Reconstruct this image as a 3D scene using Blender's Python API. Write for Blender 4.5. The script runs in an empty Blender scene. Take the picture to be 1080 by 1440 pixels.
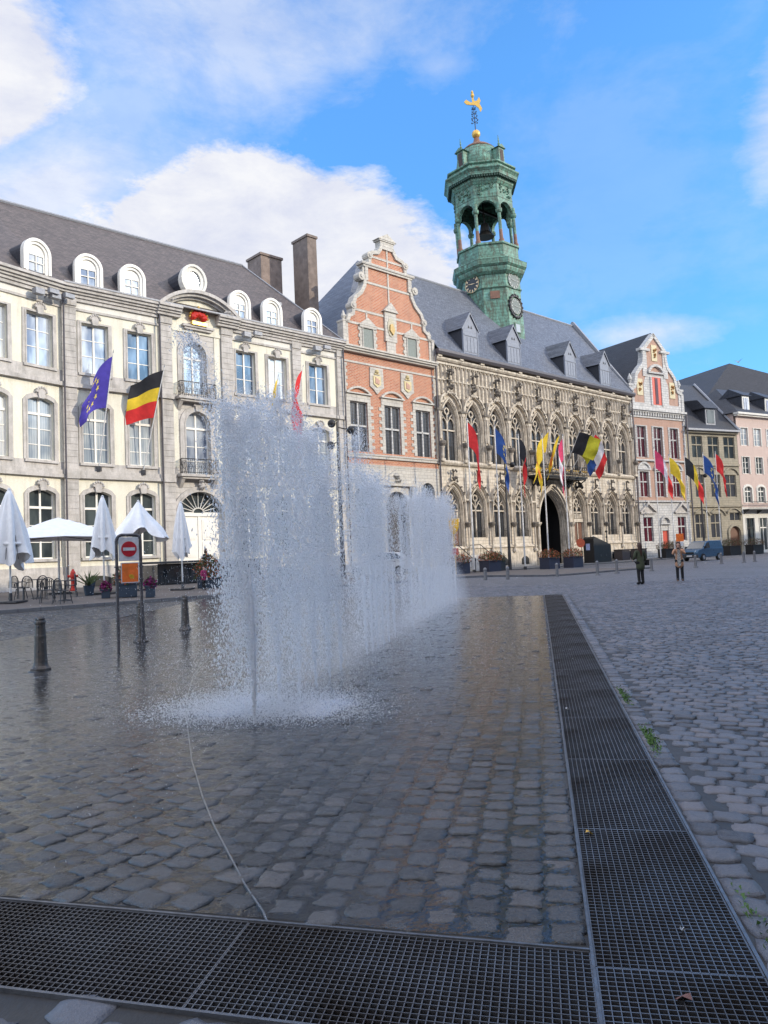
import bpy, bmesh, math, random
import numpy as np
from mathutils import Vector, Matrix
random.seed(7); rng = np.random.default_rng(7)
PI = math.pi; R = math.radians
scn = bpy.context.scene
C = scn.collection

# ------------------------------------------------------------------ mesh builder
class MB:
    def __init__(s): s.v = []; s.f = []; s.m = []; s.mi = 0
    def add(s, vs, fs):
        b = len(s.v); s.v += [tuple(p) for p in vs]
        for f in fs: s.f.append([b+i for i in f]); s.m.append(s.mi)
    def quad(s, a, b, c, d): s.add([a, b, c, d], [(0, 1, 2, 3)])
    def tri(s, a, b, c): s.add([a, b, c], [(0, 1, 2)])
    def box(s, x0, x1, y0, y1, z0, z1):
        s.add([(x0,y0,z0),(x1,y0,z0),(x1,y1,z0),(x0,y1,z0),(x0,y0,z1),(x1,y0,z1),(x1,y1,z1),(x0,y1,z1)],
              [(0,3,2,1),(4,5,6,7),(0,1,5,4),(1,2,6,5),(2,3,7,6),(3,0,4,7)])
    def prism(s, pts, y0, y1):                      # polygon in x-z, extruded along y
        n = len(pts)
        s.add([(x,y0,z) for x,z in pts]+[(x,y1,z) for x,z in pts],
              [tuple(range(n)), tuple(range(2*n-1,n-1,-1))]+[(i,(i+1)%n,n+(i+1)%n,n+i) for i in range(n)])
    def prism_x(s, pts, x0, x1):                    # polygon in y-z, extruded along x
        n = len(pts)
        s.add([(x0,y,z) for y,z in pts]+[(x1,y,z) for y,z in pts],
              [tuple(range(n)), tuple(range(2*n-1,n-1,-1))]+[(i,(i+1)%n,n+(i+1)%n,n+i) for i in range(n)])
    def prism_z(s, pts, z0, z1):
        n = len(pts)
        s.add([(x,y,z0) for x,y in pts]+[(x,y,z1) for x,y in pts],
              [tuple(range(n)), tuple(range(2*n-1,n-1,-1))]+[(i,(i+1)%n,n+(i+1)%n,n+i) for i in range(n)])
    def strip(s, inner, outer, y0, y1):             # moulding between two curves (x,z): front face, both edges
        n = len(inner)
        vs = [(x,y0,z) for x,z in inner]+[(x,y0,z) for x,z in outer]+[(x,y1,z) for x,z in inner]+[(x,y1,z) for x,z in outer]
        fs = []
        for i in range(n-1):
            fs += [(i,i+1,n+i+1,n+i),(i+1,i,2*n+i,2*n+i+1),(n+i,n+i+1,3*n+i+1,3*n+i)]
        fs += [(0,n,3*n,2*n),(n-1,2*n-1+0,4*n-1,3*n-1)] if n>1 else []
        s.add(vs, fs)
    def tube(s, p0, p1, r0, r1=None, n=8, cap=True):
        r1 = r0 if r1 is None else r1
        p0, p1 = Vector(p0), Vector(p1); d = (p1-p0)
        if d.length < 1e-9: return
        q = d.to_track_quat('Z','Y'); vs = []
        for p, r in ((p0,r0),(p1,r1)):
            for i in range(n):
                a = 2*PI*i/n; vs.append(p+q@Vector((r*math.cos(a), r*math.sin(a), 0)))
        fs = [(i,(i+1)%n,n+(i+1)%n,n+i) for i in range(n)]
        if cap: fs += [tuple(range(n-1,-1,-1)), tuple(range(n,2*n))]
        s.add(vs, fs)
    def path(s, pts, r, n=6):
        for a, b in zip(pts[:-1], pts[1:]): s.tube(a, b, r, r, n)
    def lathe(s, prof, c=(0,0,0), n=16, ph=0.0, mod=None, cap=True):
        vs = []
        for r, z in prof:
            for i in range(n):
                a = 2*PI*i/n+ph; rr = r*(mod(a,z) if mod else 1)
                vs.append((c[0]+rr*math.cos(a), c[1]+rr*math.sin(a), c[2]+z))
        k = len(prof); fs = []
        for j in range(k-1):
            for i in range(n):
                fs.append((j*n+i, j*n+(i+1)%n, (j+1)*n+(i+1)%n, (j+1)*n+i))
        if cap: fs += [tuple(range(n-1,-1,-1)), tuple(range((k-1)*n, k*n))]
        s.add(vs, fs)
    def ball(s, c, r, n=10, sz=1.0):
        prof = [(max(1e-4, r*math.sin(PI*i/(n//2+1))), -r*sz*math.cos(PI*i/(n//2+1))) for i in range(0, n//2+2)]
        s.lathe(prof, c, n)
    def lump(s, c, r, k=6):                         # carved leafy boss
        for i in range(k):
            o = Vector((random.uniform(-1,1), random.uniform(-.6,.3), random.uniform(-1,1)))*r*.6
            rr = r*random.uniform(.35,.6)
            a = random.random()*PI
            x,y,z = c[0]+o.x, c[1]+o.y, c[2]+o.z
            s.add([(x-rr,y,z),(x,y-rr,z),(x+rr,y,z),(x,y+rr,z),(x+rr*.3*math.cos(a),y,z+rr),(x,y,z-rr)],
                  [(0,1,4),(1,2,4),(2,3,4),(3,0,4),(1,0,5),(2,1,5),(3,2,5),(0,3,5)])
    def build(s, name, mats, parent=None, smooth=False, xf=None, bevel=0, loc=None, recalc=True):
        me = bpy.data.meshes.new(name); me.from_pydata(s.v, [], s.f)
        if not isinstance(mats, (list, tuple)): mats = [mats]
        for m in mats: me.materials.append(m)
        if len(mats) > 1: me.polygons.foreach_set('material_index', s.m)
        if xf is not None: me.transform(xf)
        if recalc:
            bm = bmesh.new(); bm.from_mesh(me); bmesh.ops.recalc_face_normals(bm, faces=bm.faces); bm.to_mesh(me); bm.free()
        if smooth: me.polygons.foreach_set('use_smooth', [True]*len(me.polygons))
        o = bpy.data.objects.new(name, me); C.objects.link(o)
        if parent: o.parent = parent
        if loc: o.location = loc
        if bevel:
            b = o.modifiers.new('bevel','BEVEL'); b.width = bevel; b.segments = 2; b.limit_method = 'ANGLE'
        return o

def tag(o, label=None, cat=None, group=None, kind=None):
    if label: o['label'] = label
    if cat: o['category'] = cat
    if group: o['group'] = group
    if kind: o['kind'] = kind
    return o
def empty(name, loc=(0,0,0), rz=0, label=None, cat=None, group=None):
    o = bpy.data.objects.new(name, None); C.objects.link(o); o.empty_display_size = .3
    o.location = loc; o.rotation_euler = (0,0,rz)
    return tag(o, label, cat, group)
def kids(o): return [c for c in list(C.objects) if c.parent == o]
def dup(root, loc, rz=None, label=None, scale=None):
    def cp(o, par):
        c = o.copy(); C.objects.link(c)
        if par: c.parent = par
        for ch in kids(o): cp(ch, c)
        return c
    r = cp(root, None); r.location = loc
    if rz is not None: r.rotation_euler = (0,0,rz)
    if label: r['label'] = label
    if scale: r.scale = scale
    return r

# ------------------------------------------------------------------ materials
def nodes(name):
    m = bpy.data.materials.new(name); m.use_nodes = True
    t = m.node_tree; return m, t, t.nodes['Principled BSDF']
def N(t, typ, **k):
    n = t.nodes.new(typ)
    for a, b in k.items():
        if a.startswith('i_'): n.inputs[a[2:].replace('_',' ')].default_value = b
        else: setattr(n, a, b)
    return n
def mixc(t, fac, a, b, blend='MIX'):
    n = t.nodes.new('ShaderNodeMix'); n.data_type = 'RGBA'; n.blend_type = blend
    for sock, v in ((0,fac),(6,a),(7,b)):
        if isinstance(v, (int,float)): n.inputs[sock].default_value = v
        elif isinstance(v, tuple): n.inputs[sock].default_value = (*v[:3],1)
        else: t.links.new(v, n.inputs[sock])
    return n.outputs[2]
def math_(t, op, a, b=None, clamp=False):
    n = t.nodes.new('ShaderNodeMath'); n.operation = op; n.use_clamp = clamp
    for i, v in enumerate((a,b)):
        if v is None: continue
        if isinstance(v,(int,float)): n.inputs[i].default_value = v
        else: t.links.new(v, n.inputs[i])
    return n.outputs[0]
def ramp(t, fac, stops):
    n = t.nodes.new('ShaderNodeValToRGB'); e = n.color_ramp.elements
    while len(e) < len(stops): e.new(.5)
    for el, (p, c) in zip(e, stops):
        el.position = p; el.color = (*c,1) if isinstance(c, tuple) else (c,c,c,1)
    t.links.new(fac, n.inputs[0]); return n.outputs[0]
def noise(t, vec, scale, detail=4, rough=.6, dist=0):
    n = t.nodes.new('ShaderNodeTexNoise'); n.inputs['Scale'].default_value = scale
    n.inputs['Detail'].default_value = detail; n.inputs['Roughness'].default_value = rough; n.inputs['Distortion'].default_value = dist
    if vec is not None: t.links.new(vec, n.inputs['Vector'])
    return n.outputs['Fac']
def mapping(t, vec, sc=(1,1,1), rot=(0,0,0), loc=(0,0,0)):
    n = t.nodes.new('ShaderNodeMapping'); n.inputs['Scale'].default_value = sc; n.inputs['Rotation'].default_value = rot; n.inputs['Location'].default_value = loc
    t.links.new(vec, n.inputs[0]); return n.outputs[0]
def bump(t, b, h, strength=.5, dist=.02):
    n = t.nodes.new('ShaderNodeBump'); n.inputs['Strength'].default_value = strength; n.inputs['Distance'].default_value = dist
    t.links.new(h, n.inputs['Height']); t.links.new(n.outputs[0], b.inputs['Normal'])

def wall_mat(name, c1, c2, brick=None, rough=.85, streak=.35, dark=(.12,.11,.10), nscale=1.2, bstr=.6, fine=18, stk_scale=1.0):
    """procedural masonry; brick=(brick colour b, mortar colour, width, height, mortar size)"""
    m, t, b = nodes(name)
    tc = N(t,'ShaderNodeTexCoord').outputs['Object']
    sep = N(t,'ShaderNodeSeparateXYZ'); t.links.new(tc, sep.inputs[0])
    cmb = N(t,'ShaderNodeCombineXYZ'); t.links.new(math_(t,'ADD',sep.outputs[0],sep.outputs[1]), cmb.inputs[0]); t.links.new(sep.outputs[2], cmb.inputs[1])
    n1 = noise(t, tc, nscale, 5, .65); n2 = noise(t, tc, fine, 4, .7)
    col = mixc(t, ramp(t, n1, [(.35,0.),(.65,1.)]), c1, c2)
    h = n2
    if brick:
        bb, mo, bw, bh, ms = brick
        br = N(t,'ShaderNodeTexBrick'); t.links.new(cmb.outputs[0], br.inputs['Vector'])
        br.inputs['Scale'].default_value = 1; br.inputs['Brick Width'].default_value = bw; br.inputs['Row Height'].default_value = bh
        br.inputs['Mortar Size'].default_value = ms; br.inputs['Mortar Smooth'].default_value = .3; br.inputs['Bias'].default_value = -.1
        br.inputs['Color1'].default_value = (1,1,1,1); br.inputs['Color2'].default_value = (0,0,0,1); br.inputs['Mortar'].default_value = (.5,.5,.5,1)
        tint = mixc(t, br.outputs['Color'], col, bb)
        col = mixc(t, .55, col, tint)
        col = mixc(t, br.outputs['Fac'], col, mo)
        inv = math_(t,'SUBTRACT',1.0,br.outputs['Fac'])
        h = math_(t,'ADD', math_(t,'MULTIPLY',n2,.35), inv)
    if streak:
        st = noise(t, mapping(t, tc, (2.2*stk_scale,2.2*stk_scale,.28*stk_scale)), 1.6, 5, .7)
        col = mixc(t, math_(t,'MULTIPLY', ramp(t, st, [(.48,0.),(.72,1.)]), streak), col, dark)
    col = mixc(t, ramp(t, n2, [(.3,.22),(.7,0.)]), col, (0,0,0))
    t.links.new(col, b.inputs['Base Color']); b.inputs['Roughness'].default_value = rough
    bump(t, b, h, bstr, .02)
    return m
def simple(name, c, rough=.6, metal=0, nv=.15, nscale=8, bstr=.15, c2=None, emit=None, spec=.5):
    m, t, b = nodes(name)
    tc = N(t,'ShaderNodeTexCoord').outputs['Object']
    n = noise(t, tc, nscale, 4, .6)
    c2 = c2 or tuple(x*(1-nv*2) for x in c)
    t.links.new(mixc(t, ramp(t,n,[(.35,0.),(.7,1.)]), c, c2), b.inputs['Base Color'])
    t.links.new(math_(t,'ADD',math_(t,'MULTIPLY',n,.25),rough-.12,True), b.inputs['Roughness'])
    b.inputs['Metallic'].default_value = metal; b.inputs['Specular IOR Level'].default_value = spec
    if bstr: bump(t, b, noise(t, tc, nscale*3, 4), bstr, .01)
    return m
def glass_mat(name, c1, c2, rough=.06, spec=1.0, metal=.0, curtain=None):
    m, t, b = nodes(name)
    tc = N(t,'ShaderNodeTexCoord').outputs['Object']
    n = noise(t, mapping(t,tc,(1,1,.35)), .9, 3)
    col = mixc(t, ramp(t,n,[(.4,0.),(.6,1.)]), c1, c2)
    if curtain:
        w = N(t,'ShaderNodeTexWave'); w.inputs['Scale'].default_value = 2.2; w.inputs['Distortion'].default_value = 1.5; t.links.new(tc, w.inputs[0])
        col = mixc(t, math_(t,'MULTIPLY', w.outputs['Fac'], ramp(t,n,[(.4,.25),(.55,.8)])), col, curtain)
    t.links.new(col, b.inputs['Base Color'])
    b.inputs['Roughness'].default_value = rough; b.inputs['Metallic'].default_value = metal
    b.inputs['IOR'].default_value = 1.52; b.inputs['Specular IOR Level'].default_value = spec
    bump(t, b, noise(t, tc, 1.3, 2), .08, .05)
    return m

TH_STONE = wall_mat('limestone_ashlar', (.76,.67,.54), (.52,.44,.34), ((.84,.76,.64),(.38,.33,.26),.62,.30,.014), streak=.62, dark=(.13,.11,.09), nscale=.9, stk_scale=1.4)
TH_TRIM = wall_mat('carved_limestone', (.78,.69,.56), (.48,.41,.32), None, streak=.78, dark=(.13,.11,.10), nscale=2.2, fine=26, stk_scale=1.6)
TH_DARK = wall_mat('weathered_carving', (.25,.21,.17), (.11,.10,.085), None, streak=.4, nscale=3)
CREAM = wall_mat('cream_render', (.85,.81,.67), (.76,.72,.59), None, streak=.32, dark=(.36,.32,.24), nscale=.6, bstr=.12)
WHITE_FR = wall_mat('white_render', (.82,.79,.72), (.74,.71,.63), None, streak=.2, dark=(.35,.32,.28), bstr=.1)
GREY_ST = wall_mat('grey_bluestone', (.62,.58,.53), (.48,.45,.41), ((.66,.62,.57),(.30,.28,.26),1.1,.37,.014), streak=.3, dark=(.16,.15,.14))
GREY_TR = wall_mat('grey_stone_trim', (.62,.58,.54), (.46,.43,.39), None, streak=.45, dark=(.14,.13,.12), nscale=1.6)
BRICK = wall_mat('red_brick', (.54,.165,.072), (.38,.10,.045), ((.66,.30,.16),(.58,.46,.36),.34,.125,.018), streak=.22, nscale=1.0)
BRICK2 = wall_mat('old_pink_brick', (.44,.17,.10), (.50,.23,.14), ((.52,.26,.17),(.50,.43,.36),.26,.09,.02), streak=.25)
PALE_ST = wall_mat('pale_stone_dressing', (.60,.56,.49), (.48,.45,.40), ((.66,.62,.55),(.33,.30,.27),.55,.28,.012), streak=.3, dark=(.2,.18,.16))
WASH_ST = wall_mat('whitewashed_stone', (.60,.58,.54), (.46,.45,.43), ((.72,.71,.69),(.30,.30,.31),.6,.3,.02), streak=.22)
TAN_ST = wall_mat('tan_sandstone', (.40,.35,.25), (.30,.27,.20), ((.46,.40,.30),(.2,.18,.14),.6,.3,.012), streak=.4)
PINK = wall_mat('pink_render', (.66,.50,.43), (.58,.44,.38), ((.68,.53,.46),(.55,.43,.37),.26,.09,.01), streak=.15, bstr=.2)
OPP = wall_mat('opposite_brick', (.38,.22,.16), (.48,.40,.30), ((.44,.28,.2),(.4,.36,.3),.26,.09,.01), streak=.2)
def slate(name, c1, c2, bw=.3, bh=.16):
    m, t, b = nodes(name)
    tc = N(t,'ShaderNodeTexCoord').outputs['Object']
    sep = N(t,'ShaderNodeSeparateXYZ'); t.links.new(tc, sep.inputs[0])
    cmb = N(t,'ShaderNodeCombineXYZ'); t.links.new(math_(t,'ADD',sep.outputs[0],math_(t,'MULTIPLY',sep.outputs[1],.25)), cmb.inputs[0]); t.links.new(math_(t,'MULTIPLY',sep.outputs[2],1.35), cmb.inputs[1])
    br = N(t,'ShaderNodeTexBrick'); t.links.new(cmb.outputs[0], br.inputs['Vector'])
    br.inputs['Scale'].default_value = 1; br.inputs['Brick Width'].default_value = bw; br.inputs['Row Height'].default_value = bh
    br.inputs['Mortar Size'].default_value = .012; br.inputs['Color1'].default_value = (*c1,1); br.inputs['Color2'].default_value = (*c2,1)
    br.inputs['Mortar'].default_value = tuple(x*.45 for x in c2)+(1,)
    n = noise(t, tc, .5, 6, .7); n3 = noise(t, tc, 3.5, 5, .75)
    col = mixc(t, ramp(t,n,[(.3,0.),(.7,.55)]), br.outputs['Color'], tuple(x*.55 for x in c1))
    col = mixc(t, ramp(t,n3,[(.55,0.),(.8,.5)]), col, tuple(min(1,x*2.1) for x in c1))
    t.links.new(col, b.inputs['Base Color']); b.inputs['Roughness'].default_value = .55
    bump(t, b, math_(t,'ADD',math_(t,'SUBTRACT',1.0,br.outputs['Fac']),n3), .5, .02)
    return m
SLATE_H = slate('brown_slate', (.125,.10,.095), (.055,.046,.046))
SLATE_T = slate('blue_slate', (.17,.185,.225), (.075,.085,.11))
SLATE_D = slate('dark_slate', (.05,.052,.062), (.035,.037,.045))
def copper():
    m, t, b = nodes('verdigris_copper')
    tc = N(t,'ShaderNodeTexCoord').outputs['Object']
    n = noise(t, tc, .9, 6, .7, .5); n2 = noise(t, mapping(t,tc,(1.5,1.5,.5)), 2.4, 6, .75)
    w = N(t,'ShaderNodeTexWave'); w.bands_direction = 'Z'; w.inputs['Scale'].default_value = .9; w.inputs['Distortion'].default_value = .3; t.links.new(tc, w.inputs[0])
    col = mixc(t, ramp(t,n,[(.35,0.),(.65,1.)]), (.17,.36,.28), (.09,.21,.15))
    col = mixc(t, ramp(t,n2,[(.42,0.),(.60,.95)]), col, (.075,.085,.055))
    col = mixc(t, ramp(t,noise(t,tc,1.7,5),[(.60,0.),(.75,.6)]), col, (.30,.55,.42))
    col = mixc(t, ramp(t,w.outputs['Fac'],[(0.,.55),(.12,0.)]), col, (.03,.06,.045))
    t.links.new(col, b.inputs['Base Color']); b.inputs['Roughness'].default_value = .6
    bump(t, b, math_(t,'ADD',n2,math_(t,'MULTIPLY',w.outputs['Fac'],.5)), .5, .03)
    return m
COPPER = copper()
COPPER_R = simple('brown_copper', (.22,.11,.07), .6, 0, .2, 3)
GOLD = simple('gilding', (.72,.44,.10), .35, .45, .1)
LEAD = simple('zinc_grey', (.30,.31,.34), .55, .1)
ZINC_D = simple('dark_zinc', (.10,.09,.10), .5, .2)
DORM_G = simple('grey_painted_wood', (.23,.25,.30), .6, 0, .1, 5)
DORM_S = simple('shaded_cheek_slate', (.035,.038,.05), .6)  # near-black: shade on the dormer sides is put into the slate colour
WHITE = simple('white_paint', (.80,.77,.70), .5, 0, .04)
WHITE_C = simple('white_canvas', (.88,.87,.86), .85, 0, .05, 5, .3)
WHITE_P = simple('white_pole', (.75,.74,.72), .4, .1)
BLACK = simple('black_iron', (.02,.02,.022), .5, .3)
DARKM = simple('dark_grey_metal', (.075,.075,.08), .5, .4, .2)
GALV = simple('galvanised_post', (.13,.12,.125), .5, .5, .25, 10)
BOLL = simple('cast_iron_bollard', (.055,.052,.05), .5, .4, .35, 12, .4, c2=(.12,.10,.085))
BOLL2 = simple('grey_bollard', (.20,.20,.21), .6, .2)
RED = simple('red_paint', (.62,.03,.015), .45)
ORANGE = simple('orange_sign', (.95,.20,.03), .5, emit=None)
SIGNW = simple('sign_white', (.70,.71,.74), .4)
SIGNR = simple('sign_red', (.55,.015,.03), .4)
YEL = simple('yellow_paint', (.75,.45,.03), .5)
DBLUE = simple('blue_pot', (.03,.05,.08), .5)
WOODR = simple('brown_door', (.16,.07,.04), .5)
G_SKY = glass_mat('window_glass_sky', (.16,.20,.28), (.52,.56,.60), .06, 1.0, .22)  # pale sky reflection put into the glass colour
G_BLUE = glass_mat('window_glass_curtain', (.24,.29,.34), (.42,.46,.48), .12, 1.0, .15, (.55,.58,.58))
G_SKY2 = glass_mat('window_glass_drawn', (.42,.46,.50), (.60,.62,.62), .10, 1.0, .1, (.66,.66,.62)); G_SKY3 = glass_mat('window_glass_deep', (.05,.08,.13), (.22,.27,.34), .05, 1.0, .25)
G_DARK = glass_mat('window_glass_dark', (.03,.04,.045), (.09,.11,.11), .08, .8, .15)
G_LEAD = glass_mat('leaded_glass', (.03,.035,.045), (.055,.06,.07), .2, .7, .1)
G_RED = glass_mat('red_curtained_glass', (.055,.010,.02), (.10,.02,.03), .15, .4, .0)
G_GREEN = simple('green_shutter', (.19,.22,.20), .6)
DOORR = simple('red_door', (.60,.06,.03), .5)
TYRE = simple('rubber', (.02,.02,.02), .8)
CARW = simple('car_white', (.75,.75,.76), .25)
CARB = simple('car_blue', (.06,.13,.22), .3, .3, .05)
CARG = glass_mat('car_glass', (.015,.02,.025), (.03,.04,.05), .05, 1.)
def flagm(n, c): return simple(n, c, .8, 0, .12, 3, .1)
F_BLK = flagm('flag_black', (.02,.02,.025)); F_YEL = flagm('flag_yellow', (.80,.56,.03)); F_RED = flagm('flag_red', (.72,.03,.03))
F_BLU = flagm('flag_blue', (.07,.05,.38)); F_BLU2 = flagm('flag_navy', (.02,.08,.30)); F_WHT = flagm('flag_white', (.78,.75,.78)); F_PNK = flagm('flag_crimson', (.66,.05,.14))
F_OLV = flagm('flag_olive_yellow', (.60,.56,.03)); F_ORG = flagm('flag_orange', (.80,.22,.03)); STAR = flagm('star_gold', (.80,.65,.15))
SKIN = simple('skin', (.55,.33,.24), .6, 0, .05); HAIR = simple('brown_hair', (.06,.025,.015), .6)
COATG = simple('green_coat', (.055,.065,.035), .9); COATT = simple('tan_coat', (.55,.30,.18), .9); TROUS = simple('black_trousers', (.012,.012,.014), .85)
STRIPE = simple('striped_top', (.45,.43,.40), .9, 0, .4, 30, 0, c2=(.03,.03,.03)); JACK = simple('dark_jacket', (.03,.03,.04), .9); PINKC = simple('magenta_coat', (.35,.03,.12), .9)
MASK = simple('medical_blue', (.5,.6,.7), .8)
def leafm(n, a, b): return simple(n, a, .7, 0, .3, 9, .2, c2=b)
LEAF = leafm('leaves', (.05,.10,.025), (.02,.05,.015)); FL_R = leafm('red_flowers', (.45,.06,.03), (.5,.16,.03)); FL_P = leafm('purple_flowers', (.30,.02,.16), (.16,.01,.09)); FL_D = leafm('dry_leaves', (.16,.09,.04), (.10,.03,.02))

# ------------------------------------------------------------------ site frame
T0 = Vector((4.1755, 64.8)); AZ = R(47.1)
def dirv(a): return Vector((math.sin(a), math.cos(a)))
D0 = dirv(AZ); N0 = Vector((-D0.y, D0.x))
def W(s, o, z=0):                      # s along the facade line, o metres out from it
    p = T0+D0*s-N0*o; return Vector((p.x, p.y, z))
RZ = R(90-47.1)
def S_(x): x = min(max(x,0),1); return x*x*(3-2*x)
def ground(x, y):
    q = Vector((x,y))-T0; s = q.dot(D0); o = -q.dot(N0)
    return .5*S_((-8-s)/10)*S_((27-o)/14)
def groundv(x, y):
    s = (x-T0.x)*D0.x+(y-T0.y)*D0.y; o = -((x-T0.x)*N0.x+(y-T0.y)*N0.y)
    a = np.clip((-8-s)/10,0,1); a = a*a*(3-2*a); b = np.clip((27-o)/14,0,1); b = b*b*(3-2*b)
    return .5*a*b
def on(x, y, dz=0): return (x, y, ground(x,y)+dz)

# ------------------------------------------------------------------ arches
def arch(x0, x1, zs, h, n=8):
    """points of an arch from (x0,zs) up and over to (x1,zs); pointed if h > half width, round if equal, segmental if less"""
    half = (x1-x0)/2; xc = (x0+x1)/2
    if h <= 1e-4: return [(x0,zs),(x1,zs)]
    if h > half*1.001:
        th = 2*math.atan(half/h); Rr = h/math.sin(th)
        L = [(x0+Rr*(1-math.cos(th*i/n)), zs+Rr*math.sin(th*i/n)) for i in range(n+1)]
        return L+[(2*xc-x, z) for x, z in reversed(L[:-1])]
    Rr = (half*half+h*h)/(2*h); zc = zs+h-Rr; a = math.asin(min(1,half/Rr))
    return [(xc+Rr*math.sin(-a+2*a*i/(2*n)), zc+Rr*math.cos(-a+2*a*i/(2*n))) for i in range(2*n+1)]
def offset(pts, w):
    out = []
    n = len(pts)
    for i, (x,z) in enumerate(pts):
        a = pts[max(0,i-1)]; b = pts[min(n-1,i+1)]
        dx, dz = b[0]-a[0], b[1]-a[1]; L = math.hypot(dx,dz) or 1
        out.append((x-dz/L*w, z+dx/L*w))
    return out
def opening_curve(x0, x1, z0, zs, h, n=8): return [(x0,z0)]+arch(x0,x1,zs,h,n)+[(x1,z0)]
def ring(mb, x0, x1, z0, zs, h, w, y0, y1, n=8, closed=False):
    """jamb-and-arch moulding of width w outside an opening"""
    inner = opening_curve(x0,x1,z0,zs,h,n); outer = offset(inner, w)
    outer[0] = (x0-w, z0); outer[-1] = (x1+w, z0)
    mb.strip(inner, outer, y0, y1)
    if closed: mb.box(x0-w, x1+w, y0, y1, z0-w, z0)
def wall(mb, x0, x1, z0, z1, ops, y=0, depth=.35, floor=True):
    """facade plane with real openings (x0,x1,z0,zs,h) and their reveals"""
    xs = sorted({x0,x1,*[v for o in ops for v in o[:2] if x0<v<x1]})
    for a, b in zip(xs[:-1], xs[1:]):
        cur = z0
        for o in sorted([o for o in ops if o[0]<=a+1e-6 and o[1]>=b-1e-6], key=lambda o:o[2]):
            if o[2] > cur: mb.quad((a,y,cur),(b,y,cur),(b,y,o[2]),(a,y,o[2]))
            cur = o[3]+o[4]
        if cur < z1: mb.quad((a,y,cur),(b,y,cur),(b,y,z1),(a,y,z1))
    for o in ops:
        a, b, c, zs, h = o; yd = y+depth
        if floor: mb.quad((a,y,c),(a,yd,c),(b,yd,c),(b,y,c))
        mb.quad((a,y,c),(a,y,zs),(a,yd,zs),(a,yd,c)); mb.quad((b,y,c),(b,yd,c),(b,yd,zs),(b,y,zs))
        pts = arch(a,b,zs,h)
        for (px,pz),(qx,qz) in zip(pts[:-1],pts[1:]):
            mb.quad((px,y,pz),(qx,y,qz),(qx,yd,qz),(px,yd,pz))
            if h > 0: mb.quad((px,y,pz),(qx,y,qz),(qx,y,zs+h),(px,y,zs+h))

def glass_poly(x0, x1, z0, zs, h, y):
    mb = MB(); pts = opening_curve(x0,x1,z0,zs,h); mb.add([(x,y,z) for x,z in pts], [tuple(range(len(pts)))]); return mb

_wr = random.Random(5)
def casement(parent, x0, x1, z0, zs, h, rows, y, glass, xf=None, transom=None, frame=WHITE, mull=.11, bar=.045, cols=2, fw=.08, sill=None, surround=None, sur_w=.26, sur_mat=None, label=None):
    if glass is G_SKY: glass = _wr.choice((G_SKY,G_SKY,G_SKY2,G_SKY2,G_SKY,G_SKY3))
    elif glass is G_BLUE: glass = _wr.choice((G_BLUE,G_BLUE,G_BLUE,G_SKY2))
    mb = MB()
    inner = opening_curve(x0+fw,x1-fw,z0+fw,zs,max(0,h-fw*.5)); outer = opening_curve(x0,x1,z0,zs,h)
    if h <= 1e-4: inner = [(x0+fw,z0+fw),(x0+fw,zs-fw),(x1-fw,zs-fw),(x1-fw,z0+fw)]; outer = [(x0,z0),(x0,zs),(x1,zs),(x1,z0)]
    mb.strip(inner, outer, y-.07, y+.02); mb.box(x0,x1,y-.07,y+.02,z0,z0+fw)
    top = zs+h*.9
    for c in range(1, cols):
        xc = x0+(x1-x0)*c/cols; mb.box(xc-mull/2,xc+mull/2,y-.085,y+.015,z0+fw*.5,top)
    H = zs+h-z0
    for r in rows:
        zz = z0+H*r; w = bar
        mb.box(x0+fw*.5,x1-fw*.5,y-.05,y+.012,zz-w/2,zz+w/2)
    if transom: zz = z0+H*transom; mb.box(x0+.02,x1-.02,y-.095,y+.018,zz-.07,zz+.07)
    w = mb.build('window', frame, parent, xf=xf)
    if label: w['label'] = label
    glass_poly(x0+fw*.4,x1-fw*.4,z0+fw*.4,zs-fw*.2,max(0,h-.02),y-.02).build('pane', glass, w, xf=xf)
    if sill:
        s = MB(); s.box(x0-.22,x1+.22,-.16,.2,z0-.16,z0-.003); s.build('sill', sill, w, xf=xf)
    if surround:
        s = MB()
        ring(s, x0,x1,z0-.003,zs,h,sur_w,-.07,.05)
        if sur_w > .15: ring(s, x0,x1,z0-.001,zs,h,.09,-.10,-.06)
        if surround == 'key':
            k = zs+h+sur_w*.5; xc = (x0+x1)/2
            s.prism([(xc-.16,k-.2),(xc+.16,k-.2),(xc+.26,k+.38),(xc-.26,k+.38)],-.19,-.03)
            for i in range(7):
                a = PI*i/6; s.ball((xc+.30*math.cos(a), -.18, k+.18+.24*math.sin(a)), .085, 6)
        s.build('surround', sur_mat or GREY_TR, w, xf=xf)
    return w

def building(name, label, T, az, group=None):
    return empty(name, (T.x,T.y,0), R(90)-az, label, 'building')

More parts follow.
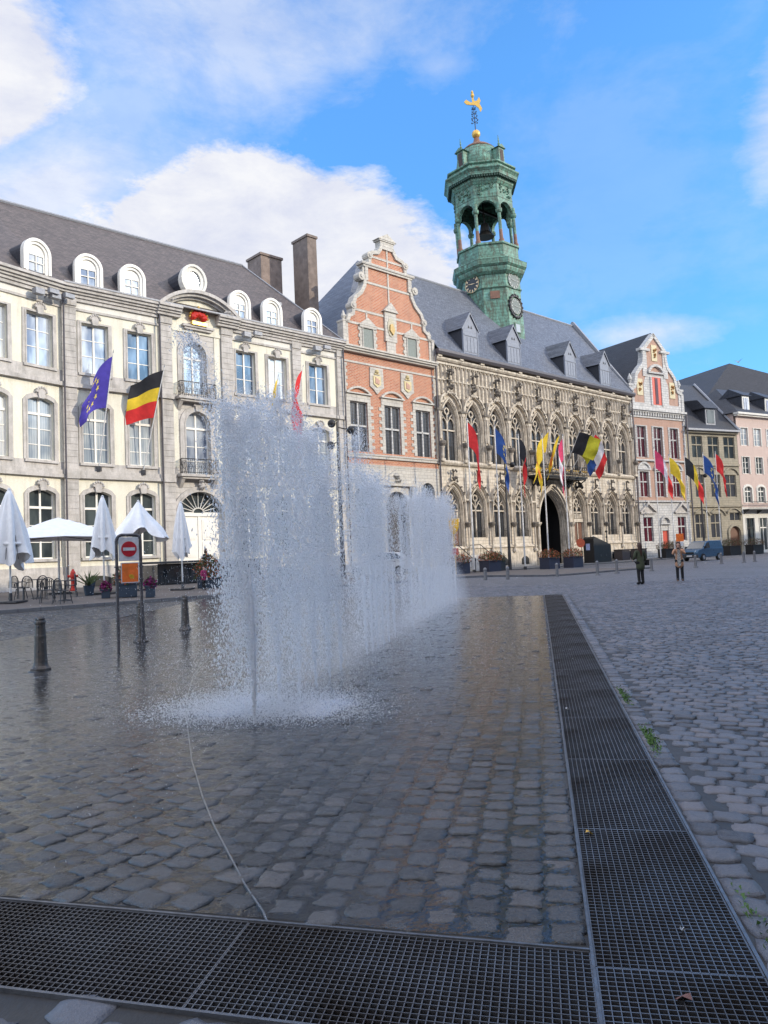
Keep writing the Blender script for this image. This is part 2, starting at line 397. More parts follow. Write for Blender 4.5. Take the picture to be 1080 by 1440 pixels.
# ================================================================== HOTEL (cream three-storey building)
hotel = building('cream_building', 'long cream rendered building with grey stone bands, white windows and brown slate roof', T0, AZ)
hotel['category'] = 'building'
XF_A = Matrix.Translation((-31.05,0,0)) @ Matrix.Rotation(R(14.1),4,'Z') @ Matrix.Translation((31.05,0,0))
cols = dict(B1=(-29.87,-28.24), B2=(-27.02,-25.42), D1=(-19.2,-17.62), D2=(-16.5,-14.92), D3=(-12.86,-11.12))
colsA = {'A1':(-33.25,-31.62), 'A0':(-36.0,-34.37), 'A00':(-39.4,-37.8)}
pil = [(-31.05,-30.22),(-24.88,-24.05),(-20.36,-19.5),(-14.4,-13.62),(-10.17,-9.52)]
def ops_of(cs):
    o = []
    for a, b in cs.values(): o += [(a,b,13.35,16.4,0), (a,b,7.92,11.28,.22), (a,b,2.3,6.0,.24)]
    return o
cops = [(-23.2,-21.5,12.95,15.55,.84), (-23.15,-21.35,7.55,10.85,.88), (-23.95,-20.5,.5,4.95,1.45)]
mb = MB(); wall(mb, -31.05, -24.05, 1.8, 17.6, ops_of({k:cols[k] for k in('B1','B2')})); wall(mb, -19.5, -9.5, 1.8, 17.6, ops_of({k:cols[k] for k in('D1','D2','D3')}))
mb.build('wall', CREAM, hotel)
mb = MB(); wall(mb, -41, -31.05, 1.8, 17.6, ops_of(colsA)); mb.build('wall', CREAM, hotel, xf=XF_A)
mb = MB(); wall(mb, -24.05, -19.5, .3, 19.0, cops, 0, .5); mb.build('centre_bay', GREY_ST, hotel)
# grey plinth, bands, pilasters
def grey(a, b, xf=None):
    for nm, bx in (('plinth',((-.10,.25,0,1.33),(-.05,.25,1.33,1.8))),('stone_band',((-.22,.1,6.98,7.18),(-.14,.1,7.18,7.44),(-.045,.1,7.44,7.9))),('stone_band',((-.24,.1,12.39,12.62),(-.06,.1,12.62,13.33))),('frieze_moulding',((-.09,.1,17.08,17.22),))):
        mb = MB()
        for q in bx: mb.box(a,b,*q)
        mb.build(nm, GREY_TR, hotel, xf=xf)
grey(-31.04,-24.06); grey(-19.49,-9.52); grey(-41,-31.06,XF_A)
def courses(mb, a, b, z0, z1, y0=-.17, y1=.02, h=.375):
    z = z0
    while z < z1-.1:
        mb.box(a,b,y0,y1,z+.018,min(z+h,z1)); mb.box(a+.03,b-.03,y0+.03,y1,z-.001,z+.019); z += h
for a, b in pil:
    mb = MB(); courses(mb,a,b,1.8,6.95); courses(mb,a,b,7.48,12.36); courses(mb,a,b,12.66,17.3)
    mb.box(a-.06,b+.06,-.24,.02,1.33,1.8); mb.box(a-.06,b+.06,-.25,.02,.1,1.33)
    mb.box(a-.03,b+.03,-.27,.02,6.95,7.48); mb.box(a-.03,b+.03,-.29,.02,12.36,12.66); mb.box(a-.03,b+.03,-.24,.02,17.3,17.95)
    mb.build('pilaster', GREY_TR, hotel)
# frieze + cornice (broken under the curved pediment)
def cornice(mb, a, b, y=0):
    mb.box(a,b,-.42+y,.3,17.98,18.12); mb.box(a,b,-.55+y,.3,18.12,18.30); mb.box(a,b,-.68+y,.35,18.30,18.46); mb.box(a,b,-.30+y,.3,17.80,17.98)
for q in ((-31.05,-25.0),(-19.4,-9.5)): mb = MB(); mb.box(*q,-.055,.1,17.22,17.60); mb.build('frieze', WHITE_FR, hotel)
mb = MB(); mb.box(-41,-31.05,-.055,.1,17.22,17.60); mb.build('frieze', WHITE_FR, hotel, xf=XF_A)
mb = MB(); cornice(mb,-31.05,-25.1); cornice(mb,-19.1,-9.52); cornice(mb,-25.1,-23.5,-.12); cornice(mb,-20.75,-19.1,-.12)
mb.box(-31.05,-25,-.2,.2,17.60,17.80); mb.box(-19.4,-9.5,-.2,.2,17.60,17.80)
mb.build('cornice', GREY_TR, hotel)
mb = MB(); cornice(mb,-41,-31.05); mb.box(-41,-31.05,-.2,.2,17.60,17.80); mb.build('cornice', GREY_TR, hotel, xf=XF_A)
# pediment
ac = arch(-25.0,-19.2,18.3,1.28,14)
mb = MB(); mb.strip(ac, offset(ac,.22), -.75, .4); mb.strip(offset(ac,-.18), ac, -.55, .4); mb.strip(offset(ac,-.32), offset(ac,-.18), -.3, .4)
for x in (-24.4,-19.9): mb.lump((x,-.5,18.65),.35,9)
mb.build('pediment_arch', GREY_TR, hotel)
mb = MB(); tp = arch(-24.9,-19.3,17.0,2.75,14); mb.prism([( -24.05,17.0)]+[(max(-24.05,min(-19.5,x)),z) for x,z in arch(-24.9,-19.3,18.1,1.38,14)]+[(-19.5,17.0)],-.09,.1)
mb.build('tympanum', CREAM, hotel)
mb = MB(); mb.box(-23.3,-21.0,-.38,.0,17.35,17.5); mb.box(-23.15,-21.15,-.28,.0,17.2,17.35)
mb.build('crown_shelf', GREY_TR, hotel)
cr = MB(); cr.mi = 0
for k in range(5):
    a = PI*(k+.5)/5; cr.ball((-22.15+.42*math.cos(a), -.3, 18.0+.30*math.sin(a)), .26, 8)
cr.mi = 1; cr.box(-22.7,-21.6,-.50,-.2,17.5,17.72)
for k in range(9):
    a = PI*k/8; cr.ball((-22.15+.66*math.cos(a), -.36, 18.05+.55*math.sin(a)), .09, 6)
cr.ball((-22.15,-.36,18.72),.12,6)
cr.build('crown', [RED, GOLD], hotel)
# windows
for xf, cs in ((None, cols), (XF_A, colsA)):
    for k, (a, b) in cs.items():
        fl = random.random()
        casement(hotel, a,b,13.35,16.4,0,(.36,.68),.26,G_SKY,xf,sill=GREY_TR,surround='key')
        casement(hotel, a,b,7.92,11.28,.22,(.25,.5),.26,G_BLUE,xf,transom=.74,sill=GREY_TR,surround='key' if xf is None else 'key')
        casement(hotel, a,b,2.3,6.0,.24,(.24,.48),.26,G_DARK,xf,transom=.74,sill=GREY_TR,surround='key')
casement(hotel,-23.2,-21.5,12.95,15.55,.84,(.25,.5),.4,G_SKY,transom=.70,surround='key',sur_w=.42)
casement(hotel,-23.15,-21.35,7.55,10.85,.88,(.22,.45),.4,G_SKY,transom=.74,surround='key',sur_w=.42)
# cream edges of the centre bay, balconies
for a,b in ((-24.0,-23.66),(-20.86,-20.42)):
    for z0,z1 in ((7.95,12.3),(12.8,17.0)): mb = MB(); mb.box(a,b,-.03,.05,z0,z1); mb.build('cream_panel', CREAM, hotel)
def balcony(zf, name):
    m = MB(); m.box(-23.85,-20.9,-.62,.0,zf-.16,zf); m.box(-23.7,-21.05,-.5,0,zf-.30,zf-.16)
    for x in (-23.6,-21.2): m.prism_x([(-.45,zf-.3),(0,zf-.3),(0,zf-.9)],x-.12,x+.12)
    f = m.build('balcony_slab', GREY_TR, hotel)
    r = MB(); zt = zf+1.0
    def pt(u):      # path round the balcony
        L = [(-23.6,0),(-23.7,-.5),(-21.05,-.5),(-21.15,0)]
        segs = [.5,2.65,.5]; t = u*3.65
        for (p,q),l in zip(zip(L[:-1],L[1:]),segs):
            if t <= l: return (p[0]+(q[0]-p[0])*t/l, p[1]+(q[1]-p[1])*t/l)
            t -= l
        return L[-1]
    P = [pt(i/24) for i in range(25)]
    r.path([(x,y,zt) for x,y in P],.028); r.path([(x,y,zf+.12) for x,y in P],.02)
    for i,(x,y) in enumerate(P):
        bul = .12 if i%3 else 0
        r.path([(x,y,zf+.02),(x,y-bul,zf+.3),(x,y-bul*.5,zf+.6),(x,y,zt)],.014)
        if i%3==1:
            r.path([(x+.13*math.cos(a),y-.04,zf+.5+.17*math.sin(a)) for a in np.linspace(0,2*PI,9)],.014,4)
            r.path([(x+.09*math.cos(a),y-.04,zf+.8+.09*math.sin(a)) for a in np.linspace(0,2*PI,7)],.012,4)
    r.build('railing', BLACK, f)
balcony(12.6,''); balcony(7.5,'')
# carriage door
mb = MB(); ring(mb,-23.95,-20.5,.3,4.95,1.45,.34,-.12,.1,12); ring(mb,-23.95,-20.5,.3,4.95,1.45,.12,-.18,-.1,12)
mb.ball((-22.2,-.2,6.8),.22,8); mb.lump((-22.2,-.2,6.9),.4,10)
door = MB(); door.box(-23.95,-20.5,.3,.42,.5,4.8); door.box(-23.95,-20.5,.22,.4,4.8,5.02); door.box(-22.29,-22.15,.25,.42,.5,4.8)
for cx in (-23.08,-21.37):
    for (z0,z1) in ((.8,1.9),(2.1,3.1),(3.25,4.6)):
        door.box(cx-.62,cx+.62,.265,.3,z0,z1); door.box(cx-.5,cx+.5,.25,.28,z0+.12,z1-.12)
dd = door.build('door', WHITE, hotel); dd['label'] = 'white double carriage door'
mb.build('door_surround', GREY_TR, dd)
fan = MB(); xc=-22.22; half=1.72
for i in range(11):
    a = PI*(i+.0)/10; fan.tube((xc+.35*math.cos(a),.3,5.05+.25*math.sin(a)),(xc+half*math.cos(a),.3,5.03+1.4*math.sin(a)),.03,.03,4)
fan.path([(xc+.4*math.cos(a),.3,5.05+.3*math.sin(a)) for a in np.linspace(0,PI,9)],.04,4)
fo = fan.build('fanlight', WHITE, dd); glass_poly(-23.9,-20.55,5.02,5.03,1.38,.36).build('pane', G_DARK, fo)
# roof
mb = MB()
mb.add([(-40.7,0.1,18.46),(-9.55,.1,18.46),(-9.55,-.5,18.46),(-31.05,-.5,18.46),(-14.4,6.2,25.5),(-34,6.2,25.5),(-9.55,12.4,18.46),(-40,12.4,18.46)],[(3,2,4,5),(2,6,4),(6,7,5,4)])
mb.add([(-31.05,-.5,18.46),(-34,6.2,25.5),(-44,3.8,25.4),(-40.9,-3.0,18.46),(-48,10,18.4)],[(0,1,2,3),(1,2,4)])
mb.build('roof', SLATE_H, hotel)
mb = MB(); mb.tube((-34,6.2,25.55),(-14.4,6.2,25.55),.12,.12,6); mb.tube((-34,6.2,25.55),(-44,3.8,25.45),.12,.12,6); mb.tube((-14.4,6.2,25.55),(-9.55,-.5,18.5),.07,.07,6); mb.box(-31.05,-9.55,-.72,-.5,18.46,18.56)
mb.build('ridge_cap', LEAD, hotel)
def dormer_h(xc, xf=None):
    m = MB(); a, b = xc-.78, xc+.78; z0, zs, h, y = 18.6, 19.72, .78, -.4
    inner = opening_curve(a+.26,b-.26,z0,zs,.52); outer = opening_curve(a,b,z0,zs,h)
    m.strip(inner, outer, y, y+.3); m.strip(offset(outer,-.1), offset(outer,.07), y-.09, y+.25)
    d = m.build('dormer', WHITE, hotel, xf=xf)
    f = MB(); f.box(a+.26,b-.26,y+.1,y+.2,19.62,20.3); f.box(xc-.025,xc+.025,y+.08,y+.14,18.75,19.65); f.box(a+.26,b-.26,y+.08,y+.14,19.18,19.23)
    f.box(a+.26,a+.34,y+.08,y+.16,18.7,19.7); f.box(b-.34,b-.26,y+.08,y+.16,18.7,19.7)
    w = f.build('window', WHITE, d, xf=xf)
    g = MB(); g.quad((a+.3,y+.15,18.7),(b-.3,y+.15,18.7),(b-.3,y+.15,19.65),(a+.3,y+.15,19.65)); g.build('pane', G_SKY, w, xf=xf)
    c = MB(); o = arch(a,b,zs,h,6)
    o = [(a,z0-.1)]+o+[(b,z0-.1)]
    L = len(o); yb = [max(y+.3,(z-18.46)/1.05-.4) for x,z in o]
    c.add([(x,y+.28,z) for x,z in o]+[(x,yb[i]+.25,z) for i,(x,z) in enumerate(o)], [(i,i+1,L+i+1,L+i) for i in range(L-1)])
    c.build('dormer_cheek', DORM_S, d, xf=xf)
for x in (-29.5,-26.75,-18.95,-16.25,-12.6): dormer_h(x)
for x in (-32.75,-35.9): dormer_h(x, XF_A)
m = MB()
ov = lambda r,rz,n=20: [(-22.35+r*math.cos(2*PI*i/n), 20.62+rz*math.sin(2*PI*i/n)) for i in range(n+1)]
m.strip(ov(.52,.62), ov(.86,.98), -.2, .35); m.strip(ov(.78,.9), ov(.95,1.06), -.3, .1); m.box(-23.2,-21.5,-.2,.35,19.3,19.75)
d = m.build('oculus_dormer', WHITE_FR, hotel); g = MB(); g.add([(x,-.05,z) for x,z in ov(.55,.65)[:-1]],[tuple(range(20))]); g.build('pane', G_BLUE, d)
c = MB(); o = ov(.86,.98); c.add([(x,.4,z) for x,z in o]+[(x,max(.5,(z-18.46)/1.05)+.2,z) for x,z in o],[(i,i+1,22+i,21+i) for i in range(20)]); c.build('dormer_cheek', DORM_S, d)
# chimneys, skylight, downpipes, floodlights
m = MB(); m.box(-9.7,-8.75,3.6,5.6,19,28.3); m.box(-9.78,-8.67,3.5,5.7,28.3,28.5); m.build('chimney', simple('chimney_render',(.20,.155,.13),.8,0,.2,2), hotel)
m = MB(); m.box(-12.3,-10.2,6.6,8.6,22,27.1); m.box(-12.4,-10.1,6.5,8.7,27.1,27.3); m.build('chimney', simple('chimney_render_b',(.25,.19,.16),.8,0,.2,2), hotel)
m = MB(); m.box(-34.1,-33.2,5.7,6.7,24.5,28.5); m.build('chimney', simple('chimney_render_c',(.22,.18,.16),.8), hotel)
m = MB(); m.box(-14.6,-13.5,2.2,2.9,21.0,21.55); m.build('skylight', LEAD, hotel, xf=None)
for x in (-31.0,-24.95,-9.62): 
    m = MB(); m.tube((x,-.34,.5),(x,-.34,17.9),.055,.055,8); m.build('downpipe', ZINC_D, hotel)
for x, xf in ((-32.6,XF_A),(-31.6,XF_A),(-18.4,None),(-12.2,None)):
    m = MB(); m.box(x-.45,x+.1,-.75,-.35,17.3,17.62); m.box(x+.3,x+.9,-.9,-.65,17.5,17.75); m.tube((x,-.4,17.5),(x,0,17.5),.03); m.tube((x+.5,-.8,17.6),(x+.5,0,17.4),.03)
    m.build('floodlight', LEAD, hotel, xf=xf)
# basement openings
for a, b in list(cols.values()):
    m = MB(); p = arch(a-.1,b+.1,.95,.25,6); m.add([(x,-.108,z) for x,z in [(a-.1,.4)]+p+[(b+.1,.4)]],[tuple(range(len(p)+2))]); m.build('cellar_opening', BLACK, hotel)
m = MB(); m.box(-41,-31.05,.5,12,0,18.3); m.build('inner_block', GREY_ST, hotel, xf=XF_A)
m = MB(); m.box(-31.0,-9.6,.62,12,0,18.4); m.build('inner_block', GREY_ST, hotel)

# ================================================================== BRICK HOUSE with scrolled gable
bh = building('brick_gable_house', 'red brick house with scrolled stone gable and three tall mullioned windows', T0, AZ)
wins = [(-8.9,-7.05),(-5.2,-3.38),(-1.56,.22)]
mb = MB(); wall(mb,-9.48,1.02,9.0,18.0,[(a,b,10.0,14.0,0) for a,b in wins],0,.3); mb.build('wall', BRICK, bh)
mb = MB(); wall(mb,-9.48,1.02,.0,9.0,[(-8.8,-7.0,2,6.3,.9),(-5.6,-3.0,.4,5.6,1.3),(-1.3,.3,2.2,7.0,.75)],-.02,.4); mb.build('ground_floor_wall', PALE_ST, bh)
for a,b,c,d,h in ((-8.8,-7.0,2,6.3,.9),(-1.3,.3,2.2,7.0,.75)): casement(bh,a,b,c,d,h,(.3,.6),.3,G_DARK,cols=2,surround=True,sur_mat=PALE_ST,frame=LEAD)
m = MB(); m.box(-5.6,-3.0,.3,.4,.4,6.9); dr = m.build('door', simple('dark_portal',(.05,.05,.06),.5), bh)
m = MB(); ring(m,-5.6,-3.0,.2,5.6,1.3,.35,-.2,.05); m.box(-6.4,-2.2,-.35,.05,7.35,7.6); m.prism([(-6.3,7.6),(-2.3,7.6),(-4.3,8.7)],-.25,.05)
for x in (-6.1,-2.5): m.tube((x,-.2,.4),(x,-.2,7.3),.2,.17,10)
m.lump((-4.3,-.3,8.0),.45,10); m.build('door_surround', PALE_ST, dr)
for a, b in wins:
    m = MB(); xc=(a+b)/2; m.box(xc-.07,xc+.07,.1,.3,10,14); m.box(a,b,.1,.3,12.0,12.16); m.box(a,a+.06,.1,.3,10,14); m.box(b-.06,b,.1,.3,10,14); m.box(a,b,.1,.3,13.92,14)
    w = m.build('window', WASH_ST, bh)
    m = MB(); m.quad((a,.24,10),(b,.24,10),(b,.24,14),(a,.24,14)); m.build('pane', G_LEAD, w)
    m = MB()
    for i in range(1,8):
        x = a+(b-a)*i/8
        if i!=4: m.box(x-.012,x+.012,.215,.235,10,14)
    for i in range(1,16): z = 10+.25*i; m.box(a,b,.218,.238,z-.01,z+.01)
    m.build('glazing_bars', DARKM, w)
    m = MB()
    for k in range(15):                                   # toothed quoins
        z = 10.0+k*.27; e = .62 if k%2 else .34
        m.box(a-e,a-.0,-.05,.02,z,z+.265); m.box(b,b+e,-.05,.02,z,z+.265)
    m.box(a-.32,b+.32,-.07,.02,14.0,14.6)
    pa = arch(a-.35,b+.35,14.62,.55,8); m.strip(offset(pa,-.1),offset(pa,.06),-.2,.02); m.box(a-.42,b+.42,-.22,.02,14.58,14.68)
    m.build('surround', PALE_ST, w)
m = MB()
m.box(-9.48,1.02,-.22,.1,9.72,9.86); m.box(-9.48,1.02,-.15,.1,9.5,9.72); m.box(-9.48,1.02,-.05,.05,17.08,17.26); m.box(-9.48,1.02,-.05,.05,8.86,9.04)
m.box(-9.6,1.04,-.35,.2,17.9,18.06); m.box(-9.6,1.04,-.5,.2,18.06,18.22); m.box(-9.6,1.04,-.6,.2,18.22,18.36)
for k in range(30):
    z = 10+k*.27; e = .35 if k%2 else .2
    if z < 17.0: m.box(-9.48,-9.48+e+.1,-.045,.02,z,z+.265); m.box(1.02-e,1.02,-.045,.02,z,z+.265)
m.build('stone_band', PALE_ST, bh)
for xc in (-5.95,-2.45):
    m = MB(); m.mi = 0; m.prism([(xc-.75,15.4),(xc-.4,15.2),(xc,14.8),(xc+.4,15.2),(xc+.75,15.4),(xc+.7,17.0),(xc-.7,17.0)],-.1,.02)
    m.mi = 1; m.prism([(xc-.4,15.6),(xc,15.35),(xc+.4,15.6),(xc+.42,16.3),(xc-.42,16.3)],-.16,-.05)
    m.mi = 2; m.prism([(xc-.25,15.7),(xc+.15,15.6),(xc+.25,15.95),(xc,16.1),(xc-.2,16.2)],-.2,-.12)
    m.mi = 1; m.ball((xc,-.12,16.65),.2,8); m.box(xc-.3,xc+.3,-.18,-.05,16.42,16.52)
    m.build('coat_of_arms', [PALE_ST, simple('pale_gold',(.62,.50,.25),.5), simple('shield_red',(.52,.30,.22),.6)], bh)
# gable
outL = [(-9.35,18.36),(-9.35,20.3),(-8.95,20.45),(-8.75,20.9),(-8.35,21.1),(-8.30,21.9),(-8.05,22.5),(-7.35,23.1),(-7.0,23.7),(-6.95,24.2),(-6.75,24.2),(-6.75,25.4),(-6.35,25.6),(-6.3,26.2),(-6.0,26.7),(-5.3,26.85),(-5.0,27.3),(-4.9,27.45)]
cx = -4.2
pts = outL+[(2*cx-x,z) for x,z in reversed(outL)]
inn = [(x+(.28 if x<cx else -.28), min(z,27.2)) for x,z in outL]; 
m = MB()
half = outL
for (a,b),(c,d) in zip(half[:-1],half[1:]):
    if d-b > 1e-3: m.quad((a,-.05,b),(2*cx-a,-.05,b),(2*cx-c,-.05,d),(c,-.05,d))
m.build('gable_wall', BRICK, bh)
m = MB()
full = outL+[(2*cx-x,z) for x,z in reversed(outL)]
m.strip(offset(full,-.26), offset(full,.06), -.2, .5)
for x in (-9.1,.7): m.box(x-.28,x+.28,-.12,.5,18.36,20.3); m.box(x-.35,x+.35,-.2,.55,20.25,20.4); m.lathe([(.16,0),(.1,.15),(.2,.35),(.14,.55),(.02,.85)],(x,.1,20.4),8)
for x,z,r in ((-7.25,24.35,.34),(-8.25,21.75,.3),(-6.25,26.3,.3)):
    for sx in (x, 2*cx-x): 
        m.prism([(sx+r*math.cos(2*PI*i/14), z+r*math.sin(2*PI*i/14)) for i in range(14)],-.26,.45); m.prism([(sx+r*.45*math.cos(2*PI*i/10), z+r*.45*math.sin(2*PI*i/10)) for i in range(10)],-.33,-.2)
m.box(-7.2,-1.2,-.3,.5,25.42,25.62); m.box(-7.0,-1.4,-.22,.5,25.25,25.42)
m.box(-4.95,-3.45,-.15,.5,27.4,27.9); m.box(-5.1,-3.3,-.22,.55,27.9,28.02); m.prism([(-5.25,28.02),(-3.15,28.02),(-4.2,28.6)],-.25,.55)
m.box(-4.27,-4.13,-.11,0,22.6,27.3)
for z,xa in ((20.35,-9.1),(21.5,-8.3),(24.0,-6.9),(26.3,-6.3)): m.box(xa,2*cx-xa,-.10,0,z-.09,z+.09)
m.box(-7.0,-6.6,-.1,0,24.1,25.3); m.box(2*cx+6.6,2*cx+7.0,-.1,0,24.1,25.3)
m.box(-6.85,-6.7,-.1,0,20.4,21.5); m.box(2*cx+6.7,2*cx+6.85,-.1,0,20.4,21.5)
m.build('gable_stonework', PALE_ST, bh)
for x in (-6.75,-1.75):
    m = MB(); m.box(x-.55,x+.55,-.12,.0,18.4,20.05); w = m.build('shuttered_window', G_GREEN, bh)
    m = MB(); m.box(x-.62,x-.55,-.2,.0,18.36,20.1); m.box(x+.55,x+.62,-.2,.0,18.36,20.1)
    for k in range(6): e=.38 if k%2 else .25; m.box(x-.62-e,x-.6,-.13,0,18.4+k*.29,18.68+k*.29); m.box(x+.6,x+.62+e,-.13,0,18.4+k*.29,18.68+k*.29)
    m.box(x-.9,x+.9,-.22,0,20.1,20.3); m.prism([(x-1.0,20.3),(x+1.0,20.3),(x,20.95)],-.25,0); m.build('surround', PALE_ST, w)
m = MB(); m.mi=0; m.box(-4.85,-3.55,-.22,0,19.4,21.9); m.prism([(-5.05,21.9),(-3.35,21.9),(-4.2,22.7)],-.35,0); m.box(-4.7,-3.7,-.18,0,18.4,19.4)
m.mi=1; m.prism([(-4.2+.42*math.cos(2*PI*i/12),20.6+.8*math.sin(2*PI*i/12)) for i in range(12)],-.28,-.2); m.mi=2; m.prism([(-4.45,20.3),(-4.1,19.95),(-3.9,20.4),(-4.15,20.9),(-4.4,20.8)],-.4,-.27)
m.build('carved_niche', [PALE_ST, simple('pale_panel',(.5,.45,.33),.6), simple('ochre_carving',(.55,.36,.10),.5)], bh)
m = MB(); m.add([(-9.48,0,18.3),(-9.48,14,18.3),(1.1,14,18.3),(1.1,.3,19.4),(-1.2,7,29.4),(1.1,7,29.4),(-9.48,.35,18.3)],[(6,1,4),(6,4,5,3),(1,2,5,4)]); m.build('roof', SLATE_T, bh)
m = MB(); m.tube((.9,-.35,0),(.9,-.35,19.4),.07,.07,8); m.build('downpipe', ZINC_D, bh)
m = MB(); m.box(-9.45,1.0,.5,13.5,0,18.2); m.build('inner_block', BRICK, bh)

# ================================================================== GOTHIC TOWN HALL
th = building('gothic_town_hall', 'gothic stone town hall with pointed windows, blind tracery and blue slate roof', T0, AZ)
XL, XR = 1.08, 34.55
bc = [2.66+3.31*k for k in range(10)]
up = [(c-1.03,c+1.03,9.9,13.2,2.05) for c in bc]
gb = [k for k in range(10) if k not in (4,5)]
go = [(bc[k]-.98,bc[k]+.98,(3.0 if k not in(0,6) else 1.4),5.6,1.8) for k in gb]
PC = 17.75
mb = MB(); wall(mb,XL,XR,9.5,19.0,up,0,.42); mb.build('upper_wall', TH_STONE, th)
mb = MB(); wall(mb,XL,XR,0,9.5,go+[(PC-2.75,PC+2.75,0.15,4.2,3.7)],0,.45); mb.build('lower_wall', TH_STONE, th)
def gothic(c, hw, z0, zs, h, ztr, door=False):
    a, b = c-hw, c+hw; y = .3
    m = MB(); m.box(c-.055,c+.055,y-.1,y+.05,z0,zs+h*.45)
    m.box(a,b,y-.1,y+.05,ztr-.06,ztr+.06); m.box(a,a+.09,y-.08,y+.05,z0,zs); m.box(b-.09,b,y-.08,y+.05,z0,zs)
    for x0,x1 in ((a+.06,c),(c,b-.06)):
        ring(m,x0+.07,x1-.07,zs-.35,zs-.12,.62,.07,y-.1,y+.04,5)
    rr = .34; zc = zs+h*.56
    m.strip([(c+rr*.68*math.cos(2*PI*i/12),zc+rr*.68*math.sin(2*PI*i/12)) for i in range(13)],[(c+rr*math.cos(2*PI*i/12),zc+rr*math.sin(2*PI*i/12)) for i in range(13)],y-.1,y+.04)
    for i in range(4):
        q = PI/4+PI/2*i; m.ball((c+rr*.62*math.cos(q),y-.03,zc+rr*.62*math.sin(q)),.07,5)
    for sx in (-1,1):   # spandrel infill beside the circle
        m.tube((c+sx*.30,y-.03,zs+.5),(c+sx*hw*.78,y-.03,zs+h*.48),.05,.05,5)
    inner = arch(a+.11,b-.11,zs,h-.12); m.strip(inner, arch(a,b,zs,h), y-.06, y+.05)
    w = m.build('window', TH_TRIM, th)
    glass_poly(a,b,z0,zs,h-.02,y+.06).build('pane', G_LEAD, w)
    g = MB()
    zz = z0+.3
    while zz < zs+h*.5: g.box(a,b,y+.03,y+.045,zz-.012,zz+.012); zz += .33
    for x in (a+hw*.5,b-hw*.5): g.box(x-.012,x+.012,y+.03,y+.048,z0,zs+.3)
    g.build('glazing_bars', BLACK, w)
    s = MB()
    for wd,y0 in ((.08,-.02),(.17,-.10),(.24,-.16)): ring(s,a-(wd-.08),b+(wd-.08),z0,zs,h+(wd-.08)*1.3,.08,y0,.1)
    s.build('surround', TH_TRIM, w)
    if door:
        d = MB(); d.box(a+.12,b-.12,y-.02,y+.055,z0,4.4); d.box(c-.04,c+.04,y-.06,y,z0,4.4)
        for sx in (-.48,.48):
            for q0,q1 in ((z0+.2,z0+1.1),(z0+1.3,4.2)): d.box(c+sx-.32,c+sx+.32,y-.05,y,q0,q1)
        d.build('door', WOODR, w); t2 = MB(); t2.box(a,b,y-.2,y+.05,4.4,4.75)
        for i in range(5): t2.box(a+.1+i*.36,a+.3+i*.36,y-.15,y,4.8,5.3)
        t2.build('door_lintel', TH_TRIM, w)
for c in bc: gothic(c,1.03,9.9,13.2,2.05,12.62)
for k in gb: gothic(bc[k],.98,(3.0 if k not in(0,6) else 1.4),5.6,1.8,5.46,k in(0,6))
# iron grilles under the ground windows
for k in gb:
    if k in (0,6): continue
    c = bc[k]; g = MB()
    for i in range(11): x = c-.9+.18*i; g.tube((x,-.05,3.0),(x,-.05,3.75),.02,.012,4); g.tube((x,-.05,3.75),(x,-.05,3.85),.03,.002,4)
    g.box(c-.93,c+.93,-.07,-.04,3.55,3.59); g.build('window_grille', BLACK, th)
# upper order: shafts, hoods, crockets, blind tracery
def ogee(c, hw, zs, za, n=10):
    L = []
    for i in range(n+1):
        t = i/n; x = hw*(1-t)**1.0; 
        f = math.sin(min(1,t*1.25)*PI/2)*.80 if t < .8 else .80+.20*((t-.8)/.2)**1.3
        L.append((c-hw*math.cos(min(t*1.12,1)*PI/2)*1.0 if t<.89 else c, zs+(za-zs)*f))
    L[-1] = (c, za)
    return L+[(2*c-x,z) for x,z in reversed(L[:-1])]
for c in bc:
    hd = MB(); cro = MB()
    p = [(c-1.42,13.9)]+arch(c-1.42,c+1.42,14.25,1.72,8)+[(c+1.42,13.9)]
    hd.strip(p, offset(p,.17), -.34, .0); hd.strip(offset(p,-.12), p, -.24, 0)
    hd.prism([(c-.2,15.85),(c+.2,15.85),(c+.07,16.5),(c-.07,16.5)],-.34,0)
    cro.lump((c,-.38,16.55),.42,10); cro.lump((c,-.34,17.15),.18,5)
    for sx in (-1,1):
        for (dx,z) in ((.55,15.75),(.95,15.2),(1.22,14.75)): cro.lump((c+sx*dx,-.34,z+.12),.15,4)
    cro.box(c-.05,c+.05,-.36,-.2,16.4,17.9); cro.lump((c-.3,-.42,17.72),.28,6); cro.lump((c+.3,-.42,17.72),.28,6); cro.lump((c,-.48,17.95),.24,5); cro.box(c-.3,c+.3,-.4,-.2,17.0,17.1)
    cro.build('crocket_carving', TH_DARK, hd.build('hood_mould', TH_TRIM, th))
tr = MB(); x = XL+.2
cells = []
while x < XR-.2: cells.append(x); x += .5517
for i, x in enumerate(cells):
    # distance to the hood below
    c = min(bc, key=lambda q: abs(q-x)); dx = abs(x-c)
    zb = 14.4 if dx > 1.45 else 14.25+1.9*math.sqrt(max(0,1-(dx/1.62)**1.7))
    tr.prism_z([(x-.09,-.001),(x-.05,-.13),(x,-.20),(x+.05,-.13),(x+.09,-.001)],zb,18.3)
    x2 = x+.5517
    if x2 < XR:
        p = arch(x+.07,x2-.07,18.15,.3,4); tr.strip(p, [(q[0], 18.62) for q in p], -.14, 0)
        for zq in (16.75,): 
            p = arch(x+.07,x2-.07,zq,.26,4)
            if zb < zq-.1: tr.strip(p, [(q[0], zq+.32) for q in p], -.10, 0)
tr.box(XL,XR,-.16,0,17.02,17.12); tr.box(XL,XR,-.22,0,18.45,18.62)
tr.build('blind_tracery', TH_TRIM, th)
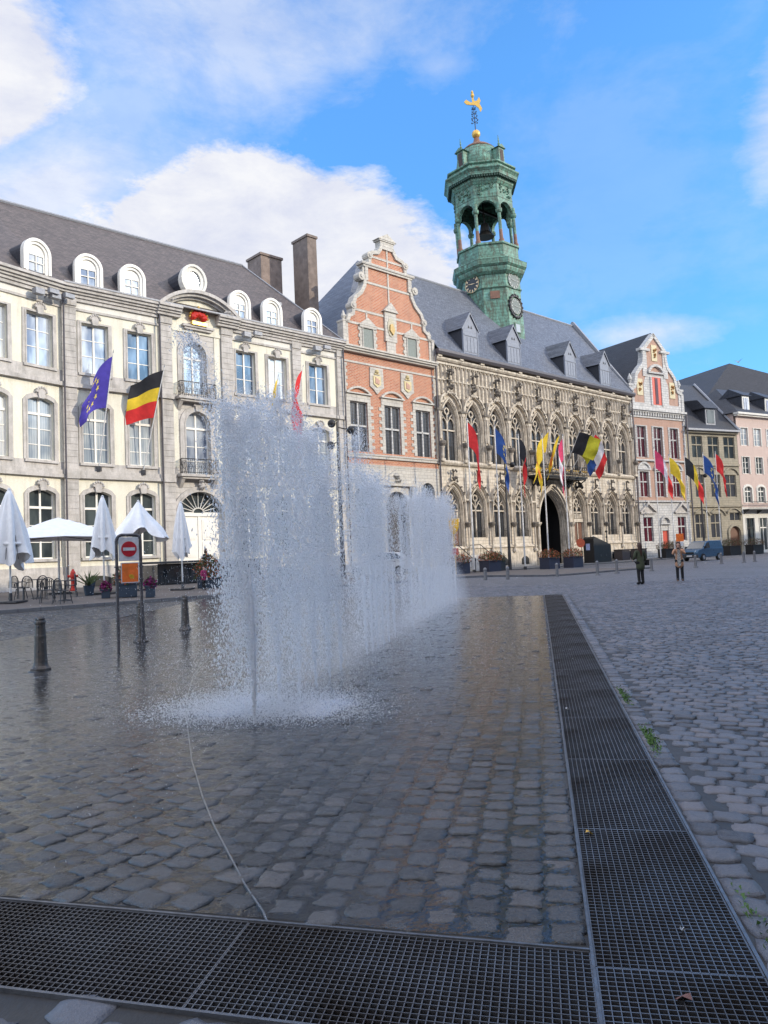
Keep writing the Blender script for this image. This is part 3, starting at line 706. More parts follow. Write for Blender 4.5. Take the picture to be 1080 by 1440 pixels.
def shaft(m, x, z0, z1, r, y=-.2):
    m.lathe([(r*1.5,0),(r*1.5,.15),(r,.28),(r,z1-z0-.3),(r*1.2,z1-z0-.25),(r*1.7,z1-z0)],(x,y,z0),8)
sb = [XL+.12]+[ (a+b)/2 for a,b in zip(bc[:-1],bc[1:])]+[XR-.12]
for x in sb:
    bt = MB(); nd = MB()
    bt.box(x-.30,x+.30,-.18,0,9.9,14.2); bt.prism_z([(x-.16,-.17),(x-.06,-.34),(x+.06,-.34),(x+.16,-.17)],11.7,14.25)
    for dx in (-.24,.24): bt.tube((x+dx,-.24,9.9),(x+dx,-.24,14.2),.06,.06,6)
    nd.box(x-.42,x+.42,-.42,0,14.2,14.38); nd.box(x-.18,x+.05,-.40,0,14.38,15.5)
    # console, figure pedestal and canopy
    bt.lathe([(.12,0),(.17,.3),(.17,.9),(.24,1.1)],(x,-.40,9.9),8); nd.lathe([(.20,0),(.36,.25),(.36,.45),(.28,.5)],(x,-.42,11.0),8)
    bt.box(x-.25,x+.25,-.52,0,9.72,9.95)
    nd.build('niche_canopy', TH_DARK, bt.build('buttress', TH_TRIM, th))
# string courses and plinth
st = MB(); st.prism_x([(0,9.35),(-.22,9.45),(-.32,9.62),(-.32,9.72),(-.1,9.86),(0,9.86)],XL,XR)
for a,b in ((XL,PC-3.1),(PC+3.1,XR)):
    st.prism_x([(0,1.95),(-.22,2.0),(-.22,2.1),(0,2.25)],a,b); st.box(a,b,-.16,0,.0,1.6); st.box(a,b,-.10,0,1.6,1.95)
st.build('string_course', TH_TRIM, th)
# ground order
for i in range(11):
    x = sb[i]
    if i == 5: continue
    gs = MB(); gd = MB()
    gs.box(x-.26,x+.26,-.16,0,4.3,6.35); gs.tube((x,-.28,1.75),(x,-.28,4.0),.10,.10,8); gs.lathe([(.2,0),(.2,.15),(.12,.3)],(x,-.28,1.55),8)
    gd.lathe([(.12,0),(.3,.3),(.34,.42),(.2,.5)],(x,-.28,3.9),8); gs.box(x-.36,x+.36,-.34,0,6.3,6.46)
    gs.tube((x-.18,-.2,4.4),(x-.18,-.2,6.3),.05,.05,5); gs.tube((x+.18,-.2,4.4),(x+.18,-.2,6.3),.05,.05,5); gs.tube((x,-.1,6.46),(x,-.1,9.3),.035,.035,5)
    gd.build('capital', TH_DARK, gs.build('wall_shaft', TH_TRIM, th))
for k in gb:
    gh = MB(); gd = MB()
    c = bc[k]; p = [(c-1.28,6.2)]+arch(c-1.28,c+1.28,6.3,1.62,8)+[(c+1.28,6.2)]
    gh.strip(p, offset(p,.14), -.32, 0); gh.strip(offset(p,-.1), p, -.2, 0)
    gd.lump((c,-.35,8.2),.32,8); gd.box(c-.04,c+.04,-.3,-.15,8.0,9.1); gd.lump((c-.2,-.4,8.95),.22,5); gd.lump((c+.2,-.4,8.95),.22,5)
    for sx in (-1,1):
        for dx,z in ((.42,8.0),(.85,7.45),(1.2,6.9)): gd.lump((c+sx*dx,-.34,z+.05),.17,5)
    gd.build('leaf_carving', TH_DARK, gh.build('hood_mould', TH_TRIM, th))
# portal
pm = MB()
for k,(w,y0,y1) in enumerate(((0,-.0,.4),(.09,.15,.5),(.18,.3,.65),(.27,.45,.8))):
    a,b = PC-2.75+w, PC+2.75-w; inner = opening_curve(a+.14,b-.14,.15,4.2,3.7-w-.18,12); outer = opening_curve(a,b,.15,4.2,3.7-w,12); pm.strip(inner,outer,y0,y1)
ring(pm,PC-2.5,PC+2.5,.1,4.2,3.7,.16,-.12,.05,12); ring(pm,PC-2.66,PC+2.66,.1,4.2,3.95,.2,-.3,.05,12)
for sx in (-1,1):
    x = PC+sx*2.95; pm.box(x-.25,x+.25,-.35,0,0,1.6); pm.tube((x,-.3,1.6),(x,-.3,4.0),.13,.13,8); pm.lathe([(.14,0),(.34,.3),(.36,.45)],(x,-.3,3.9),8); pm.box(x-.22,x+.22,-.3,0,4.4,8.6)
    pm.lump((x-sx*.2,-.3,6.9),.3,8); pm.lump((x-sx*.1,-.3,5.9),.25,8)
pt = pm.build('portal', TH_TRIM, th)
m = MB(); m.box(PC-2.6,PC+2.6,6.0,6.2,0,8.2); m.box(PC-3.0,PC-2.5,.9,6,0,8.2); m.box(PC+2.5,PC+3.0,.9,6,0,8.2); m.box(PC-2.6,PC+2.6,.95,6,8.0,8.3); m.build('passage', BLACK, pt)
# balcony
m = MB(); m.box(13.9,22.3,-1.5,.0,8.85,9.02); m.box(14.05,22.15,-1.4,0,8.7,8.85)
for x in (14.3,15.7,19.8,22.0):
    m.path([(x,-.05,7.4),(x,-.25,7.9),(x,-.8,8.35),(x,-1.4,8.7)],.06,6); m.path([(x+.25*math.cos(a),-.35,8.35+.25*math.sin(a)) for a in np.linspace(0,2*PI,10)],.04,4)
    m.path([(x,-.4-.28*math.cos(a),8.3+.28*math.sin(a)) for a in np.linspace(0,2*PI,10)],.05,4); m.lump((x,-.8,8.2),.4,8)
bal = m.build('balcony', BLACK, th)
r = MB(); L = [(13.95,0),(13.95,-1.45),(22.25,-1.45),(22.25,0)]
for (p,q) in zip(L[:-1],L[1:]):
    n = int(max(abs(q[0]-p[0]),abs(q[1]-p[1]))/.42); 
    r.tube((*p,10.0),(*q,10.0),.035); r.tube((*p,9.15),(*q,9.15),.025)
    for i in range(n+1):
        x = p[0]+(q[0]-p[0])*i/n; y = p[1]+(q[1]-p[1])*i/n
        r.tube((x,y,9.0),(x,y,10.0),.018,.018,4)
        if i<n:
            x2 = p[0]+(q[0]-p[0])*(i+1)/n; y2 = p[1]+(q[1]-p[1])*(i+1)/n; xm,ym=(x+x2)/2,(y+y2)/2
            r.tube((x,y,9.2),(x2,y2,9.9),.014,.014,4); r.tube((x,y,9.9),(x2,y2,9.2),.014,.014,4)
            r.mi = 1; r.ball((xm,ym,9.55),.1,6); r.mi = 0
r.build('railing', [BLACK, GOLD], bal)
# cornice and gutter
m = MB(); m.prism_x([(0,18.6),(-.3,18.72),(-.42,18.86),(-.42,19.0),(0,19.2)],XL,XR+.1); 
for i in range(12): x = XL+.4+i*2.9; m.box(x-.35,x+.15,-.52,0,19.0,19.16)
m.build('cornice', TH_TRIM, th)
m = MB(); m.prism_x([(.1,19.14),(-.62,19.18),(-.74,19.4),(-.74,19.62),(.1,19.62)],XL-.1,XR+.4)
m.build('gutter', ZINC_D, th)
# roof and dormers
m = MB(); m.add([(XL,-.6,19.62),(XR,-.6,19.62),(XR,7,29.5),(XL,7,29.5),(XR,14.6,19.62),(XL,14.6,19.62)],[(0,1,2,3),(2,4,5,3)]); m.build('roof', SLATE_T, th)
m = MB(); 
m.prism_x([(-.55,19.9),(-.2,19.7),(7,29.3),(14.2,19.7),(14.6,19.9),(7.1,30.1),(6.9,30.1)],XR-.05,XR+.35)
m.tube((XL,7,29.55),(XR,7,29.55),.13,.13,6); m.build('gable_coping', LEAD, th)
m = MB(); m.add([(XR+.1,-.1,0),(XR+.1,14,0),(XR+.1,14,19.6),(XR+.1,7,29.2),(XR+.1,-.1,19.6)],[(0,1,2,3,4)]); m.build('gable_end', BRICK2, th)
def dormer_t(xc):
    a,b = xc-1.05, xc+1.05; y=-.42; ze, za = 22.15, 23.7
    m = MB(); m.mi=0; m.prism([(a,19.7),(b,19.7),(b,ze),(xc,za-.1),(a,ze)],y,y+.12)
    for i in range(4): x=a+.1+i*.47; m.box(x,x+.40,y-.03,y,20.0,21.4)
    m.box(a,b,y-.05,y,21.5,21.62); m.box(a,a+.1,y-.05,y,19.7,ze); m.box(b-.1,b,y-.05,y,19.7,ze)
    m.mi=1
    for dx in (-.18,.18): m.prism([(xc+dx-.11,22.25),(xc+dx+.11,22.25),(xc+dx,22.5)],y-.03,y+.01)
    m.mi=0
    for s1 in (-1,1): m.add([(xc,y-.12,za+.12),(xc,y-.12,za-.12),(xc+s1*1.25,y-.12,ze-.28),(xc+s1*1.25,y-.12,ze-.06)],[(0,1,2,3)])
    d = m.build('dormer', [DORM_G, BLACK], th)
    yb = lambda z: (z-19.62)/1.30-.6
    c = MB()
    for x in (a+.02,b-.02): c.add([(x,y+.1,19.7),(x,y+.1,ze),(x,yb(ze)+.1,ze)],[(0,1,2)])
    c.build('dormer_cheek', DORM_S, d)
    rf = MB()
    for s1 in (-1,1):
        x = xc+s1*1.25; rf.add([(xc,y-.14,za+.12),(x,y-.14,ze-.08),(x,yb(ze)+.1,ze-.08),(xc,yb(za)+.15,za+.12)],[(0,1,2,3)])
    rf.build('dormer_roof', SLATE_T, d)
for x in (5.7,12.15,21.95,28.85): dormer_t(x)
m = MB(); m.box(XL+.1,XR-.1,6.3,14,0,19.5); m.box(XL+.1,PC-2.7,.6,6.3,0,9.4); m.box(PC+2.7,XR-.1,.6,6.3,0,9.4); m.box(XL+.1,XR-.1,.6,6.3,9.4,19.5); m.build('inner_block', TH_STONE, th)
# cellar openings, steps with railing
for k in (1,2,3,7,8,9):
    m = MB(); p = arch(bc[k]-.6,bc[k]+.6,.8,.3,5); m.add([(x,-.168,z) for x,z in [(bc[k]-.6,.3)]+p+[(bc[k]+.6,.3)]],[tuple(range(len(p)+2))]); m.build('cellar_opening', BLACK, th)
m = MB()
for i in range(7): m.box(1.3,4.4+.0,-1.5-.3*(6-i),-.0,.2*i,.2*(i+1)) if i<6 else m.box(1.3,4.4,-1.5,0,1.2,1.4)
stp = m.build('steps', GREY_TR, th)
m = MB()
for x in (1.4,4.35): m.path([(x,-3.3,1.0),(x,-1.5,2.3),(x,-.1,2.3)],.035); [m.tube((x,-3.3+.36*i,.2+.18*i),(x,-3.3+.36*i,1.0+.25*i),.02,.02,4) for i in range(6)]; m.lathe([(.06,0),(.05,.9),(.12,1.0),(.05,1.2)],(x,-3.3,0),8)
m.build('handrail', BLACK, stp)
# small tower clock tower
def oct_prof(m, prof, c=(0,0), ph=PI/8): m.lathe(prof,(c[0],c[1],0),8,ph)
tw = empty('bell_tower', tuple(W(17.6,-6.0,24.5)), RZ, 'green copper octagonal bell tower with clocks and open arcade on slate roof', 'tower')
tw.rotation_euler = Matrix.Rotation(R(2.35),4,Vector((0,-1,0))).to_euler()    # the lantern leans a little
_m = Matrix.Rotation(R(-2.35),4,'Y') @ Matrix.Rotation(RZ,4,'Z'); tw.rotation_euler = _m.to_euler()
H0 = 24.5
def ztw(z): return z-H0
ap = 1/math.cos(PI/8)
m = MB(); oct_prof(m,[(3.05*ap,-3),(3.0*ap,5.8),(3.15*ap,5.9),(3.15*ap,6.0),(3.05*ap,6.1),(3.05*ap,7.4)]); m.build('shaft', COPPER, tw)
m = MB(); oct_prof(m,[(3.1*ap,7.3),(3.5*ap,7.6),(3.6*ap,7.9),(3.6*ap,8.0),(3.85*ap,8.25),(3.9*ap,8.6),(3.95*ap,8.75),(3.4*ap,9.1),(3.3*ap,9.15)]); m.build('cornice', COPPER, tw)
m = MB(); oct_prof(m,[(3.25*ap,9.1),(3.25*ap,9.3),(3.15*ap,9.35),(3.15*ap,10.5),(3.3*ap,10.55),(3.3*ap,10.75),(2.9*ap,10.78)]); m.build('parapet', COPPER, tw)
for i in range(8):
    a = PI/8+i*PI/4; x,y = 3.0*ap*math.cos(a),3.0*ap*math.sin(a)
    m = MB(); m.mi=1; m.lathe([(.30,10.7),(.30,11.0),(.21,11.1),(.19,12.1)],(x,y,0),10); m.mi=0; m.lathe([(.19,12.1),(.19,13.9),(.3,14.0),(.36,14.15),(.36,14.35),(.25,14.4),(.25,15)],(x,y,0),10)
    m.build('column', [COPPER, COPPER_R], tw)
# arcade: eight arched panels
side = 2*3.05*math.tan(PI/8)
m = MB()
for i in range(8):
    a = i*PI/4; M = Matrix.Rotation(a+PI/2,4,'Z') @ Matrix.Translation((0,-3.05,0))
    t = MB(); hw = side/2; ar = [(hw-.25)*0]*0
    wall(t,-hw,hw,14.2,18.0,[(-hw+.22,hw-.22,14.2,14.35,hw-.22)],0,.45,floor=False)
    for k in range(22): t.lump((random.uniform(-.85,.85),-.02,random.uniform(16.0,17.3)),.2,3)
    t.box(-hw+.02,hw-.02,-.03,.1,15.75,15.85)
    b0 = len(m.v); m.v += [tuple(M@Vector(v)) for v in t.v]; m.f += [[b0+q for q in f] for f in t.f]; m.m += t.m
m.build('arcade', COPPER, tw)
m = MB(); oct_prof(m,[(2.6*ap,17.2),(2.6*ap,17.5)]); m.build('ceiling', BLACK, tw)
m = MB(); oct_prof(m,[(3.1*ap,17.2),(3.3*ap,17.5),(3.35*ap,17.9),(3.7*ap,18.0),(3.75*ap,18.3),(4.0*ap,18.6),(4.0*ap,18.75),(3.55*ap,18.95),(3.5*ap,19.2),(3.7*ap,19.3),(3.7*ap,19.45),(2.5*ap,19.6)])
m.build('entablature', COPPER, tw)
m = MB()
for i in range(8):
    a = i*PI/4
    for k in range(-5,6):
        u = k*.27; p = Matrix.Rotation(a,3,'Z')@Vector((3.62,u,17.93)); q = Matrix.Rotation(a,3,'Z')
        vs = [q@Vector((3.35+dx,u+dy,17.75+dz)) for dz in (0,.22) for dx,dy in ((0,-.08),(.33,-.08),(.33,.08),(0,.08))]
        m.add(vs,[(0,3,2,1),(4,5,6,7),(0,1,5,4),(1,2,6,5),(2,3,7,6),(3,0,4,7)])
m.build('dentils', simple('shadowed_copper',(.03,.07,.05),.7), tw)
m = MB(); m.lathe([(2.5,18.4),(2.5,19.9),(2.35,20.7),(1.95,21.35),(1.35,21.85),(.75,22.2),(.38,22.5),(.17,23.2)],(0,0,0),16); m.build('dome', COPPER, tw, smooth=True)
m = MB(); m.lathe([(1.99,21.37),(1.40,21.90),(.80,22.26),(.42,22.55),(.19,23.3)],(0,0,0),16); m.build('dome_cap', COPPER_R, tw, smooth=True)
for i in (0,2,4,6):
    a = i*PI/4; q = Matrix.Rotation(a,4,'Z')
    m = MB(); m.mi=0; m.box(2.05,3.15,-.45,.45,19.95,21.95); m.prism_x([(-.65,21.95),(.65,21.95),(0,22.35)],1.7,3.3); m.lathe([(.09,22.3),(.15,22.5),(.05,22.7),(.09,22.85),(.02,23.5)],(2.9,0,0),6); m.mi=1; m.box(3.15,3.18,-.27,.27,20.3,21.75)
    m.build('aedicule', [COPPER, simple('louvre_brown',(.06,.035,.03),.7)], tw, xf=q)
m = MB(); m.mi=0; m.tube((0,0,23.2),(0,0,28.3),.07,.035,8)
for z,w in ((24.9,.42),(25.4,.36),(25.9,.30),(26.4,.22)):
    for ax in ((1,0),(0,1)): 
        m.tube((-w*ax[0],-w*ax[1],z),(w*ax[0],w*ax[1],z),.03,.03,5)
        for s1 in (-1,1): m.ball((s1*w*ax[0],s1*w*ax[1],z+.08),.09,6)
m.build('finial_rod', simple('blue_iron',(.04,.08,.16),.5,.2), tw)
m = MB(); m.ball((0,0,23.5),.48,16); m.build('gilt_ball', GOLD, tw, smooth=True)
m = MB(); dr_ = [(-1.0,27.3),(-.75,27.55),(-.35,27.25),(-.1,27.15),(-.1,27.7),(.1,27.7),(.15,27.3),(.45,27.35),(.7,27.75),(.85,27.3),(.7,26.95),(.95,26.4),(.75,26.0),(.55,26.5),(.2,26.85),(-.3,26.9),(-.75,27.0)]
m.prism(dr_,-.05,.05); m.lathe([(.08,27.7),(.2,27.9),(.2,28.1),(.1,28.2),(.16,28.35),(.02,28.6)],(0,0,0),8); m.build('dragon_vane', GOLD, tw, xf=Matrix.Rotation(-RZ,4,'Z'))
m = MB(); m.lathe([(.95,12.6),(.9,12.75),(.62,13.2),(.5,13.8),(.42,14.1),(.1,14.25)],(0,0,0),16); m.tube((0,0,14.2),(0,0,17.3),.08); m.box(-2.6,2.6,-.1,.1,15.4,15.65)
m.build('bell', simple('bronze_bell',(.04,.035,.03),.4,.7), tw)
def clock(a, z, r, hm=(2,48), big=False, face=None):
    q = Matrix.Rotation(a+PI/2,4,'Z') @ Matrix.Translation((0,-3.04,z))
    n = 28; m = MB(); m.mi=0
    circ = lambda rr: [(rr*math.cos(2*PI*i/n),rr*math.sin(2*PI*i/n)) for i in range(n)]
    m.prism(circ(r),-.10,.05); m.mi=1
    c1 = circ(r*.96)+[(r*.96,0)]; c2 = circ(r)+[(r,0)]; m.strip(c1,c2,-.14,-.05)
    for i in range(12):
        t = 2*PI*i/12; ux,uz = math.sin(t),math.cos(t); w=.07*r
        m.add([(ux*r*.66-uz*w,-.12,uz*r*.66+ux*w),(ux*r*.66+uz*w,-.12,uz*r*.66-ux*w),(ux*r*.92+uz*w*1.2,-.12,uz*r*.92-ux*w*1.2),(ux*r*.92-uz*w*1.2,-.12,uz*r*.92+ux*w*1.2)],[(0,1,2,3)])
    for t,L,w in ((R(95),.55,.06),(R(280),.85,.045)):
        ux,uz = math.sin(t),math.cos(t); m.add([(-uz*w*r,-.15,ux*w*r),(uz*w*r,-.15,-ux*w*r),(ux*r*L,-.15,uz*r*L)],[(0,1,2)])
    o = m.build('clock', face or [simple('clock_black',(.015,.015,.015),.4), simple('clock_gold',(.85,.62,.35),.4)], tw, xf=q)
    if big:
        f = MB()
        for i in range(16): t=2*PI*i/16; f.ball((1.28*r*math.cos(t),-.08,1.45*r*math.sin(t)),.16,6)
        c1=[(1.12*r*math.cos(2*PI*i/n),1.25*r*math.sin(2*PI*i/n)) for i in range(n+1)]; f.strip(c1,[(x*1.16,z_*1.16) for x,z_ in c1],-.16,.02)
        f.build('clock_frame', simple('dark_bronze',(.05,.045,.045),.5,.3), o, xf=q)
cw = [simple('clock_grey',(.13,.155,.14),.5), simple('clock_palemarks',(.36,.37,.34),.5)]
clock(-PI/2, 6.75, .92, face=cw); clock(-PI/2, 3.9, .85, big=True, face=cw); clock(-PI/2-PI/2+0, 6.75, .92) if False else clock(PI, 6.75, .92)
m = MB(); m.mi=0; m.box(-.5,.5,-3.12,-3.0,1.0,2.1); m.mi=1; m.box(-.36,.36,-3.16,-3.1,1.1,1.95); m.build('window', [COPPER, simple('pale_glass',(.4,.43,.45),.3)], tw)
q = Matrix.Rotation(-3*PI/4+PI/2,4,'Z'); m = MB(); m.mi=0; m.box(-.5,.5,-3.14,-3.0,4.7,5.5); m.build('window', COPPER_R, tw, xf=q)

for o_ in kids(tw):
    b_ = o_.name.split('.')[0]
    if b_ not in ('dome','dome_cap','finial_rod','gilt_ball','dragon_vane'): o_.location.z -= 1.45 if b_ == 'aedicule' else .9

# ================================================================== RIGHT-HAND HOUSES
a1 = R(58); T1 = Vector((29.52,88.35)); dA = dirv(a1)
rh = building('red_gable_house', 'narrow pink brick house with curved stone gable and dark red window panes', T1, a1)
X1 = 10.05
w3 = [(1.0,2.6),(4.0,5.6),(7.05,8.6)]
mb = MB(); wall(mb,0,X1,6.8,17.0,[(a,b,12.1,15.85,0) for a,b in w3]+[(a,b,7.35,10.4,0) for a,b in w3],0,.3); mb.build('wall', BRICK2, rh)
mb = MB(); wall(mb,0,X1,0,6.8,[(1.2,2.9,2.0,4.95,0),(7.5,9.1,2.0,4.95,0),(4.45,5.6,.3,3.3,0)],-.03,.3); mb.build('ground_floor_wall', WASH_ST, rh)
for a,b in w3:
    casement(rh,a,b,12.1,15.85,0,(),.22,G_RED,transom=.62,frame=WASH_ST,surround=True,sur_w=.3,sur_mat=WASH_ST,mull=.12)
    w = casement(rh,a,b,7.35,10.4,0,(),.22,G_RED,transom=.6,frame=WASH_ST,surround=True,sur_w=.3,sur_mat=WASH_ST,mull=.12)
    m = MB(); p = arch(a-.3,b+.3,10.75,.75,8); m.strip(offset(p,-.15),offset(p,.08),-.2,0); m.box(a-.4,b+.4,-.22,0,10.6,10.75); m.prism([(x,z) for x,z in p],-.05,0); m.build('pediment', WASH_ST, w)
for a,b in ((1.2,2.9),(7.5,9.1)):
    w = casement(rh,a,b,2.0,4.95,0,(),.2,G_RED,transom=.6,frame=WASH_ST,mull=.12)
    m = MB(); m.prism([(a-.5,5.5),(b+.5,5.5),((a+b)/2,6.5)],-.06,0); m.strip([(a-.5,5.5),((a+b)/2,6.45),(b+.5,5.5)],[(a-.7,5.55),((a+b)/2,6.75),(b+.7,5.55)],-.3,0); m.box(a-.5,b+.5,-.2,0,5.35,5.5); m.build('pediment', GREY_TR, w)
m = MB(); m.box(4.45,5.6,.1,.2,.3,3.3); d = m.build('door', DOORR, rh); m = MB(); p = arch(4.2,5.85,4.2,.8,8); m.strip(offset(p,-.15),offset(p,.1),-.3,0); m.box(4.0,6.05,-.3,0,4.05,4.2); m.prism(p,-.05,0); m.box(4.2,4.45,-.1,0,.2,4.05); m.box(5.6,5.85,-.1,0,.2,4.05); m.build('door_surround', WASH_ST, d)
m = MB(); m.box(0,X1,-.25,0,6.75,6.95); m.box(0,X1,-.28,0,11.65,11.85); m.box(0,X1,-.12,0,16.9,17.3); m.box(0,X1,-.35,0,17.55,17.7); m.box(0,X1,-.5,0,17.7,17.95)
for i in range(22): x=.15+i*.46; m.box(x,x+.22,-.3,0,17.15,17.55)
for k in range(34):
    z = 7+k*.3; e=.45 if k%2 else .28
    if z<16.8: m.box(0,e,-.05,0,z,z+.29); m.box(X1-e,X1,-.05,0,z,z+.29)
m.build('stone_band', WASH_ST, rh)
gl = [(.1,17.9),(.1,20.2),(.9,20.6),(1.15,21.3),(1.35,22.2),(2.0,22.9),(2.6,23.4),(2.85,24.3),(2.9,25.3),(2.9,25.4),(5.0,27.4)]
c5 = 5.0
m = MB()
for (a,b),(c,d) in zip(gl[:-1],gl[1:]):
    if d-b>1e-3: m.quad((a,-.05,b),(2*c5-a,-.05,b),(2*c5-c,-.05,d),(c,-.05,d))
m.build('gable_wall', BRICK2, rh)
m = MB(); full = gl+[(2*c5-x,z) for x,z in reversed(gl)]; m.strip(offset(full,-.35),offset(full,.1),-.2,.5)
for x in (.5,9.5): m.box(x-.4,x+.4,-.12,.5,18,20.6); m.box(x-.55,x+.55,-.2,.5,20.6,20.85); m.lathe([(.18,0),(.1,.2),(.3,.6),(.2,.9),(.03,1.3)],(x,.1,20.85),8)
m.box(2.3,4.0,-.3,.4,25.1,25.4); m.box(6.0,7.7,-.3,.4,25.1,25.4); m.box(2.7,3.5,-.14,.0,22.0,25.2); m.box(6.5,7.3,-.14,.0,22.0,25.2); m.box(.1,9.9,-.1,0,18,18.7)
m.prism([(2.7,18),(2.7,21),(3.3,22.3),(3.9,22.4),(3.9,18)],-.08,0); m.prism([(7.3,18),(7.3,21),(6.7,22.3),(6.1,22.4),(6.1,18)],-.08,0)
p = arch(3.6,6.4,22.6,.9,8); m.strip(offset(p,-.2),offset(p,.1),-.35,0); m.box(3.5,6.5,-.35,0,22.4,22.6); m.box(3.9,6.1,-.1,0,22.0,22.4)
m.build('gable_stonework', WASH_ST, rh)
m = MB(); m.box(4.15,5.85,-.12,0,18.6,22.0); w = m.build('window', DOORR, rh); m = MB(); m.box(4.75,5.25,-.16,-.1,18.7,21.9); m.build('pane', G_RED, w); m = MB(); m.box(3.9,4.15,-.2,0,18.5,22); m.box(5.85,6.1,-.2,0,18.5,22); m.build('surround', WASH_ST, w)
for x,z in ((2.0,19.6),(8.0,19.6),(5.0,24.0)):
    m = MB(); m.mi=0; m.box(x-.5,x+.5,-.12,0,z,z+2.0); m.mi=1; m.lump((x,-.14,z+1.3),.35,6); m.lump((x,-.14,z+.7),.3,5); m.build('coat_of_arms', [simple('pale_cream',(.6,.52,.32),.6), simple('red_ochre',(.5,.25,.08),.6)], rh)
m = MB(); m.add([(0,.2,18),(5,.2,27.6),(10.05,.2,18),(0,13,18),(5,13,27.6),(10.05,13,18)],[(0,3,4,1),(1,4,5,2)]); m.build('roof', SLATE_D, rh)
for x_,z_ in ((.05,19.3),(X1-.05,17.7)): m = MB(); m.tube((x_,-.4,0),(x_,-.4,z_),.09,.09,6); m.build('downpipe', ZINC_D, rh)
m = MB(); m.box(.05,X1-.05,.45,12.9,0,18); m.build('inner_block', BRICK2, rh)
# tan stone house
a2 = R(64); T2 = Vector((38.044,93.679)); dB = dirv(a2)
gh_ = building('tan_stone_house', 'low tan stone house with dark mullioned windows, slate roof and small dormer', T2, a2)
X2 = 9.3
r1 = [(1.05,2.95),(3.9,5.9),(6.75,8.8)]; r2 = [(1.25,2.8),(4.0,5.7),(6.55,8.6)]; r3 = [(.8,2.55),(3.5,5.4)]
mb = MB(); wall(mb,0,X2,0,15.9,[(a,b,12.35,15.15,0) for a,b in r1]+[(a,b,7.35,10.25,0) for a,b in r2]+[(a,b,2.2,5.25,0) for a,b in r3]+[(7.0,9.0,4.3,5.35,0),(6.7,8.7,.2,2.9,.7)],0,.3); mb.build('wall', TAN_ST, gh_)
for a,b in r1: casement(gh_,a,b,12.35,15.15,0,(),.2,G_DARK,transom=.6,frame=TAN_ST)
for a,b in r2: casement(gh_,a,b,7.35,10.25,0,(),.2,G_LEAD,transom=.6,frame=TAN_ST)
for a,b in r3: casement(gh_,a,b,2.2,5.25,0,(),.2,G_LEAD,transom=.62,frame=TAN_ST)
casement(gh_,7.0,9.0,4.3,5.35,0,(),.2,G_LEAD,frame=TAN_ST)
m = MB(); m.box(6.7,8.7,.15,.25,.2,3.6); d = m.build('door', WOODR, gh_); m = MB(); ring(m,6.7,8.7,.1,2.9,.7,.3,-.15,.05); m.build('door_surround', TAN_ST, d)
m = MB(); m.box(0,X2,-.2,0,11.35,11.6); m.box(0,X2,-.2,0,6.1,6.35); m.box(0,X2,-.35,0,15.5,15.9)
for (a,b) in ((.6,3.3),(3.5,6.1),(6.3,9.1)):
    for z in (6.0,11.2):
        p = arch(a,b,z-1.0,.85,8); m.strip(p,offset(p,.14),-.16,0); m.lump((a,-.15,z-.6),.25,5)
m.build('stone_band', TAN_ST, gh_)
m = MB(); m.add([(-.1,-.5,15.9),(X2+.1,-.5,15.9),(X2-.3,6,23.3),(-.1,6,23.3),(X2,12,15.9),(0,12,15.9)],[(0,1,2,3),(2,4,5,3)]); m.build('roof', SLATE_D, gh_)
m = MB(); m.tube((X2-.0,-.5,16.0),(X2-.3,6,23.5),.18,.18,6); m.box(-.1,X2+.1,-.7,-.4,15.75,15.98); m.build('verge_flashing', LEAD, gh_)
m = MB(); m.mi=1; m.box(4.0,5.9,.3,2.8,16.6,18.9); m.prism_x([(-.1,18.8),(4.5,18.8),(3.4,20.3),(1.0,20.0)],3.7,6.2); m.mi=0; m.box(4.1,5.8,.2,.3,16.7,18.8); dm = m.build('dormer', [LEAD, SLATE_D], gh_); m = MB(); m.box(4.3,5.6,.15,.2,16.9,18.6); m.build('pane', G_DARK, dm)
m = MB(); m.box(.05,X2-.05,.45,11.9,0,15.8); m.build('inner_block', TAN_ST, gh_)
# pink house
a3 = R(60); T3 = T2+dB*9.35
ph = building('pink_house', 'pale pink rendered house with white windows, iron balcony and dormered slate roof', T3, a3)
XP = 22
cx3 = [1.5+2.8*i for i in range(7)]
ops = []
for c in cx3: ops += [(c-.75,c+.75,14.15,16.5,0),(c-.75,c+.75,10.4,12.65,0),(c-.75,c+.75,6.6,8.5,.25)]
mb = MB(); wall(mb,.0,XP,6.0,18.0,ops,0,.25); mb.build('wall', PINK, ph)
mb = MB(); wall(mb,.0,XP,0,6.0,[(c-.85,c+.85,.3,4.6,0) for c in cx3],0,.25); mb.build('ground_floor_wall', WHITE_FR, ph)
for i,c in enumerate(cx3):
    casement(ph,c-.75,c+.75,14.15,16.5,0,(.35,.68),.18,G_BLUE,surround=True,sur_w=.14,sur_mat=WHITE_FR)
    casement(ph,c-.75,c+.75,10.4,12.65,0,(.35,.68),.18,G_DARK,surround=True,sur_w=.14,sur_mat=WHITE_FR)
    casement(ph,c-.75,c+.75,6.6,8.5,.25,(.4,),.18,G_DARK,transom=.7,surround=True,sur_w=.3,sur_mat=WHITE_FR)
    casement(ph,c-.85,c+.85,.3,4.6,0,(),.18,G_DARK,transom=.7,frame=WHITE if i%2 else BLACK,surround=True,sur_w=.1,sur_mat=WHITE_FR)
m = MB(); m.box(-.2,XP,-.45,.1,18.0,18.2); m.box(-.3,XP,-.65,.1,18.2,18.45); m.build('eaves', WHITE_FR, ph)
m = MB(); m.box(0.2,XP,-.9,0,5.6,5.75)
for i in range(90): x=.2+i*.24; m.tube((x,-.85,5.75),(x,-.85,6.7),.014,.014,4)
m.box(.2,XP,-.88,-.82,6.68,6.74); 
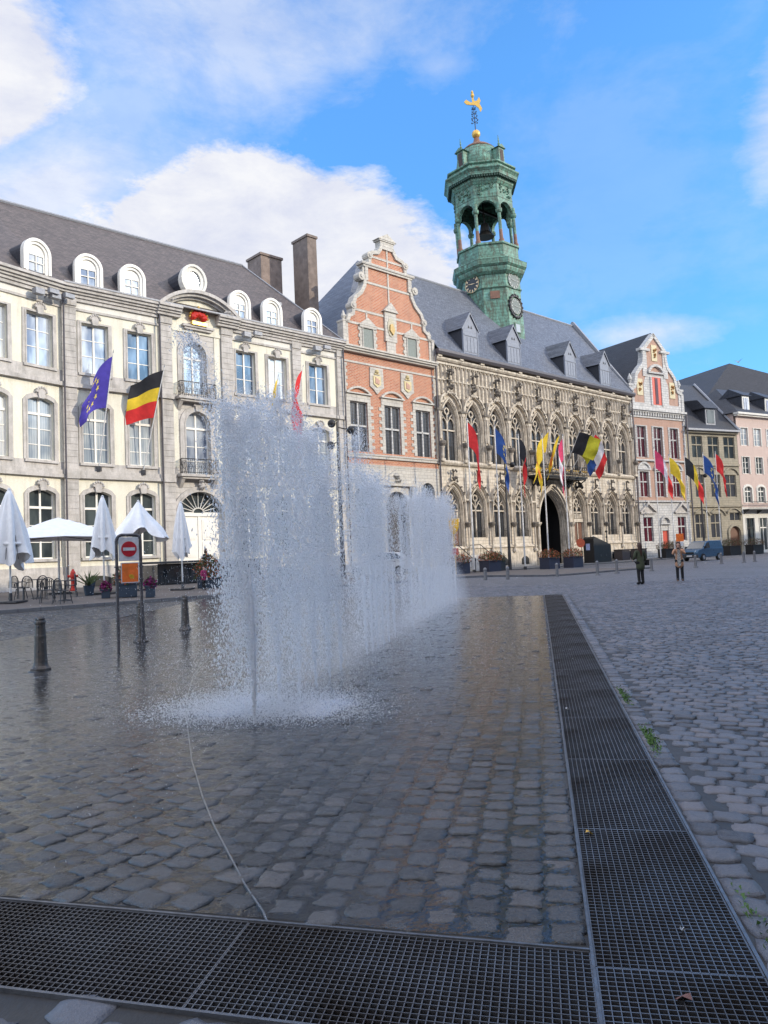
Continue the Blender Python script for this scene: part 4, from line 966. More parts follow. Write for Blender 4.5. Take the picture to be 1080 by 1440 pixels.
for c in cx3: m.prism_x([(-.8,5.6),(0,5.6),(0,5.1)],c-1.2,c-1.1)
m.build('balcony', DARKM, ph)
m = MB(); m.add([(-.3,-.6,18.45),(XP,-.6,18.45),(XP,5.0,22.9),(3.4,5.0,22.9),(-.3,11,18.45),(XP,11,18.45)],[(0,1,2,3),(0,3,4),(3,2,5,4)]); m.build('roof', SLATE_D, ph)
for x in (2.7,7.6,12.5):
    m = MB(); m.mi=0; m.box(x-.7,x+.7,.2,.35,18.6,20.9); m.mi=1; m.box(x-.8,x+.8,.3,2.6,18.6,20.9); m.prism_x([(-.1,20.9),(3.6,20.9),(2.0,22.1)],x-.95,x+.95)
    d = m.build('dormer', [WHITE, SLATE_D], ph); m = MB(); m.box(x-.5,x+.5,.14,.2,18.9,20.6); m.box(x-.04,x+.04,.1,.14,18.9,20.6); m.build('pane', G_SKY, d)
m = MB(); m.box(.05,XP-.05,.4,11,0,18.4); m.build('inner_block', PINK, ph)
# big hipped roof behind
bg = building('hip_roofed_house', 'large house behind showing only its broad dark hipped slate roof', T2, R(62))
bg.location=(0,0,0); bg.rotation_euler=(0,0,0)
m = MB(); m.prism_z([(47,118.5),(38.4,143),(70,160),(95,140),(85,112.5)],0,18.2); m.build('wall', BRICK2, bg)
m = MB(); m.add([(59,125,31.5),(50,150,31.5),(46.5,117.5,18),(37.5,143,18),(86,111.5,18),(80,130,26.4),(70,161,18),(96,140,18)],[(0,1,3,2),(0,2,4,5),(0,5,7,6,1),(5,4,7),(1,6,3)]); m.build('roof', SLATE_D, bg)
# buildings on the near side of the square (outside the picture; they shade the paving)
op = empty('opposite_terrace', tuple(W(0,0,0)), RZ, 'row of brick houses along the near side of the square, behind the camera', 'building')
m = MB(); wall(m,-75,135,0,18.5,[(x,x+1.4,z,z+2.4,0) for x in np.arange(-72,132,3.6) for z in (1.2,5.4,9.6,13.6)],0,.3); m.build('wall', OPP, op, xf=Matrix.Translation((0,-51,0))@Matrix.Rotation(PI,4,'Z')@Matrix.Translation((-60,0,0)))
m = MB(); m.box(-75,135,-64,-51.35,0,18.4); m.build('inner_block', OPP, op)
m = MB(); m.add([(-76,-50.6,18.5),(136,-50.6,18.5),(136,-57.5,25.3),(-76,-57.5,25.3),(136,-64.5,18.5),(-76,-64.5,18.5)],[(0,1,2,3),(2,4,5,3),(0,3,5),(1,4,2)]); m.build('roof', SLATE_D, op)
#PART2
# ================================================================== GROUND
E1 = Vector((.198,.980)); E2 = Vector((.967,-.2525)); G0 = Vector((.75,3.10))     # pool frame: along the long grate, along the short grate
def PG(a, b, z=0): p = G0+E1*a+E2*b; return Vector((p.x,p.y,z))
Minv = np.linalg.inv(np.array([[E1.x,E2.x],[E1.y,E2.y]]))
def ab(x, y):
    dx, dy = x-G0.x, y-G0.y; return Minv[0,0]*dx+Minv[0,1]*dy, Minv[1,0]*dx+Minv[1,1]*dy
AR, WR, BL, WB = 24.2, .62, -8.9, .67       # length and width of long grate; far end and width of short grate
def paving_mat(name, c1, c2, rough, wetvar, far=False):
    m, t, b = nodes(name)
    tc = N(t,'ShaderNodeTexCoord').outputs['Object']
    at = N(t,'ShaderNodeAttribute'); at.attribute_name = 'tone'
    n = noise(t, tc, 22, 5, .75); n2 = noise(t, tc, .45, 4, .6); n3 = noise(t, tc, 95, 3, .7)
    col = mixc(t, at.outputs['Fac'], c1, c2)
    col = mixc(t, ramp(t, at.outputs['Fac'], [(.78,0.),(.80,.55)]), col, tuple(x*y for x,y in zip(c2,(1.15,.92,.75))))
    col = mixc(t, ramp(t, at.outputs['Fac'], [(.10,.6),(.13,0.)]), col, tuple(x*.5 for x in c1))
    col = mixc(t, ramp(t,n,[(.4,0.),(.75,.6)]), col, tuple(x*2.1 for x in c1))
    col = mixc(t, ramp(t,n3,[(.5,0.),(.8,.35)]), col, (.25,.25,.26))
    col = mixc(t, ramp(t,n2,[(.45,0.),(.7,.5)]), col, tuple(x*.55 for x in c2))
    t.links.new(col, b.inputs['Base Color'])
    r = ramp(t, noise(t, tc, .8, 4, .65), [(.35,max(0,rough-wetvar)),(.65,rough+wetvar)])
    t.links.new(math_(t,'ADD', r, math_(t,'MULTIPLY',math_(t,'SUBTRACT',n,.5),.3)), b.inputs['Roughness'])
    bump(t, b, math_(t,'ADD',math_(t,'ADD',n,math_(t,'MULTIPLY',noise(t,tc,9,3,.6),1.2)),math_(t,'MULTIPLY',n3,.5)), .8, .012)
    return m
PAVE_W = paving_mat('wet_cobblestone', (.026,.028,.031), (.085,.088,.094), .22, .12)
PAVE_D = paving_mat('dry_cobblestone', (.065,.068,.080), (.16,.165,.19), .46, .10)
def ground_mat():
    m, t, b = nodes('paved_ground')
    tc = N(t,'ShaderNodeTexCoord').outputs['Object']
    rv = mapping(t, tc, (1,1,1), (0,0,R(42.9-90)))
    br = N(t,'ShaderNodeTexBrick'); t.links.new(mapping(t, tc, (1,1,1), (0,0,R(8))), br.inputs['Vector'])
    br.inputs['Scale'].default_value = 1; br.inputs['Brick Width'].default_value = .20; br.inputs['Row Height'].default_value = .16; br.inputs['Mortar Size'].default_value = .014; br.inputs['Mortar Smooth'].default_value = .6
    br.inputs['Color1'].default_value = (.085,.085,.095,1); br.inputs['Color2'].default_value = (.16,.16,.175,1); br.inputs['Mortar'].default_value = (.05,.045,.04,1)
    n = noise(t, tc, 1.4, 5, .7); n2 = noise(t, tc, .18, 4, .6); n3 = noise(t, mapping(t,tc,(1,.5,1),(0,0,R(8))), 9, 4, .7)
    # near zone: the sheet only shows as sandy joints between the setts
    at = N(t,'ShaderNodeAttribute'); at.attribute_name = 'joint'
    col = mixc(t, ramp(t,n2,[(.4,0.),(.65,.5)]), br.outputs['Color'], (.17,.17,.18))
    col = mixc(t, ramp(t,n3,[(.5,0.),(.75,.7)]), col, (.05,.05,.055))
    jc = mixc(t, ramp(t,n,[(.4,0.),(.6,1.)]), (.040,.037,.034), (.024,.023,.023))
    jc = mixc(t, ramp(t,noise(t,tc,3.3,4),[(.66,0.),(.72,.8)]), jc, (.03,.055,.012))
    col = mixc(t, at.outputs['Fac'], col, jc)
    t.links.new(col, b.inputs['Base Color'])
    t.links.new(math_(t,'ADD', .42, math_(t,'MULTIPLY', n3, .3)), b.inputs['Roughness'])
    h = math_(t,'ADD', math_(t,'MULTIPLY', math_(t,'SUBTRACT',1.0,br.outputs['Fac']), math_(t,'SUBTRACT',1.0,at.outputs['Fac'])), n3)
    bump(t, b, h, .8, .015)
    return m
GROUND = ground_mat()
# sheet in strips of the pool frame, open over the two grated channels
def lin(lst):
    out = []
    for (a,b,s) in lst:
        n = max(1,int(round((b-a)/s))); out += [a+(b-a)*i/n for i in range(n)]
    return out+[lst[-1][1]]
As = lin([(-400,-40,90),(-40,-1.6,6),(-1.6,-WB,.93),(-WB,0,.67),(0,AR,1.0),(AR,60,2.0),(60,140,8),(140,900,150)])
Bs = lin([(-500,-120,90),(-120,-40,6),(-40,BL,2.0),(BL,0,1.0),(0,WR,.62),(WR,30,2.0),(30,110,6),(110,700,120)])
vs = []; jt = []
for a in As:
    for b in Bs:
        p = PG(a,b); vs.append((p.x,p.y,ground(p.x,p.y)-(.009 if (p.y<42 and -30<p.x<34) else .004)))
        jt.append(1.0 if (p.y<33 and -22<p.x<30) else 0.0)
nb = len(Bs); fs = []
for i in range(len(As)-1):
    for j in range(nb-1):
        ca, cb = (As[i]+As[i+1])/2, (Bs[j]+Bs[j+1])/2
        if 0<cb<WR and -1.6<ca<AR: continue
        if -WB<ca<0 and BL<cb<0: continue
        fs.append((i*nb+j, i*nb+j+1, (i+1)*nb+j+1, (i+1)*nb+j))
me = bpy.data.meshes.new('ground'); me.from_pydata(vs,[],fs); me.materials.append(GROUND)
bm = bmesh.new(); bm.from_mesh(me); bmesh.ops.recalc_face_normals(bm, faces=bm.faces); bm.to_mesh(me); bm.free()
if me.polygons[0].normal.z < 0: me.flip_normals()
att = me.attributes.new('joint','FLOAT','POINT'); att.data.foreach_set('value', jt)
g = bpy.data.objects.new('ground', me); C.objects.link(g); tag(g, kind='structure')
# channels under the grates
ch = simple('channel_concrete', (.018,.018,.02), .5, 0, .3, 6)
m = MB()
def chan(m, a0,a1,b0,b1,d=.32):
    P = [PG(a0,b0),PG(a1,b0),PG(a1,b1),PG(a0,b1)]
    top = [(p.x,p.y,-.012) for p in P]; bot = [(p.x,p.y,-d) for p in P]
    m.add(top+bot,[(4,5,6,7),(0,1,5,4),(1,2,6,5),(2,3,7,6),(3,0,4,7)])
chan(m,-1.6,AR,0,WR); chan(m,-WB,0,BL,0)
tag(m.build('drain_channel', ch, recalc=False), kind='structure')

# ------------------------------------------------------------------ setts
def setts(name, mat, zone, org, ang, pw, pl, bounds, gap=.02, amp=.008, grid=4, zoff=0.0, wob=.013, dome=.002, edrop=.0045, wav=1.0):
    """one sheet of individually shaped paving stones; zone(x,y)->bool mask"""
    u = Vector((math.cos(ang),math.sin(ang))); v = Vector((-u.y,u.x))
    x0,x1,y0,y1 = bounds
    nu = int((x1-x0)/pw)+1; nv = int((y1-y0)/pl)+2
    I, J = np.meshgrid(np.arange(nu), np.arange(nv), indexing='ij'); I = I.ravel(); J = J.ravel()
    colsh = rng.random(nu)*.0+((np.arange(nu)%2)*.5+rng.normal(0,.10,nu))
    cu = x0+I*pw; cv = y0+(J+colsh[I])*pl
    cu = cu+wav*(.05*np.sin(cv*.35)+.03*np.sin(cv*1.7+1))
    X = org[0]+cu*u.x+cv*v.x; Y = org[1]+cu*u.y+cv*v.y
    k = zone(X,Y); X = X[k]; Y = Y[k]; n = len(X)
    if n == 0: return None
    hw = (pw-gap)/2*(1+rng.normal(0,.05,n).clip(-.14,.07)); hl = (pl-gap)/2*(1+rng.normal(0,.09,n).clip(-.25,.07))
    rot = ang+rng.normal(0,.045,n); hz = rng.normal(0,amp*.35,n).clip(-amp,amp)-.001
    tx = rng.normal(0,.025,n); ty = rng.normal(0,.025,n)
    g1 = np.linspace(-1,1,grid)
    U,V = np.meshgrid(g1,g1,indexing='ij'); U=U.ravel(); V=V.ravel(); m_ = len(U)
    rr = np.maximum(np.abs(U),np.abs(V)); e = rr>.999
    # round the corners a little
    fu = U*np.sqrt(1-.12*V*V*(np.abs(U)>.9)*(np.abs(V)>.9)); fv = V*np.sqrt(1-.12*U*U*(np.abs(U)>.9)*(np.abs(V)>.9))
    lx = fu[None,:]*hw[:,None]; ly = fv[None,:]*hl[:,None]
    lx = lx+rng.normal(0,wob*.45,lx.shape)*e[None,:]; ly = ly+rng.normal(0,wob*.45,ly.shape)*e[None,:]
    z = hz[:,None]+tx[:,None]*lx+ty[:,None]*ly+rng.normal(0,.0022,lx.shape)+dome*(1-(.5*(U*U+V*V)))[None,:]-dome*.5
    z = np.where(e[None,:], z-edrop, z)
    c, s = np.cos(rot)[:,None], np.sin(rot)[:,None]
    PX = X[:,None]+lx*c-ly*s; PY = Y[:,None]+lx*s+ly*c; PZ = z+groundv(PX,PY)+zoff
    # skirt
    idx = np.arange(m_).reshape(grid,grid)
    border = list(idx[:,0])+list(idx[-1,1:])+list(idx[-2::-1,-1])+list(idx[0,-2:0:-1])
    SX = PX[:,border]; SY = PY[:,border]; SZ = PZ[:,border]-.03
    V3 = np.concatenate([np.stack([PX,PY,PZ],-1), np.stack([SX,SY,SZ],-1)],1)
    per = m_+len(border)
    f = []
    for i in range(grid-1):
        for j in range(grid-1): f.append((idx[i,j],idx[i+1,j],idx[i+1,j+1],idx[i,j+1]))
    nbd = len(border)
    for q in range(nbd): f.append((border[q], m_+q, m_+(q+1)%nbd, border[(q+1)%nbd]))
    f = np.array(f); F = (f[None]+(np.arange(n)*per)[:,None,None]).reshape(-1,4)
    me = bpy.data.meshes.new(name); me.vertices.add(n*per); me.vertices.foreach_set('co', V3.reshape(-1).astype(np.float32))
    me.loops.add(F.size); me.loops.foreach_set('vertex_index', F.reshape(-1).astype(np.int32))
    me.polygons.add(len(F)); me.polygons.foreach_set('loop_start', np.arange(0,F.size,4,dtype=np.int32)); me.polygons.foreach_set('loop_total', np.full(len(F),4,dtype=np.int32))
    me.polygons.foreach_set('use_smooth', np.ones(len(F),dtype=bool)); me.update(calc_edges=True); me.validate()
    tone = np.repeat(rng.random(n),per).astype(np.float32)
    a = me.attributes.new('tone','FLOAT','POINT'); a.data.foreach_set('value', tone)
    me.materials.append(mat); o = bpy.data.objects.new(name, me); C.objects.link(o); return tag(o, kind='structure')
arc = [(-.60,3.46),(-.63,3.55),(-.77,3.85),(-.92,4.22),(-1.13,4.74),(-1.34,5.32),(-1.66,6.28),(-2.06,7.66),(-2.44,9.06),(-2.9,11.2),(-3.2,14),(-3.1,18),(-2.6,23),(-1.6,29)]
ax_, ay_ = np.array([p[0] for p in arc]), np.array([p[1] for p in arc])
def leftof(x,y): return x < np.interp(y, ay_, ax_)
def mz(x,y): return ab(x,y)
def z_pool(x,y): a,b = mz(x,y); return (a>.07)&(a<AR-.1)&(b<-.06)&~leftof(x,y)
def z_left(x,y):
    a,b = mz(x,y); s = (x-T0.x)*D0.x+(y-T0.y)*D0.y; o = -((x-T0.x)*N0.x+(y-T0.y)*N0.y)
    return (a>.07)&leftof(x-.0,y)&(y<34)&(o>18.9)&(x>-y*.62-2.5)
def z_right(x,y): a,b = mz(x,y); return ((b>WR+.225)|((a>AR+.1)&(b>-9)))&(y<34)&(x<y*.72+7)
def z_front(x,y): a,b = mz(x,y); return (a<-WB-.06)&(b<-.06)&(y>1.2)&(x>-4)
an = math.atan2(E1.y,E1.x)-PI/2
o_ = setts('pool_paving', PAVE_W, lambda x,y: z_pool(x,y)&(y<10.5), (.75-.1,3.1), an, .178,.172, (-34*.178,.1,.02,8.6), grid=6, gap=.016, wav=.12)
setts('pool_paving', PAVE_W, lambda x,y: z_pool(x,y)&(y>=10.5), (.75-.1,3.1), an, .178,.172, (-51*.178,.1,.02+.172*40,26), grid=4, gap=.016, wav=.12)
setts('plaza_paving', PAVE_W, lambda x,y: z_left(x,y)&(y<10), (-1,3.4), R(-31), .20,.155, (-12,9,-6,12), grid=6, gap=.014)
setts('plaza_paving', PAVE_W, lambda x,y: z_left(x,y)&(y>=10), (-1,3.4), R(-31), .20,.155, (-36,16,-12,40), grid=4, gap=.014)
setts('plaza_paving', PAVE_D, lambda x,y: z_right(x,y)&(y<10), (1.4,3.0), an+PI/2-R(14), .165,.19, (-7,12,-16,6), grid=6, gap=.013, zoff=.004)
setts('plaza_paving', PAVE_D, lambda x,y: z_right(x,y)&(y>=10), (1.4,3.0), an+PI/2-R(14), .165,.19, (-4,44,-46,20), grid=4, gap=.013, zoff=.004)
setts('plaza_paving', PAVE_D, lambda x,y: (y<34)&(y>1.0), (.75,3.1), an, .175,.19, (.718,.719,-2,24.2), grid=5, gap=.014, zoff=.002, wav=0)
setts('plaza_paving', PAVE_D, z_front, (-1,2.7), an-R(12), .25,.20, (-4,3,-2,1.2), grid=6, gap=.03, wob=.014)
# water film lying over the pool and the wet paving beside it
def film_mat():
    m, t, b = nodes('water_film')
    out = t.nodes['Material Output']; t.nodes.remove(b)
    tc = N(t,'ShaderNodeTexCoord').outputs['Object']
    gl = N(t,'ShaderNodeBsdfGlossy'); gl.inputs['Roughness'].default_value = .10; gl.inputs['Color'].default_value = (.95,.97,1,1)
    tr = N(t,'ShaderNodeBsdfTransparent'); tr.inputs['Color'].default_value = (.78,.80,.82,1)
    fr = N(t,'ShaderNodeFresnel'); fr.inputs['IOR'].default_value = 1.33
    bp = N(t,'ShaderNodeBump'); bp.inputs['Strength'].default_value = .7; bp.inputs['Distance'].default_value = .02
    h = math_(t,'ADD', noise(t, mapping(t,tc,(1,1,1),(0,0,R(-20))), 4.2, 4, .6), math_(t,'MULTIPLY',noise(t, tc, 16, 3, .6),.35))
    t.links.new(h, bp.inputs['Height']); t.links.new(bp.outputs[0], gl.inputs['Normal']); t.links.new(bp.outputs[0], fr.inputs['Normal'])
    mx = N(t,'ShaderNodeMixShader'); t.links.new(fr.outputs[0], mx.inputs[0]); t.links.new(tr.outputs[0], mx.inputs[1]); t.links.new(gl.outputs[0], mx.inputs[2]); t.links.new(mx.outputs[0], out.inputs[0])
    return m
FILM = film_mat()
vs=[]; fs=[]; na, nbb = 60, 40
for i in range(na+1):
    for j in range(nbb+1):
        p = PG(.05+(AR-.2)*i/na, -.05-12.5*j/nbb); vs.append((p.x,p.y,ground(p.x,p.y)-.005+.0075*S_((p.y-4.5)/4.5)))
for i in range(na):
    for j in range(nbb):
        q = i*(nbb+1)+j; fs.append((q,q+1,q+nbb+2,q+nbb+1))
me = bpy.data.meshes.new('water_film'); me.from_pydata(vs,[],fs); me.materials.append(FILM); o = bpy.data.objects.new('water_film', me); C.objects.link(o); tag(o, kind='structure')
if me.polygons[0].normal.z < 0: me.flip_normals()
# steel edge strips
STEEL = simple('worn_steel', (.19,.195,.21), .35, .7, .2, 20); STEELB = simple('bright_steel', (.30,.31,.32), .3, .8, .15, 20)
m = MB()
def flat(m, p, q, w, z0, z1):
    p=Vector(p); q=Vector(q); d=(q-p).normalized(); n=Vector((-d.y,d.x))*w/2
    P=[p-n,q-n,q+n,p+n]; m.prism_z([(v.x,v.y) for v in P],z0,z1)
for a,b in zip(arc[:-1],arc[1:]): flat(m,a,b,.009,-.05,.005)
o = m.build('steel_strip', STEELB); tag(o,'thin curved bright metal strip set in the wet cobbles below the jets','metal strip')
m = MB(); flat(m,PG(-1.6,0).xy,PG(AR,0).xy,.012,-.05,.010); flat(m,PG(0,0).xy,PG(0,BL).xy,.012,-.05,.008)
flat(m,PG(-1.6,WR).xy,PG(AR,WR).xy,.014,-.05,.008); flat(m,PG(-WB,0).xy,PG(-WB,BL).xy,.014,-.05,.008); flat(m,PG(AR,0).xy,PG(AR,WR).xy,.014,-.05,.0085)
o = m.build('channel_frame', STEEL); tag(o,'steel angle frame edging both grated drain channels','metal frame')
# grates
def grate_mesh(L, Wd, pitch=.030):
    m = MB(); na = int(L/pitch); nb = int(Wd/pitch)
    for i in range(na+1): x = i*L/na; w=.0042 if 0<i<na else .007; m.box(x-w/2,x+w/2,0,Wd,-.024,-.0012)
    for j in range(nb+1): y = j*Wd/nb; w=.0034 if 0<j<nb else .007; m.box(0,L,y-w/2,y+w/2,-.026,0)
    return m
GRM = simple('galvanised_grate', (.20,.205,.22), .38, .7, .35, 1.3, .2, c2=(.07,.055,.045))
def grate(L, Wd, a, b, along, label, src=None):
    if src: o = src.copy(); C.objects.link(o)
    else:
        sh = None
        if not along:
            dx_ = (-E2).normalized(); px_ = Vector((-dx_.y,dx_.x)); yv = -E1.normalized(); sh = Matrix(((1,yv.dot(dx_),0,0),(0,yv.dot(px_),0,0),(0,0,1,0),(0,0,0,1)))
        o = grate_mesh(L,Wd).build('metal_grate', GRM, recalc=False, xf=sh)
    p = PG(a,b,.002); o.location = p
    d = E1 if along else -E2
    o.rotation_euler = (0,0,math.atan2(d.y,d.x))
    return tag(o, label, 'grate', group='grate panels over the drain channels')
PL = 1.47; k = 0; a = -1.55+.0; first = None
names = ['long channel grate panel at the corner, lowest one in the picture']
while a < AR-.3:
    L = min(PL, AR-a)
    if first is None: first = grate(PL-.006, WR-.024, a, WR-.012, True, 'x')
    o = first if k == 0 else grate(PL-.006, WR-.024, a, WR-.012, True, 'x', first)
    o['label'] = ('corner grate panel where the two drain channels meet', 'wide grate panel just above the channel corner', 'third grate panel up the long channel, yellow leaf at its edge', 'fourth grate panel up the long drain channel')[k] if k < 4 else 'dark grate panel in the distant stretch of the long drain channel'
    if k == 0: pass
    k += 1; a += PL
f2 = None; b = -.008
for i in range(6):
    if f2 is None: f2 = grate(PL-.006, WB-.024, -.012, b, False, 'x'); o = f2
    else: o = grate(PL-.006, WB-.024, -.012, b, False, 'x', f2)
    o['label'] = ('short channel grate panel nearest the corner, bottom centre', 'short channel grate panel left of the slanting seam')[i] if i<2 else 'short channel grate panel at the left edge of the picture'
    b -= PL
# weeds and leaves by the grate
for nm,(a0,n_) ,lab in (('weed_tuft',(5.4,40),'low green weeds sprouting beside the long grate, farther patch'),('weed_tuft',(3.5,60),'bright green weeds growing in the joint beside the long grate'),('weed_tuft',(.3,9),'small moss tuft in the joint near the corner grate')):
    m = MB()
    for i in range(n_*6):
        p = PG(a0+random.gauss(0,.22), WR+.05+abs(random.gauss(0,.04))); r = random.uniform(.008,.022); ax = random.random()*6.3; h=random.uniform(.005,.03)
        m.add([(p.x,p.y,0),(p.x+r*math.cos(ax),p.y+r*math.sin(ax),h),(p.x+r*1.3*math.cos(ax+.8),p.y+r*1.3*math.sin(ax+.8),h*.7)],[(0,1,2)])
    tag(m.build(nm, simple('weed_green',(.07,.15,.025),.7)), lab, 'weeds', kind='stuff')
def leaf(x,y,z,s,col,label,rz=0):
    m = MB(); pts=[(0,0),(.3,.25),(.45,.15),(.6,.4),(.75,.2),(1,.05),(.8,-.15),(.65,-.4),(.45,-.15),(.25,-.3)]
    m.add([(px*s,py*s,.012*math.sin(px*5)+.01) for px,py in pts],[tuple(range(10))]); o=m.build('fallen_leaf',simple('leaf_'+label.split()[0],col,.6)); o.location=(x,y,z); o.rotation_euler=(0,.15,rz); tag(o,label,'leaf')
p = PG(1.25,.05); leaf(p.x,p.y,.005,.055,(.62,.36,.06),'yellow fallen leaf on the grate by the pool edge',.4)
leaf(1.0,2.72,.005,.07,(.20,.09,.07),'brown fallen leaf on the corner grate',2.2)
leaf(1.15,3.2,.005,.03,(.6,.6,.62),'white feather on the long grate',1.1); leaf(1.72,7.6,.005,.05,(.6,.6,.62),'small white feather farther up the long grate',.8)

# ------------------------------------------------------------------ fountain
def drop_mat():
    m, t, b = nodes('spray_water')
    b.inputs['Base Color'].default_value = (.99,.99,1,1); b.inputs['Roughness'].default_value = .2
    b.inputs['Subsurface Weight'].default_value = 0; b.inputs['Specular IOR Level'].default_value = .8
    out = t.nodes['Material Output']; tl = N(t,'ShaderNodeBsdfTranslucent'); tl.inputs['Color'].default_value = (.99,.99,1,1)
    mx = N(t,'ShaderNodeMixShader'); mx.inputs[0].default_value = .55
    t.links.new(b.outputs[0], mx.inputs[1]); t.links.new(tl.outputs[0], mx.inputs[2]); tp = N(t,'ShaderNodeBsdfTransparent'); m2 = N(t,'ShaderNodeMixShader'); m2.inputs[0].default_value = .26; t.links.new(mx.outputs[0], m2.inputs[1]); t.links.new(tp.outputs[0], m2.inputs[2]); t.links.new(m2.outputs[0], out.inputs[0]); return m
DROP = drop_mat()
def mist_mat(dens):
    m = bpy.data.materials.new('water_mist'); m.use_nodes = True; t = m.node_tree; t.nodes.clear()
    o = t.nodes.new('ShaderNodeOutputMaterial'); v = t.nodes.new('ShaderNodeVolumeScatter'); v.inputs['Density'].default_value = dens; v.inputs['Color'].default_value = (.93,.94,1,1); v.inputs['Anisotropy'].default_value = .2
    t.links.new(v.outputs[0], o.inputs['Volume']); return m
MIST2 = mist_mat(.13)
def drops(name, P, S, Vd, parent=None, loc=(0,0,0)):
    """octahedral drops at P with radius S stretched along Vd"""
    n = len(P); Vd = Vd/np.maximum(1e-6,np.linalg.norm(Vd,axis=1,keepdims=True))
    ref = np.tile(np.array([[1.,0,0]]),(n,1)); A = np.cross(Vd,ref); A /= np.maximum(1e-6,np.linalg.norm(A,axis=1,keepdims=True)); B = np.cross(Vd,A)
    st = rng.uniform(1.0,3.4,n)[:,None]; s = S[:,None]
    V = np.stack([P+A*s,P+B*s,P-A*s,P-B*s,P+Vd*s*st,P-Vd*s*st],1)
    f = np.array([(0,1,4),(1,2,4),(2,3,4),(3,0,4),(1,0,5),(2,1,5),(3,2,5),(0,3,5)]); F = (f[None]+(np.arange(n)*6)[:,None,None]).reshape(-1,3)
    me = bpy.data.meshes.new(name); me.vertices.add(n*6); me.vertices.foreach_set('co', V.reshape(-1).astype(np.float32))
    me.loops.add(F.size); me.loops.foreach_set('vertex_index', F.reshape(-1).astype(np.int32)); me.polygons.add(len(F))
    me.polygons.foreach_set('loop_start', np.arange(0,F.size,3,dtype=np.int32)); me.polygons.foreach_set('loop_total', np.full(len(F),3,dtype=np.int32))
    me.polygons.foreach_set('use_smooth', np.ones(len(F),dtype=bool)); me.update(calc_edges=True); me.materials.append(DROP)
    o = bpy.data.objects.new(name, me); C.objects.link(o); o.parent = parent; o.location = loc; return o
JB = Vector((-1.37,7.59))
jets = []
ts = [0,.75,1.45,2.1,2.75,3.35]+[5.0,5.45,5.9,6.4,6.9,7.5,9.7]+[11.2,12.0,12.8,13.7,14.6,15.5,16.5,17.6,18.8]
hs = [3.25,3.30,3.62,3.25,3.35,3.1]+[3.2,3.75,3.1,3.2,3.05,3.15,2.9]+[3.05,3.35,3.15,3.45,3.2,3.4,3.2,3.5,3.3]
for k,(t_,h_) in enumerate(zip(ts,hs)):
    p = JB+E1.normalized()*t_; far = t_/19; rm = 1+far*.6
    j = empty('water_jet', (p.x,p.y,0)); lab = 'tall white water jet rising from the wet cobbles'
    if k==0: lab = 'nearest water jet with a clear narrow stream at its foot'
    elif k<6: lab = 'tall spreading water jet in the nearest cluster behind the front one'
    elif k<13: lab = 'water jet of the middle cluster in front of the brick house'
    else: lab = 'narrow water jet of the farthest cluster at the end of the row'
    tag(j, lab, 'water jet', 'fountain jets in one row')
    n = (30000 if k==0 else 23000) if k<6 else (9500 if k<13 else 8500)
    # rising column
    n1 = int(n*(.34 if k==0 else .2)); z = rng.random(n1)**.8*h_; r0 = .014+.045*z+.012*z*z
    a = rng.random(n1)*2*PI; rr = r0*rng.random(n1)**.6*(1+.25*np.sin(5*a+z*2))
    P1 = np.stack([rr*np.cos(a)-.03*z*z*.4, rr*np.sin(a), z],-1); V1 = np.stack([rng.normal(0,.2,n1),rng.normal(0,.2,n1),np.full(n1,3.)],-1)
    S1 = rng.gamma(3,.0013,n1).clip(.0016,.008)*rm
    # falling curtain: drops thrown from the rising stream
    n2 = n-n1; sg = (.17 if k==0 else .22) if k<6 else .14
    zt = h_*(1-rng.random(n2)**2*.55); tf = rng.random(n2)**.6*np.sqrt(2*zt/9.8); vx = rng.normal(-.08,sg,n2); vy = rng.normal(0,sg,n2)
    ns = 26 if k<6 else 16; sx = rng.normal(-.08,sg,ns); sy = rng.normal(0,sg,ns); sz = h_*(1-rng.random(ns)**1.5*.4); w_ = rng.integers(0,ns,n2); isS = rng.random(n2)<(.40 if k<6 else .62); nz_ = .045 if k<6 else .018
    vx = np.where(isS, sx[w_]+rng.normal(0,1,n2)*nz_, vx); vy = np.where(isS, sy[w_]+rng.normal(0,1,n2)*nz_, vy); zt = np.where(isS, sz[w_], zt); tf = np.minimum(tf, np.sqrt(2*zt/9.8))
    z2 = zt-.5*9.8*tf*tf; k2 = (z2>.01)&(rng.random(n2) < ((.14+z2/1.5) if k<6 else (.12+z2/2.2))); ff_ = tf*.7+.30; P2 = np.stack([vx*ff_-.05*zt, vy*ff_, z2],-1)[k2]
    V2 = np.stack([vx,vy,-9.8*tf-.5],-1)[k2]; S2 = (rng.gamma(2.6,.00135,n2).clip(.0012,.009)*rm)[k2]
    # clots near the top give ragged crowns
    nc = 10; P3=[];S3=[]
    for c in range(nc):
        cc = np.array([rng.normal(-.12,.14),rng.normal(0,.14),h_*(1-abs(rng.normal(0,.10)))+rng.normal(0,.05)]); q = int(n*.014)
        P3.append(cc+rng.normal(0,1,(q,3))*np.array([.05,.05,.09])*rng.uniform(.6,1.6)); S3.append(rng.uniform(.0022,.005,q)*rm)
    P3=np.concatenate(P3); S3=np.concatenate(S3)
    # fine mist drops hanging round the falling water
    n4 = 7000 if k<6 else 3000; z4 = h_*rng.random(n4)**1.2*.92; w4 = sg*(.25+.9*(1-z4/h_))+.05; P4 = np.stack([rng.normal(0,1,n4)*w4-.05, rng.normal(0,1,n4)*w4, z4+.02],-1); S4 = rng.uniform(.0011,.0026,n4)*rm*(1 if k<6 else 1.4)
    P1 = np.concatenate([P1,P4]); V1 = np.concatenate([V1, rng.normal(0,1,(n4,3))]); S1 = np.concatenate([S1,S4])
    P = np.concatenate([P1,P2,P3]); V = np.concatenate([V1,V2,np.tile([[.1,.1,1.]],(len(P3),1))]); S = np.concatenate([S1,S2,S3])
    drops('spray', P, S, V, j)
